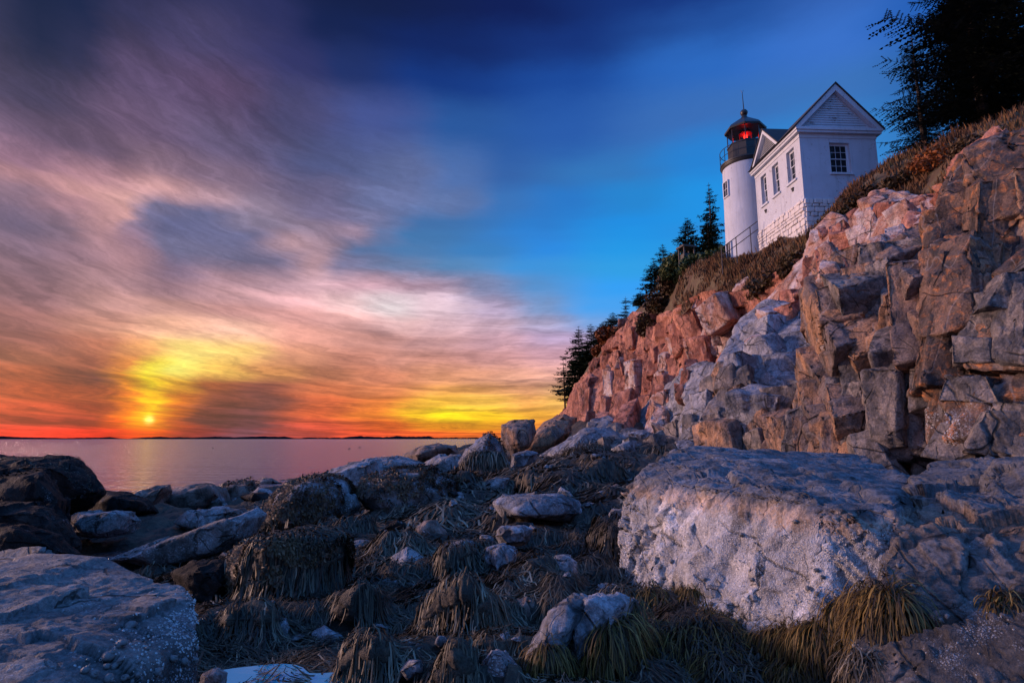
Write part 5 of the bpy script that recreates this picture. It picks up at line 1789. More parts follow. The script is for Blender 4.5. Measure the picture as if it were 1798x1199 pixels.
# tower
tx, ty, _ = at(1312, 283, 38)
TZ = 14.4
tower = empty('light_tower', (tx, ty, TZ), 0.0, 'round white lighthouse tower with black lantern room and red light', 'lighthouse')
DZ = 21.2 - TZ
RB, RT = 1.70, 1.62
prof = [(RB, -2.0), (RB, 0.0), (RT + 0.03, DZ * 0.6), (RT, DZ - 0.28)]
MB().lathe(prof, 64).build('wall', TOWERW, tower, smooth=True)
MB().lathe([(RT + 0.002, DZ - 0.277), (RT + 0.06, DZ - 0.2), (RT + 0.10, DZ - 0.06), (RT + 0.14, DZ - 0.045), (RT + 0.14, DZ + 0.05), (1.2, DZ + 0.06)], 48).build('gallery_deck', IRON, tower, smooth=True)
OR_ = math.pi / 8
lant = MB().lathe([(1.20, DZ + 0.063), (1.20, DZ + 1.32), (1.25, DZ + 1.33), (1.25, DZ + 1.40), (1.12, DZ + 1.41)], 8, rot=OR_).build('lantern_base', IRON, tower)
GZ0, GZ1 = DZ + 1.412, DZ + 2.42
for k in range(8):
    a0, a1 = 2 * math.pi * k / 8 + OR_, 2 * math.pi * (k + 1) / 8 + OR_
    p0 = Vector((1.17 * math.cos(a0), 1.17 * math.sin(a0), 0))
    p1 = Vector((1.17 * math.cos(a1), 1.17 * math.sin(a1), 0))
    MB().tube([(p0.x, p0.y, GZ0), (p0.x, p0.y, GZ1)], 0.035, 6).build('mullion', IRON, tower)
    d = (p1 - p0).normalized() * 0.04
    q0, q1 = p0 + d, p1 - d
    nrm = ((p0 + p1) / 2).normalized() * 0.012
    g_ = MB()
    g_.add([(q0.x, q0.y, GZ0 + 0.003), (q1.x, q1.y, GZ0 + 0.003), (q1.x, q1.y, GZ1 - 0.003), (q0.x, q0.y, GZ1 - 0.003),
            (q0.x - nrm.x, q0.y - nrm.y, GZ0 + 0.003), (q1.x - nrm.x, q1.y - nrm.y, GZ0 + 0.003), (q1.x - nrm.x, q1.y - nrm.y, GZ1 - 0.003), (q0.x - nrm.x, q0.y - nrm.y, GZ1 - 0.003)],
           [(0, 1, 2, 3), (7, 6, 5, 4), (0, 4, 5, 1), (1, 5, 6, 2), (2, 6, 7, 3), (3, 7, 4, 0)])
    g_.build('pane', LGLASS, tower)
lr = MB().lathe([(1.10, GZ1 + 0.002), (1.34, GZ1 + 0.0), (1.36, GZ1 + 0.12), (1.22, GZ1 + 0.30), (0.30, GZ1 + 0.98), (0.26, GZ1 + 1.0)], 8, rot=OR_).build('lantern_roof', IRON, tower)
MB().lathe([(0.26, GZ1 + 1.003), (0.20, GZ1 + 1.10), (0.15, GZ1 + 1.22), (0.20, GZ1 + 1.27), (0.25, GZ1 + 1.40), (0.24, GZ1 + 1.50), (0.15, GZ1 + 1.63), (0.03, GZ1 + 1.68)], 16).build('vent_ball', IRON, lr, smooth=True)
rod = MB().tube([(0, 0, GZ1 + 1.68), (-0.03, 0, GZ1 + 2.95)], [0.035, 0.018], 6)
rod.tube([(-0.03, 0, GZ1 + 2.9), (0.06, 0, GZ1 + 3.12)], 0.012, 5)
rod.tube([(-0.03, 0, GZ1 + 2.9), (-0.12, 0, GZ1 + 3.12)], 0.012, 5)
rod.build('lightning_rod', IRON, lr)
MB().lathe([(0.30, GZ0 - 0.0), (0.30, GZ0 + 0.05), (0.16, GZ0 + 0.06), (0.16, GZ0 + 0.12)], 16).build('lens_stand', IRON, tower)
MB().lathe([(0.20, GZ0 + 0.123), (0.40, GZ0 + 0.17), (0.43, GZ0 + 0.2), (0.43, GZ0 + 0.25), (0.20, GZ0 + 0.26)], 16).build('lens', REDGLASS, tower, smooth=True)
MB().lathe([(0.20, GZ0 + 0.84), (0.43, GZ0 + 0.85), (0.40, GZ0 + 0.92), (0.20, GZ0 + 0.98)], 16).build('lens', REDGLASS, tower, smooth=True)
for k in range(6):
    a = k * math.pi / 3 + 0.2
    MB().tube([(0.42 * math.cos(a), 0.42 * math.sin(a), GZ0 + 0.25), (0.42 * math.cos(a), 0.42 * math.sin(a), GZ0 + 0.85)], 0.018, 5).build('lens_bar', REDGLASS, tower)
MB().lathe([(0.10, GZ0 + 0.263), (0.12, GZ0 + 0.30), (0.12, GZ0 + 0.76), (0.10, GZ0 + 0.80)], 12).build('lamp', RED, tower, smooth=True)
RR = RT + 0.10
for hh, r in ((1.02, 0.022), (0.52, 0.018)):
    pts = [(RR * math.cos(a), RR * math.sin(a), DZ + hh) for a in np.linspace(0, 2 * math.pi, 49)]
    MB().tube(pts, r, 6, cap=False).build('rail', IRON, tower, smooth=True)
for k in range(10):
    a = 2 * math.pi * k / 10 + 0.25
    MB().tube([(RR * math.cos(a), RR * math.sin(a), DZ + 0.05), (RR * math.cos(a), RR * math.sin(a), DZ + 1.03)], 0.022, 6).build('post', IRON, tower)
# two small windows on the seaward (left) side of the tower
for zc, hgt_ in ((5.0, 1.0), (0.75, 1.0)):
    a = math.pi + 0.14
    rr = RB + (RT - RB) * zc / DZ + 0.02
    hold = MB()
    hold.box(-0.07, -0.34, -hgt_ / 2 - 0.07, 0.045, -0.26, hgt_ / 2 + 0.07)
    hold.box(-0.07, 0.26, -hgt_ / 2 - 0.07, 0.045, 0.34, hgt_ / 2 + 0.07)
    hold.box(-0.07, -0.26, hgt_ / 2, 0.045, 0.26, hgt_ / 2 + 0.07)
    hold.box(-0.07, -0.26, -hgt_ / 2 - 0.07, 0.06, 0.26, -hgt_ / 2)
    w_ = hold.build('window', TRIM, tower, (rr * math.cos(a), rr * math.sin(a), zc), a)
    for (ya, yb, za, zb2) in ((-0.26, -0.015, 0.015, hgt_ / 2), (0.015, 0.26, 0.015, hgt_ / 2), (-0.26, -0.015, -hgt_ / 2, -0.015), (0.015, 0.26, -hgt_ / 2, -0.015)):
        MB().box(0.0, ya, za, 0.01, yb, zb2).build('pane', GLASSD, w_)
    sb = MB()
    sb.box(-0.01, -0.015, -hgt_ / 2, 0.02, 0.015, hgt_ / 2)
    sb.box(-0.01, -0.26, -0.015, 0.02, -0.015, 0.015)
    sb.box(-0.01, 0.015, -0.015, 0.02, 0.26, 0.015)
    sb.build('sash', TRIM, w_)

# sloping handrail in front of the tower foot
A = Vector(at(1266, 452, 35.6))
B = Vector(at(1331, 404, 34.6))
hr = empty('handrail', tuple(A), 0.0, 'sloping two-rail iron handrail climbing to the foot of the tower', 'handrail')
D_ = B - A
for zoff, r in ((0.55, 0.028), (0.05, 0.026)):
    MB().tube([(0, 0, zoff), (D_.x, D_.y, D_.z + zoff)], r, 6).build('rail', RAILM, hr)
for t in (0.02, 0.42, 0.80):
    p = D_ * t
    MB().tube([(p.x, p.y, p.z - 1.1), (p.x, p.y, p.z + 0.57)], 0.03, 6).build('post', RAILM, hr)

# lookout stand among the spruces
bx_, by_, bz_ = at(1207, 474, 47)
hut = empty('lookout_stand', (bx_, by_, bz_ + 0.75), 0.25, 'small weathered wooden stand with flat roof half hidden behind the green bushes', 'stand')
for (x, y) in ((-0.45, -0.4), (0.45, -0.4), (-0.45, 0.4), (0.45, 0.4)):
    MB().box(x - 0.05, y - 0.05, -2.6, x + 0.05, y + 0.05, 1.05).build('post', WOODG, hut)
MB().box(-0.62, -0.58, 1.053, 0.62, 0.58, 1.20).build('roof', WOODG, hut)
MB().box(-0.40, -0.38, 0.1, 0.40, 0.38, 0.55).build('box', IRON, hut)
MB().box(-0.50, -0.46, -0.05, 0.50, -0.42, 0.12).build('rail', WOODG, hut)

# ------------------------------------------------------------------ trees, bushes, grass
def leaf_mat(name, cols, rough=0.6):
    m, n, b = new_mat(name)
    t = n.node('ShaderNodeAttribute', attribute_name='tone').outputs['Fac']
    st = [(k / (len(cols) - 1), c) for k, c in enumerate(cols)]
    n.put(b.inputs['Base Color'], n.ramp(t, st))
    b.inputs['Roughness'].default_value = rough
    b.inputs['Specular IOR Level'].default_value = 0.25
    return m


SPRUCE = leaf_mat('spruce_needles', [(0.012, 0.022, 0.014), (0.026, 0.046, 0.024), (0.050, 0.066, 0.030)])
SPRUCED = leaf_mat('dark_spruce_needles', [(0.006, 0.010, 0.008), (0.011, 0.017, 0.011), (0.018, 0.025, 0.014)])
BARK = simple_mat('spruce_bark', (0.055, 0.042, 0.035), 0.9, 0.4, 12, 0.4)
BUSHG = leaf_mat('green_bush_leaves', [(0.022, 0.036, 0.012), (0.060, 0.088, 0.026), (0.12, 0.13, 0.042)])
BUSHB = leaf_mat('brown_bush_leaves', [(0.040, 0.020, 0.010), (0.075, 0.042, 0.018), (0.095, 0.075, 0.030)])
BUSHO = leaf_mat('orange_bush_leaves', [(0.09, 0.022, 0.006), (0.20, 0.055, 0.012), (0.30, 0.10, 0.020)])
STRAW = leaf_mat('dry_grass_blades', [(0.045, 0.024, 0.014), (0.115, 0.055, 0.028), (0.20, 0.110, 0.052), (0.080, 0.066, 0.026)], 0.9)

bpy.context.view_layer.update()
DG = bpy.context.evaluated_depsgraph_get()


def drop(x, y, z0=60.0, fallback=0.0):
    hit, loc_, nrm, idx, ob, mt = scene.ray_cast(DG, Vector((x, y, z0)), Vector((0, 0, -1)))
    return loc_.z if hit else fallback


def tree_crown(H, Rm, seed, whorls, per, twigs, first=0.1, droop=0.25, width=0.30, lop=None, needle=0, up=0.15, taper=0.62):
    """spruce crown: whorls of boughs, each bough set with flat twigs of needles"""
    rng = np.random.RandomState(seed)
    co, tone = [], []
    for w in range(whorls):
        t = first + (1 - first) * ((w + rng.rand() * 0.7) / whorls) ** 0.92
        L0_ = Rm * (1 - t) ** taper * (0.75 + 0.45 * rng.rand()) + 0.04 * Rm
        if t < first + 0.12:
            L0_ *= 0.75
        for k in range(per):
            a = 2 * math.pi * (k + rng.rand() * 0.9) / per + w * 1.3
            L = L0_ * (0.55 + 0.6 * rng.rand())
            if lop is not None:
                L *= lop(a, t, rng)
            if L < 0.02 * Rm or rng.rand() < 0.06:
                continue
            d = np.array([math.cos(a), math.sin(a), 0.0])
            sdv = np.array([-d[1], d[0], 0.0])
            dr = droop * (1.1 - t) * (0.6 + 0.8 * rng.rand())
            nt = max(3, int(twigs * (0.35 + 0.65 * L / Rm)))
            s = (np.arange(nt) + rng.rand(nt) * 0.6) / nt
            s = 0.10 + 0.90 * s
            base_ = np.outer(s * L, d) + np.stack([s * 0, s * 0, t * H + L * (-dr * s + up * s ** 2.2)], -1)
            tl = L * (0.34 * (1.05 - s) + 0.13) * (0.7 + 0.6 * rng.rand(nt))
            tn = np.clip(0.25 + 0.5 * s + 0.25 * rng.randn(nt) * 0.6, 0, 1)
            for sg in (-1, 1):
                ang = 0.75 + 0.35 * rng.rand(nt)
                tw = np.outer(np.cos(ang), d) + np.outer(np.sin(ang) * sg, sdv)
                tw[:, 2] += -0.10 - 0.28 * rng.rand(nt) + 0.15 * s
                tip = base_ + tw * tl[:, None]
                wd = (tl * width)[:, None]
                nrm = np.cross(tw, np.array([0, 0, 1.0]))
                nrm /= np.linalg.norm(nrm, axis=1)[:, None] + 1e-9
                thin = nrm * (0.004 + 0.012 * L / 3)
                co.append(np.stack([base_ - thin, base_ + thin, tip], 1))
                tone.append(np.repeat(tn * 0.3, 3))
                if needle:
                    m_ = needle
                    for j in range(m_):
                        f0 = (j + 0.1) / m_
                        p = base_ + (tip - base_) * f0
                        p2 = base_ + (tip - base_) * min(1, f0 + 0.9 / m_)
                        ln_ = wd * (1.15 - f0 * 0.75) * (0.6 + 0.7 * rng.rand(nt))[:, None]
                        dirn = (tip - base_) / (tl[:, None] + 1e-9)
                        for g2 in (-1, 1):
                            e = p + nrm * g2 * ln_ + dirn * ln_ * 0.8 + np.array([0, 0, 1.0]) * (ln_ * (rng.rand(nt) - 0.65)[:, None] * 0.9)
                            co.append(np.stack([p, p2, e], 1))
                            tone.append(np.repeat(tn, 3))
                else:
                    m1 = base_ + (tip - base_) * 0.45 + nrm * wd
                    m2 = base_ + (tip - base_) * 0.45 - nrm * wd - np.array([0, 0, 1.0]) * wd * 0.5
                    co.append(np.stack([base_, m1, tip], 1))
                    co.append(np.stack([base_, tip, m2], 1))
                    tone.append(np.repeat(tn, 3))
                    tone.append(np.repeat(tn * 0.8, 3))
            # bough wood
            sb_ = np.linspace(0, 1, 6)
            pb_ = np.outer(sb_ * L, d) + np.stack([sb_ * 0, sb_ * 0, t * H + L * (-dr * sb_ + up * sb_ ** 2.2)], -1)
            wb_ = ((1.05 - sb_) * 0.014 * L)[:, None] * sdv
            co.append(np.stack([pb_[:-1] - wb_[:-1], pb_[:-1] + wb_[:-1], pb_[1:] + wb_[1:]], 1))
            co.append(np.stack([pb_[:-1] - wb_[:-1], pb_[1:] + wb_[1:], pb_[1:] - wb_[1:]], 1))
            tone.append(np.full(30, 0.1))
    v = np.concatenate(co).reshape(-1, 3)
    tn = np.concatenate(tone)
    # leader
    n = len(v)
    return v, np.arange(n).reshape(-1, 3), tn


def spruce(px, pyb, pyt, Y, Rpx, label, seed, mat=SPRUCE, whorls=20, per=7, twigs=9, first=0.08, lean=0.0, rz=0.0, cat='tree', group=None, width=0.42, lop=None, needle=2, droop=0.25, base=None, up=0.15):
    x, y, zb = at(px, pyb, Y) if base is None else base
    zt = at(px, pyt, Y)[2]
    zg = drop(x, y, 60, zb)
    if zg > zb + 3 or zg < zb - 5:
        zg = zb - 0.6
    H = zt - zg
    root = empty('spruce_tree', (x, y, zg), rz, label, cat, group)
    Rm = Rpx / F * Y * 1.7
    v, tr, tn = tree_crown(H, Rm, seed, whorls, per, twigs, max(first, (zb - zg) / H * 0.8 + first), droop, width, lop, needle, up)
    v[:, 0] += lean * v[:, 2]
    crown = link('crown', mesh_np('crown', v, tris=tr, smooth=False, attrs={'tone': tn}), mat, root)
    mb_ = MB()
    rr = max(0.05, H * 0.014)
    mb_.tube([(0, 0, -0.5), (lean * H * 0.5, 0, H * 0.5), (lean * H, 0, H * 0.995)], [rr * 1.3, rr * 0.8, 0.012], 7)
    mb_.build('trunk', BARK, root, smooth=True)
    return root


TREES = [
    (993, 724, 624, 77, 24, 'lone spruce with a bare trunk leaning at the far tip of the cliff', 11, dict(first=0.22, whorls=15, per=5, lean=-0.03)),
    (1018, 700, 572, 75, 24, 'dark spruce second from the far tip of the cliff', 12, dict(whorls=22)),
    (1005, 712, 640, 79, 20, 'low dense spruce filling between the lone spruce and the second', 18, dict(whorls=14)),
    (1040, 690, 568, 73, 22, 'slim spruce in the middle of the row on the far cliff', 13, dict(whorls=22)),
    (1060, 668, 564, 71, 20, 'dark spruce fourth along the row on the far cliff', 14, dict(whorls=20)),
    (1079, 655, 548, 70, 24, 'tallest spruce at the near end of the row on the far cliff', 15, dict(whorls=22)),
    (1030, 690, 620, 78, 26, 'short bushy spruce low behind the row on the far cliff', 19, dict(whorls=14)),
    (1100, 575, 520, 66, 12, 'tiny spruce tip peeping over the red cliff edge', 20, dict(whorls=10)),
    (1126, 560, 512, 60, 16, 'small spruce low on the slope at the edge of the brown bushes', 21, dict(whorls=12)),
    (1150, 520, 452, 55, 22, 'small blue-grey spruce left of the slim one on the slope', 22, dict(whorls=15)),
    (1166, 500, 428, 54, 17, 'slim young spruce standing clear against the blue sky', 23, dict(whorls=17, per=5)),
    (1177, 496, 464, 54, 9, 'tiny spruce close beside the slim young one', 24, dict(whorls=9)),
    (1211, 475, 382, 51, 31, 'well-shaped spruce behind the lookout stand', 25, dict(whorls=20, per=6)),
    (1252, 462, 320, 50, 26, 'tall sparse spruce close against the left side of the tower', 26, dict(whorls=19, per=5)),
    (1246, 462, 388, 48, 26, 'dense dark spruce at the foot of the tower', 27, dict(whorls=17)),
]
for (px, pb, pt, Y, Rp, lab, sd_, kw) in TREES:
    spruce(px, pb, pt, Y, Rp, lab, sd_, group=None, **kw)


def big_lop(a, t, rng):
    return 0.42 + 0.62 * rng.rand() ** 1.3


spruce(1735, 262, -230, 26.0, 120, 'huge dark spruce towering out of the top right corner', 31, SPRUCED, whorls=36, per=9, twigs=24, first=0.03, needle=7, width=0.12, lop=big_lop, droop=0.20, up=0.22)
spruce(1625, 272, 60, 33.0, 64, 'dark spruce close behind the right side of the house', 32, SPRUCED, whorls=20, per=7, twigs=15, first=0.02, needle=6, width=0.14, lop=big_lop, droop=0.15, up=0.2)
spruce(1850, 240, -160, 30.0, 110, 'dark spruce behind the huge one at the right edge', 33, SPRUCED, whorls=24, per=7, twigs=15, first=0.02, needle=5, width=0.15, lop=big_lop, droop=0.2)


def bush(px, py, Y, wpx, hpx, mat, label, seed, leaves=1500, size=0.13, cat='bush', group=None, name='bush'):
    x, y, z = at(px, py, Y)
    zg = drop(x, y, 60, z)
    if abs(zg - z) > 3.0:
        zg = z
    rng = np.random.RandomState(seed)
    wx, hz = wpx / F * Y, hpx / F * Y
    root = empty(name, (x, y, zg - 0.1), 0, label, cat, group)
    u = rng.randn(leaves, 3)
    u /= np.linalg.norm(u, axis=1)[:, None]
    r = 0.45 + 0.55 * rng.rand(leaves) ** 0.5
    lump = 1 + 0.38 * fbm(u * 2.3 + seed, 3, seed)
    p = u * (r * lump)[:, None] * np.array([wx / 2, wx / 2, hz / 2]) + np.array([0, 0, hz * 0.45])
    d1 = rng.randn(leaves, 3)
    d1 /= np.linalg.norm(d1, axis=1)[:, None]
    d2 = np.cross(d1, rng.randn(leaves, 3))
    d2 /= np.linalg.norm(d2, axis=1)[:, None]
    s = (size * (0.6 + 0.8 * rng.rand(leaves)))[:, None]
    co = np.stack([p - d1 * s, p + d2 * s * 0.45, p + d1 * s, p - d2 * s * 0.45], 1).reshape(-1, 3)
    tn = np.clip(0.5 + 0.35 * fbm(p * 1.2 + seed, 2, seed + 1) + 0.15 * rng.randn(leaves), 0, 1)
    link('foliage', mesh_np('foliage', co, np.arange(leaves * 4).reshape(-1, 4), smooth=False, attrs={'tone': np.repeat(tn, 4)}), mat, root)
    mb_ = MB()
    for k in range(6):
        a = rng.rand() * 6.28
        e = np.array([math.cos(a) * wx * 0.3, math.sin(a) * wx * 0.3, hz * (0.5 + 0.35 * rng.rand())])
        mb_.tube([(0, 0, -0.4), tuple(e * 0.5 + np.array([0, 0, 0.1])), tuple(e)], [0.03, 0.02, 0.006], 5)
    mb_.build('stem', BARK, root)
    return root


BUSHES = [
    (1190, 498, 49, 60, 50, BUSHG, 'rounded green bush at the left end of the hedge below the tower', 1800),
    (1226, 480, 46, 60, 48, BUSHG, 'green bush in front of the lookout stand', 1800),
    (1262, 468, 43, 62, 46, BUSHG, 'thick green bush under the tower window', 1800),
    (1290, 462, 40, 34, 30, BUSHG, 'small green bush at the foot of the handrail', 900),
    (1160, 528, 52, 52, 46, BUSHB, 'brownish bush on the slope below the slim young spruce', 1500),
    (1138, 548, 54, 44, 40, BUSHB, 'dark brown bush at the lip of the red cliff', 1300),
    (1180, 520, 50, 50, 40, BUSHB, 'dull olive-brown bush under the green hedge', 1300),
    (1240, 492, 44, 30, 26, BUSHG, 'sprig of yellow-green leaves on the bare slope', 500),
    (1070, 622, 64, 44, 32, BUSHO, 'bright orange autumn bush on the shoulder of the red cliff', 1500),
    (1052, 640, 66, 26, 18, BUSHO, 'smaller rust-orange bush left of the bright orange one', 700),
    (1475, 352, 26.5, 60, 34, BUSHB, 'olive-brown bush growing against the corner of the house foundation', 1600),
    (1520, 330, 26, 70, 34, BUSHB, 'brown bush below the front window of the house', 1600),
    (1580, 300, 24.5, 70, 36, BUSHB, 'dark brown bush on the slope right of the house', 1500),
    (1640, 275, 23, 80, 44, BUSHO, 'reddish brush under the dark spruces', 900),
    (1700, 255, 20, 70, 36, BUSHB, 'thin brown brush above the top of the cliff', 800),
    (1395, 428, 29, 50, 36, BUSHB, 'brown bush at the foot of the stone foundation', 1300),
    (1360, 452, 30.5, 50, 34, BUSHB, 'reddish-brown bush in the gully under the house', 1100),
    (1335, 480, 31.5, 44, 36, BUSHB, 'dry bush halfway down the gully', 1100),
    (1385, 470, 28.5, 40, 30, BUSHB, 'dry bush beside the pale pink rock buttress', 900),
    (1760, 225, 18.5, 60, 26, BUSHO, 'sparse rusty twigs on the crest at the right edge', 500),
]
for k, (px, py, Y, w_, h_, mt, lab, nl_) in enumerate(BUSHES):
    bush(px, py, Y, w_, h_ * 0.95, mt, lab, 400 + k, int(nl_ * 1.3), 0.0038 * Y)

# dry grass all over the hillside
rng = np.random.RandomState(9)
NB = 42000
ri = (rng.rand(NB) ** 1.2 * 46).astype(int)
ci = (rng.rand(NB) * (ncol - 1)).astype(int)
fr, fc = rng.rand(NB)[:, None], rng.rand(NB)[:, None]
p = (hcol[ri, ci] * (1 - fr) + hcol[ri + 1, ci] * fr) * (1 - fc) + (hcol[ri, ci + 1] * (1 - fr) + hcol[ri + 1, ci + 1] * fr) * fc
keep = (p[:, 1] < 48) & (fbm(p / 1.6, 3, 3) > -0.35)
hl = np.array([[(Vector((q_[0] - hx, q_[1] - hy, 0)).length) for q_ in p]])[0]
cs, sn = math.cos(0.05), math.sin(0.05)
lx = (p[:, 0] - hx) * cs + (p[:, 1] - hy) * sn
ly = -(p[:, 0] - hx) * sn + (p[:, 1] - hy) * cs
keep &= ~((lx > -0.25) & (lx < W_ + 0.25) & (ly > -0.25) & (ly < L_ + 0.25))
keep &= np.hypot(p[:, 0] - tx, p[:, 1] - ty) > 1.9
p = p[keep]
n_ = len(p)
hgt = (0.16 + 0.34 * rng.rand(n_)) * (0.8 + 0.5 * fbm(p / 1.1, 2, 6))
a = rng.rand(n_) * 6.283
lean = np.stack([np.cos(a), np.sin(a), a * 0], -1) * (0.15 + 0.45 * rng.rand(n_))[:, None] * hgt[:, None]
wd = np.stack([np.cos(a + 1.57), np.sin(a + 1.57), a * 0], -1) * (0.012 + 0.0006 * p[:, 1])[:, None]
up_ = np.stack([a * 0, a * 0, hgt], -1)
co = np.stack([p - wd, p + wd, p + up_ * 0.6 + lean * 0.4 + wd * 0.7, p + up_ + lean, p + up_ * 0.6 + lean * 0.4 - wd * 0.7], 1).reshape(-1, 3)
b0 = np.arange(n_) * 5
qd = np.stack([b0, b0 + 1, b0 + 2, b0 + 4], -1)
td = np.stack([b0 + 4, b0 + 2, b0 + 3], -1)
tn = np.clip(0.45 + 0.3 * fbm(p / 2.0, 3, 14) + 0.2 * rng.randn(n_), 0, 1)
gr = link('grass', mesh_np('grass', co, qd, td, smooth=False, attrs={'tone': np.repeat(tn, 5)}), STRAW)
tag(gr, 'dry brown grass covering the hillside round the house', 'grass', kind='stuff')

# ------------------------------------------------------------------ seaweed, stones and shells
def weed_mat(name, cols, rough=0.58):
    m, n, b = new_mat(name)
    t = n.node('ShaderNodeAttribute', attribute_name='tone').outputs['Fac']
    st = [(k / (len(cols) - 1), c) for k, c in enumerate(cols)]
    n.put(b.inputs['Base Color'], n.ramp(t, st))
    b.inputs['Roughness'].default_value = rough
    b.inputs['Specular IOR Level'].default_value = 0.35
    return m


WEED = weed_mat('knotted_weed', [(0.011, 0.009, 0.006), (0.050, 0.038, 0.023), (0.120, 0.096, 0.062), (0.32, 0.27, 0.19)])
WEEDG = weed_mat('golden_weed', [(0.012, 0.007, 0.003), (0.052, 0.030, 0.006), (0.135, 0.080, 0.012), (0.28, 0.18, 0.045)])
LEAFY = weed_mat('brown_leafy_weed', [(0.020, 0.010, 0.006), (0.060, 0.030, 0.014), (0.115, 0.060, 0.026), (0.17, 0.10, 0.05)])

bpy.context.view_layer.update()
DG = bpy.context.evaluated_depsgraph_get()
WEEDY = {o.name for o in MOUNDS} | {'ground'} | {o.name for o in ROCKS if 'wholly covered with brown' in o.get('label', '')}


def height_grid(x0, x1, y0, y1, st_):
    xs_ = np.arange(x0, x1 + st_, st_)
    ys_ = np.arange(y0, y1 + st_, st_)
    H = np.zeros((len(ys_), len(xs_)), np.float32)
    B = np.zeros((len(ys_), len(xs_)), bool)
    dn = Vector((0, 0, -1))
    for j, y in enumerate(ys_):
        for i, x in enumerate(xs_):
            hit, lo, nr_, ix, ob, mt = scene.ray_cast(DG, Vector((x, y, 4.2)), dn)
            H[j, i] = lo.z if hit else -1
            B[j, i] = hit and (ob.name in WEEDY) and lo.z > 0.02
    for _ in range(2 if st_ < 0.1 else 1):      # keep clear of the edges of bare boulders
        Bp = np.pad(B, 1, mode='edge')
        B = Bp[:-2, 1:-1] & Bp[2:, 1:-1] & Bp[1:-1, :-2] & Bp[1:-1, 2:] & B
    return dict(x0=x0, y0=y0, s=st_, H=H, B=B, nx=len(xs_), ny=len(ys_))


def gsample(G, A, x, y):
    u = np.clip((x - G['x0']) / G['s'], 0, G['nx'] - 1.001)
    v = np.clip((y - G['y0']) / G['s'], 0, G['ny'] - 1.001)
    i, j = u.astype(int), v.astype(int)
    f, g = u - i, v - j
    return (A[j, i] * (1 - f) + A[j, i + 1] * f) * (1 - g) + (A[j + 1, i] * (1 - f) + A[j + 1, i + 1] * f) * g


def ribbons(P, w, tone, flat=0.55, strip=False):
    """P (n, m, 3) centre lines -> three-sided tapering strands"""
    n, m, _ = P.shape
    t = np.gradient(P, axis=1)
    t /= np.linalg.norm(t, axis=2)[..., None] + 1e-9
    sd_ = np.cross(t, np.array([0.0, 0.0, 1.0]))
    ls = np.linalg.norm(sd_, axis=2)[..., None]
    sd_ = np.where(ls < 0.15, np.array([1.0, 0, 0]), sd_ / (ls + 1e-9))
    up_ = np.cross(sd_, t)
    tp = np.linspace(0, 1, m)
    prof_ = (0.55 + 0.6 * np.sin(np.pi * np.clip(tp * 0.85 + 0.12, 0, 1))) * np.where(tp > 0.97, 0.25, 1.0)
    W2 = w[:, None, None] * prof_[None, :, None]
    if strip:
        ring = np.stack([P - sd_ * W2 + up_ * W2 * 0.35, P + sd_ * W2], 2)
        nr_ = 2
        b = (np.arange(n)[:, None] * m + np.arange(m - 1)[None, :]) * 2
        q = np.stack([b, b + 1, b + 3, b + 2], -1).reshape(-1, 4)
    else:
        ring = np.stack([P - sd_ * W2, P + up_ * W2 * flat, P + sd_ * W2], 2)
        nr_ = 3
        b = (np.arange(n)[:, None] * m + np.arange(m - 1)[None, :]) * 3
        q = np.concatenate([np.stack([b, b + 1, b + 4, b + 3], -1).reshape(-1, 4), np.stack([b + 1, b + 2, b + 5, b + 4], -1).reshape(-1, 4)])
    co = ring.reshape(-1, 3)
    tt_ = np.repeat((tone[:, None] + np.linspace(-0.20, 0.20, m)[None, :])[..., None], nr_, 2).reshape(-1)
    return co, q, np.clip(tt_, 0, 1)


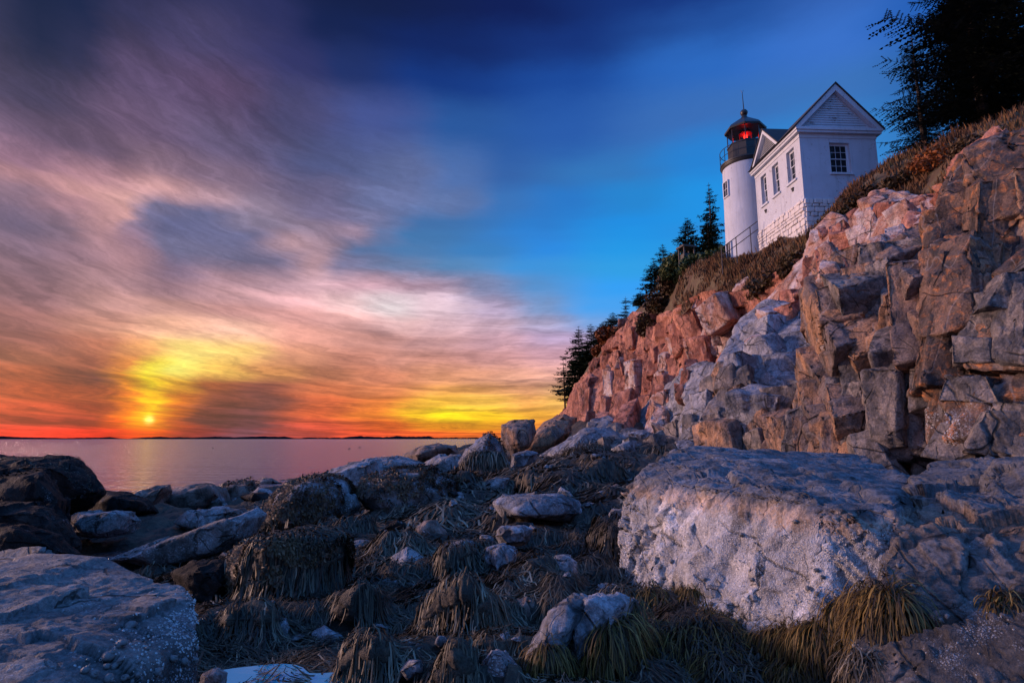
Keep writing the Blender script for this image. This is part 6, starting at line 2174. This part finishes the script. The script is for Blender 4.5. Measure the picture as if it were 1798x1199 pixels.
def drape(G, n, seed, L, w, m=7, mask=None, thick=0.05, need=True):
    """strands rooted on weedy ground, lying downhill over whatever is there"""
    rng = np.random.RandomState(seed)
    x1 = G['x0'] + G['s'] * (G['nx'] - 1)
    y1 = G['y0'] + G['s'] * (G['ny'] - 1)
    x = G['x0'] + rng.rand(n * 6) * (x1 - G['x0'])
    y = G['y0'] + rng.rand(n * 6) * (y1 - G['y0'])
    j = ((y - G['y0']) / G['s']).astype(int)
    i = ((x - G['x0']) / G['s']).astype(int)
    ok = G['B'][j, i]
    # only what the frame can see, roughly
    ok &= np.abs(x) < y * 0.92 + 0.8
    pz = np.stack([x, y, x * 0], -1)
    ok &= fbm(pz / 1.1, 3, 90) > -0.75
    gyy, gxx = np.gradient(G['Hs'], G['s'])
    slp = np.hypot(gsample(G, gxx, x, y), gsample(G, gyy, x, y))
    ok &= rng.rand(len(x)) < np.clip((1.7 + 1.8 * slp) / 4.0, 0, 1)
    if mask is not None:
        ok &= mask(x, y)
    x, y = x[ok][:n], y[ok][:n]
    n = len(x)
    H = G['Hs']
    gy_, gx_ = np.gradient(H, G['s'])
    P = np.zeros((n, m, 3))
    pz = np.stack([x, y, x * 0], -1)
    flow = fbm(pz / 0.7, 2, seed + 3) * 2.6 + fbm(pz / 2.5, 2, seed + 5) * 3.0
    hd = np.stack([np.cos(flow), np.sin(flow)], -1)
    lift = thick * (0.15 + rng.rand(n) ** 1.5)
    ds = L * (0.55 + 0.75 * rng.rand(n)) / (m - 1)
    jit = rng.randn(n) * 0.75
    for k in range(m):
        z = gsample(G, H, x, y)
        z = np.maximum(z, gsample(G, G['H'], x, y))
        P[:, k] = np.stack([x, y, z + lift * (1 - 0.5 * k / m) + 0.004], -1)
        sx_ = -gsample(G, gx_, x, y)
        sy_ = -gsample(G, gy_, x, y)
        sl_ = np.hypot(sx_, sy_)
        wgt = np.clip(sl_ * 2.2, 0, 1)[:, None]
        d = np.stack([sx_, sy_], -1) / (sl_[:, None] + 1e-6) * wgt * 1.4 + hd * (1 - 0.75 * wgt)
        a = jit * (0.5 + 0.5 * math.sin(k * 1.7)) + rng.randn(n) * 0.42
        ca, sa = np.cos(a), np.sin(a)
        d = np.stack([d[:, 0] * ca - d[:, 1] * sa, d[:, 0] * sa + d[:, 1] * ca], -1)
        d /= np.linalg.norm(d, axis=1)[:, None] + 1e-9
        hd = 0.5 * hd + 0.5 * d
        stp = ds / np.sqrt(1 + np.minimum(sl_, 6) ** 2)
        x = np.clip(x + d[:, 0] * stp, G['x0'], x1 - 0.01)
        y = np.clip(y + d[:, 1] * stp, G['y0'], y1 - 0.01)
    dz = np.diff(P[:, :, 2], axis=1)
    ok = (dz.max(1) < 0.10 + 0.1 * L) & (dz.min(1) > -0.9 * L) & ((P[:, :, 2].max(1) - P[:, :, 2].min(1)) < 1.25 * L)
    P = P[ok]
    n = len(P)
    tone = np.clip(0.34 + 0.30 * fbm(P[:, 0] / 0.9, 2, 31) + 0.24 * rng.randn(n), 0, 1)
    ww = w * (0.6 + 0.8 * rng.rand(n))
    return ribbons(P, ww, tone, strip=True)


def smooth2(A, k):
    for _ in range(k):
        B_ = np.pad(A, 1, mode='edge')
        A = (B_[:-2, 1:-1] + B_[2:, 1:-1] + B_[1:-1, :-2] + B_[1:-1, 2:] + 4 * B_[1:-1, 1:-1]) / 8
    return A


G1 = height_grid(-6.5, 5.0, 3.2, 12.5, 0.06)
G1['Hs'] = smooth2(G1['H'], 3)
G2 = height_grid(-15.0, 9.0, 12.2, 34.0, 0.16)
G2['Hs'] = smooth2(G2['H'], 1)


def stuff(name, label, cat, parts, mat):
    co = np.concatenate([p[0] for p in parts])
    off = np.cumsum([0] + [len(p[0]) for p in parts[:-1]])
    q = np.concatenate([p[1] + o_ for p, o_ in zip(parts, off)])
    tn = np.concatenate([p[2] for p in parts])
    o = link(name, mesh_np(name, co, q, attrs={'tone': tn}), mat)
    tag(o, label, cat, kind='stuff')
    return o


stuff('seaweed', 'knotted brown seaweed draped over the near shore between the rocks', 'seaweed',
      [drape(G1, 28000, 1, 0.40, 0.0052, 7, lambda x, y: y < 7.6, 0.08), drape(G1, 16000, 2, 0.55, 0.0085, 6, lambda x, y: (y >= 7.2) & (x < 0.205 * y), 0.10)], WEED)
stuff('seaweed', 'dark seaweed covering the lower rocks farther down the shore', 'seaweed',
      [drape(G2, 14000, 3, 0.75, 0.020, 5, lambda x, y: (x > -9.5) & (y < 30) & (x < 0.205 * y), 0.12)], WEED)


def tuft(px, py, Y, wpx, hpx, n, L, w, label, seed, mat=WEEDG, out=0.18):
    """a clump of weed rooted on a face of rock, its strands arching out and hanging"""
    rng = np.random.RandomState(seed)
    kx, kz = ray(px, py)
    m = 7
    n = int(n * 2.9)
    w = w * 0.52
    u, v = rng.rand(n) * 2 - 1, rng.rand(n) * 2 - 1
    k_ = u * u + v * v < 1
    u, v = u[k_], v[k_]
    n = len(u)
    root = np.zeros((n, 3))
    nrm = np.zeros((n, 3))
    o_ = Vector((0, 0, CAM_Z))
    for i in range(n):
        rx, rz = ray(px + u[i] * wpx / 2, py + v[i] * hpx / 2)
        d = Vector((rx, 1, rz)).normalized()
        hit, lo, nr_, ix, ob, mt = scene.ray_cast(DG, o_, d)
        if hit and abs(lo.y - Y) < 1.3:
            root[i] = lo
            nrm[i] = nr_
        else:
            root[i] = (rx * Y, Y, CAM_Z + rz * Y)
            nrm[i] = (0, -1, 0.2)
    c = np.median(root, 0)
    P = np.zeros((n, m, 3))
    Ls_ = 0.85 * L * (0.5 + 0.7 * rng.rand(n))
    d = nrm * 0.55 + np.stack([u * 0.75, np.full(n, -0.25), 0.15 - v * 0.3], -1) + rng.randn(n, 3) * 0.50
    d /= np.linalg.norm(d, axis=1)[:, None]
    p = root - nrm * 0.01
    swirl = rng.randn(n) * 0.35
    for k in range(m):
        P[:, k] = p
        g_ = min(1.0, k / (m * 0.55))
        dn = np.stack([d[:, 0] * 0.55 + np.sin(k * 1.4 + swirl * 12) * 0.6, d[:, 1] * 0.4, d[:, 2] * 0.3 - 0.55 - 0.65 * g_], -1)
        d = d * (1 - 0.42) + dn * 0.42
        d /= np.linalg.norm(d, axis=1)[:, None]
        p = p + d * (Ls_ / (m - 1))[:, None]
        p[:, 2] = np.maximum(p[:, 2], 0.75)
    tone = np.clip(0.36 + 0.24 * rng.randn(n) - 0.18 * v, 0, 1)
    co, q, tn = ribbons(P, w * (0.6 + 0.8 * rng.rand(n)), tone, strip=True)
    loc_ = np.array(c)
    o = link('seaweed_clump', mesh_np('seaweed_clump', co - loc_, q, attrs={'tone': tn}), mat, None, tuple(loc_))
    return tag(o, label, 'seaweed', 'weed clumps hanging from the barnacled ledge')


TUFT = [
    (1530, 1062, 4.25, 120, 54, 900, 0.40, 0.0065, 'big dome of golden weed on the front of the ledge', WEEDG),
    (1140, 1055, 5.6, 60, 36, 420, 0.42, 0.007, 'rusty gold weed hanging from the left foot of the ledge', WEEDG),
    (1205, 1042, 5.3, 40, 26, 220, 0.28, 0.0065, 'small golden tuft right of the rusty one at the ledge foot', WEEDG),
    (1100, 1110, 5.0, 90, 50, 560, 0.46, 0.007, 'long olive weed falling beside the cracked grey boulder', WEEDG),
    (1175, 1130, 4.9, 80, 50, 520, 0.42, 0.007, 'thick olive weed in the bottom row below the rusty tuft', WEEDG),
    (1245, 1098, 4.8, 50, 44, 420, 0.40, 0.007, 'golden weed on the rib below the middle of the ledge', WEEDG),
    (1290, 1130, 4.5, 70, 40, 420, 0.36, 0.0065, 'brown-gold weed between two ribs at the bottom', WEEDG),
    (1370, 1120, 4.3, 70, 40, 480, 0.36, 0.0065, 'olive weed under the ragged rib at the bottom', WEEDG),
    (1425, 1112, 4.2, 60, 40, 420, 0.36, 0.0065, 'weed tuft with bright tips left of the big dome', WEEDG),
    (1500, 1165, 3.9, 80, 36, 320, 0.26, 0.006, 'thin brown weed under the big dome at the bottom edge', WEED),
    (1762, 1055, 3.9, 56, 26, 200, 0.20, 0.006, 'small dark weed tuft at the right edge', WEEDG),
    (960, 1150, 4.6, 50, 44, 280, 0.34, 0.0065, 'orange-brown weed hanging between the leaning rock and the boulder', WEEDG),
    (1060, 1160, 4.6, 60, 44, 360, 0.36, 0.0065, 'olive weed trailing at the bottom below the cracked boulder', WEEDG),
    (1250, 1175, 4.3, 140, 40, 620, 0.30, 0.0065, 'matted olive weed along the bottom edge below the ledge', WEEDG),
    (1400, 1180, 4.0, 120, 36, 520, 0.28, 0.006, 'dark gold weed at the bottom edge left of the thin brown tuft', WEEDG),
]
for k, (px, py, Y, w_, h_, n_, L__, ww, lab, mt) in enumerate(TUFT):
    tuft(px, py, Y, w_, h_, n_, L__, ww, lab, 800 + k, mt)

# weed hanging along the dark rocks under the cliff
for k, (px, py, Y, w_, h_, n_, L__, lab) in enumerate((
        (1030, 792, 29, 70, 16, 300, 1.2, 'brown weed fringe hanging under the dark blue-grey jumble'),
        (1100, 790, 31, 90, 20, 420, 1.5, 'rusty weed curtain at the foot of the dark cliff rocks'),
        (1165, 800, 27, 60, 20, 320, 1.3, 'dark weed curtain just left of the ledge'),
        (850, 800, 24, 60, 18, 220, 0.9, 'weed skirt below the pointed grey boulder'))):
    o = tuft(px, py, Y, w_, h_, n_, L__, 0.028, lab, 860 + k, WEED)
    o['group'] = 'weed curtains under the cliff'


def leafy(ob, n, size, label, seed, zmin=-9, upmin=-0.2, hang=0.0, mat=LEAFY, px=None):
    """flat forked fronds of weed lying on a boulder"""
    rng = np.random.RandomState(seed)
    me = ob.data
    nv = len(me.vertices)
    co = np.empty(nv * 3, np.float32)
    me.vertices.foreach_get('co', co)
    nr = np.empty(nv * 3, np.float32)
    me.vertices.foreach_get('normal', nr)
    co = co.reshape(-1, 3) + np.array(ob.location)
    nr = nr.reshape(-1, 3)
    ok = (nr[:, 2] > upmin) & (co[:, 2] > zmin) & (nr[:, 1] < 0.5)
    if px is not None:
        ok &= (co[:, 0] / co[:, 1] > (px[0] - 899) / F) & (co[:, 0] / co[:, 1] < (px[1] - 899) / F)
    ok &= fbm(co / 0.5, 2, seed) > -0.5
    ix = np.where(ok)[0]
    if len(ix) == 0:
        return
    ix = ix[rng.randint(0, len(ix), n)]
    p, m_ = co[ix], nr[ix]
    dn = np.array([0, 0, -1.0]) - m_ * (-m_[:, 2:3])
    d = dn * 0.9 + rng.randn(n, 3) * 0.55
    d -= m_ * (d * m_).sum(1)[:, None]
    d /= np.linalg.norm(d, axis=1)[:, None] + 1e-9
    sdv = np.cross(d, m_)
    s = (size * 1.15 * (0.5 + 0.9 * rng.rand(n)))[:, None]
    p0 = p + m_ * (0.01 + 0.03 * rng.rand(n))[:, None]
    lift = m_ * s * (0.25 + 0.5 * rng.rand(n))[:, None]
    v = np.stack([p0, p0 + d * s * 0.55 + sdv * s * 0.13 + lift, p0 + d * s * 1.0 + lift * 0.5, p0 + d * s * 0.55 - sdv * s * 0.13 + lift * 0.7], 1).reshape(-1, 3)
    tn = np.clip(0.4 + 0.28 * fbm(p / 0.3, 2, seed + 4) + 0.2 * rng.randn(n), 0, 1)
    o = link('seaweed_clump', mesh_np('seaweed_clump', v - np.array(ob.location), np.arange(n * 4).reshape(-1, 4), smooth=False, attrs={'tone': np.repeat(tn, 4)}), mat, None, tuple(ob.location))
    return tag(o, label, 'seaweed', 'leafy weed lying on boulders')


byl = {o.get('label', ''): o for o in ROCKS}
leafy(byl['blocky boulder wholly covered with brown leafy weed'], 19000, 0.05, 'coat of brown leafy weed over the blocky boulder', 51)
leafy(byl['square boulder with a pale blue face and weed on top'], 8000, 0.09, 'rust-brown leafy weed on top of the square boulder', 52, upmin=0.1)
leafy(byl['big rounded grey boulder draped with brown weed in the middle'], 7000, 0.10, 'brown weed hanging down the sides of the big rounded boulder', 53, upmin=-0.6, px=(430, 640))
leafy(byl['dark weedy boulder behind the square one'] if 'dark weedy boulder behind the square one' in byl else MOUNDS[9], 4000, 0.11, 'dark leafy weed on the boulder right of the square one', 54)
leafy(byl['tall black rock against the sea at the left edge'], 3500, 0.040, 'short black weed fringing the tall rock at the left edge', 55, upmin=0.0, mat=WEED)
leafy(byl['pointed grey boulder by the sea below the cliff'], 1500, 0.12, 'brown weed low on the right side of the pointed boulder', 56, upmin=-0.8, px=(850, 890))
leafy(byl['reddish brown rock third along the water line'], 700, 0.2, 'weed on the reddish brown water line rock', 57, upmin=0.2)

# small stones between the weed
SM = []
for k in range(7):
    rs_ = np.random.RandomState(70 + k)
    pts = [tuple(rs_.randn(3) * np.array([1, 0.8, 0.6])) for _ in range(14)]
    me, loc_ = rock_mesh('stone', pts, 700 + k, n=12, p=30, amp=0.7)
    SM.append(me)
rng = random.Random(12)
cnt = 0
for _ in range(900):
    px, py = rng.uniform(360, 1120), 815 + 380 * rng.random() ** 1.3
    Yb = base_Y(px, py)
    if Yb > 45 or Yb < 3.9:
        continue
    x, y, _z = at(px, py, Yb)
    hit, lo, nr_, ix, ob, mt = scene.ray_cast(DG, Vector((x, y, 4.2)), Vector((0, 0, -1)))
    if not hit or ob.name != 'ground':
        continue
    zt = lo.z
    if abs(zt - gz(x, y)) > 0.30 or zt < 0.05:
        continue
    me = SM[rng.randrange(7)]
    if not me.materials:
        me.materials.append(SHORE)
    o = bpy.data.objects.new('stone', me)
    C.objects.link(o)
    r = (0.006 + 0.016 * rng.random() ** 2.2) * Yb * 0.55
    o.scale = (r * rng.uniform(.8, 1.4), r * rng.uniform(.8, 1.3), r * rng.uniform(.6, 1.0))
    o.rotation_euler = (rng.uniform(-.4, .4), rng.uniform(-.4, .4), rng.uniform(0, 6.3))
    o.location = (x, y, zt + r * 0.25)
    tag(o, 'small weathered stone lying among the weed between the larger boulders', 'stone', 'small stones among the weed')
    cnt += 1
    if cnt >= 170:
        break

# tide pool at the bottom of the picture
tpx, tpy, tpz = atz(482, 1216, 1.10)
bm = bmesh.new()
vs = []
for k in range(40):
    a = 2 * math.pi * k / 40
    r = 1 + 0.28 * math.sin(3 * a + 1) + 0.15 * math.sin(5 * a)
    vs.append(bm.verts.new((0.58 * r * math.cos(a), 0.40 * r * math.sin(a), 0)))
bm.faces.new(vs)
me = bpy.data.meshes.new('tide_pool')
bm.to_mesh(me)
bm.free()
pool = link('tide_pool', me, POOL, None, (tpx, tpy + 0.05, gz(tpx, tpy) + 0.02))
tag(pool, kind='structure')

# snails and limpets on the two near ledges
SHELL = simple_mat('grey_shell', (0.15, 0.148, 0.15), 0.5, 0.5, 70, 0.4, bscale=220)


def shell_mesh():
    """whelk-like shell: a fat body whorl winding up to a short spire"""
    mb_ = MB()
    pts, rs = [], []
    for k in range(22):
        t = k / 21
        a = t * 2.6 * 2 * math.pi
        r = 0.5 * (1 - t) ** 1.25
        pts.append((r * 0.62 * math.cos(a), r * 0.62 * math.sin(a), t * 1.05))
        rs.append(max(0.03, 0.50 * (1 - t) ** 1.05))
    mb_.tube(pts, rs, 9)
    me_ = bpy.data.meshes.new('shell')
    me_.from_pydata(mb_.v, [], mb_.f)
    me_.polygons.foreach_set('use_smooth', np.ones(len(me_.polygons), bool))
    me_.materials.append(SHELL)
    return me_


SHM = shell_mesh()
zl = [(1020, 715, 100), (955, 875, 90), (865, 970, 110), (970, 990, 70), (1090, 1000, 55), (830, 1045, 60), (910, 1035, 65), (665, 1085, 80), (735, 1110, 80), (840, 1140, 90), (975, 1140, 75), (1035, 1145, 45), (1355, 985, 70), (1440, 1000, 70), (1230, 1075, 70), (1545, 890, 45), (1540, 990, 60), (1585, 690, 50), (1090, 1105, 45), (690, 990, 40), (1160, 900, 40)]
SHL = [(x / 4.495, 940 + y / 4.495, s / 4.495, 0) for (x, y, s) in zl]
zr = [(455, 765), (950, 757), (885, 798), (925, 823), (1270, 708), (1330, 795), (655, 765), (838, 520), (232, 575), (315, 690), (520, 935), (600, 930), (575, 960), (1440, 930), (1470, 915), (1060, 1100), (480, 870), (925, 725), (610, 575), (265, 710)]
SHL += [(1050 + x / 2.4025, 700 + y / 2.4025, 10.5, 1) for (x, y) in zr]
ORD = ['topmost', 'second', 'third', 'fourth', 'fifth', 'sixth', 'seventh', 'eighth', 'ninth', 'tenth', 'eleventh', 'twelfth', 'thirteenth', 'fourteenth', 'fifteenth', 'sixteenth', 'seventeenth', 'eighteenth', 'nineteenth', 'twentieth', 'lowest', 'lowest']
RANK = {}
for sd__ in (0, 1):
    grp = sorted([q_ for q_ in SHL if q_[3] == sd__], key=lambda q_: q_[1])
    for k, q_ in enumerate(grp):
        nm = 'topmost' if k == 0 else ('lowest' if k == len(grp) - 1 else ORD[k] + ' down')
        sz_w = 'large' if q_[2] > 17 else ('small' if q_[2] < 12 else 'mid-sized')
        RANK[q_] = ('%s grey sea snail, %s on the slab in the lower left corner' % (sz_w, nm)) if sd__ == 0 else ('small pale sea snail, %s on the front of the barnacled ledges' % nm)
o_ = Vector((0, 0, CAM_Z))
rng = random.Random(4)
for (px, py, s, side) in SHL:
    rx, rz = ray(px, py)
    hit, lo, nr_, ix, ob, mt = scene.ray_cast(DG, o_, Vector((rx, 1, rz)).normalized())
    if not hit or lo.y > 9:
        continue
    r = s / F * lo.y
    o = bpy.data.objects.new('sea_snail', SHM)
    C.objects.link(o)
    o.location = lo + nr_ * r * 0.14
    qd_ = (nr_ * 0.6 + Vector((rng.uniform(-1, 1), rng.uniform(-1, 1), rng.uniform(-1, 1)))).to_track_quat('Z', 'Y')
    o.rotation_mode = 'QUATERNION'
    o.rotation_quaternion = qd_
    o.scale = (r * 0.62, r * 0.62, r * 0.70)
    tag(o, RANK[(px, py, s, side)], 'snail',
        'sea snails on the blue-grey slab' if side == 0 else 'sea snails on the barnacled ledge')


def barnacles(ob, n, zr_, size, seed, label, px=None, upmax=0.75):
    """small ringed cones crusting the rock"""
    rng = np.random.RandomState(seed)
    me = ob.data
    nv = len(me.vertices)
    co = np.empty(nv * 3, np.float32)
    me.vertices.foreach_get('co', co)
    nr = np.empty(nv * 3, np.float32)
    me.vertices.foreach_get('normal', nr)
    co = co.reshape(-1, 3) + np.array(ob.location)
    nr = nr.reshape(-1, 3)
    nz_ = fbm(co / 0.35, 3, seed)
    ok = (co[:, 2] > zr_[0] + 0.1 * nz_) & (co[:, 2] < zr_[1] + 0.14 * nz_) & (nr[:, 1] < 0.4) & (nr[:, 2] < upmax) & (fbm(co / 0.18, 3, seed + 2) > -0.15)
    if px is not None:
        r_ = co[:, 0] / co[:, 1] * F + 899
        ok &= (r_ > px[0]) & (r_ < px[1])
    ix = np.where(ok)[0]
    if not len(ix):
        return
    ix = ix[rng.randint(0, len(ix), n)]
    t1 = np.cross(nr[ix], rng.randn(n, 3))
    t1 /= np.linalg.norm(t1, axis=1)[:, None]
    t2 = np.cross(nr[ix], t1)
    s = (size * (0.45 + 0.8 * rng.rand(n) ** 1.5))[:, None]
    p = co[ix] + t1 * (rng.randn(n, 1) * 0.012) + t2 * (rng.randn(n, 1) * 0.012)
    V = []
    for (rr, hh) in ((1.0, -0.15), (0.42, 0.75)):
        for k in range(5):
            a = 2 * math.pi * k / 5
            V.append(p + (t1 * math.cos(a) + t2 * math.sin(a)) * s * rr + nr[ix] * s * hh)
    V = np.stack(V, 1).reshape(-1, 3)
    b = np.arange(n)[:, None] * 10
    q = np.concatenate([np.concatenate([b + k, b + (k + 1) % 5, b + 5 + (k + 1) % 5, b + 5 + k], 1) for k in range(5)])
    o = link('barnacles', mesh_np('barnacles', V, q, smooth=False), BARN)
    tag(o, label, 'barnacles', kind='stuff')


BARN = simple_mat('barnacle_shell', (0.42, 0.41, 0.41), 0.8, 0.45, 30, 0.0)
led = [o for o in ROCKS if o.name.startswith('rock_ledge')]
barnacles(led[0], 10000, (1.35, 2.30), 0.0085, 61, 'crust of white barnacles on the front of the broad ledge')
barnacles(led[1], 1400, (1.3, 2.25), 0.0065, 62, 'scattered barnacles on the dark ledge in the lower right')
slab = [o for o in ROCKS if o.name.startswith('rock_slab')][0]
barnacles(slab, 600, (1.2, 2.03), 0.0075, 63, 'barnacles along the right edge of the blue-grey slab', px=(60, 380), upmax=0.93)

# sea birds
BIRD = simple_mat('dark_plumage', (0.02, 0.02, 0.022), 0.7, 0.3, 20, 0.0)
for (px, py) in ((613, 788), (631, 786), (373, 787)):
    x, y, z = atz(px, py, 0.0)
    lab = {613: 'dark duck swimming left of another near the rocky shore', 631: 'dark duck swimming closest to the rocky shore', 373: 'lone dark duck swimming far out right of the sun glint'}[px]
    d = empty('duck', (x, y, 0), 0.6, lab, 'bird', 'ducks on the sea')
    MB().lathe([(0.02, -0.06), (0.16, 0.0), (0.20, 0.10), (0.12, 0.2), (0.02, 0.24)], 10).build('body', BIRD, d, smooth=True)
    d.children[0].scale = (1.8, 0.9, 1)
    MB().tube([(0.22, 0, 0.12), (0.30, 0, 0.32), (0.33, 0, 0.40)], [0.06, 0.05, 0.075], 8).build('head', BIRD, d, smooth=True)
    MB().tube([(0.37, 0, 0.40), (0.48, 0, 0.38)], [0.03, 0.012], 6).build('bill', BIRD, d)
x, y, z = at(706, 800, 46)
HER = simple_mat('grey_heron_plumage', (0.16, 0.15, 0.16), 0.7, 0.2, 20, 0.0)
h_ = empty('heron', (x, y, max(0.0, gz(x, y))), 0.3, 'grey heron standing in the shallows beside the shore rocks', 'bird')
for s in (-0.05, 0.05):
    MB().tube([(0, s, -0.1), (0.02, s, 0.25), (0, s, 0.52)], 0.014, 5).build('leg', HER, h_)
MB().tube([(-0.36, 0, 0.46), (-0.18, 0, 0.55), (0.02, 0, 0.64), (0.14, 0, 0.72)], [0.02, 0.10, 0.12, 0.05], 8).build('body', HER, h_, smooth=True)
MB().tube([(0.12, 0, 0.70), (0.20, 0, 0.84), (0.12, 0, 0.98), (0.16, 0, 1.08), (0.24, 0, 1.10)], [0.05, 0.03, 0.026, 0.035, 0.03], 8).build('neck', HER, h_, smooth=True)
MB().tube([(0.25, 0, 1.10), (0.42, 0, 1.07)], [0.02, 0.006], 5).build('bill', HER, h_)
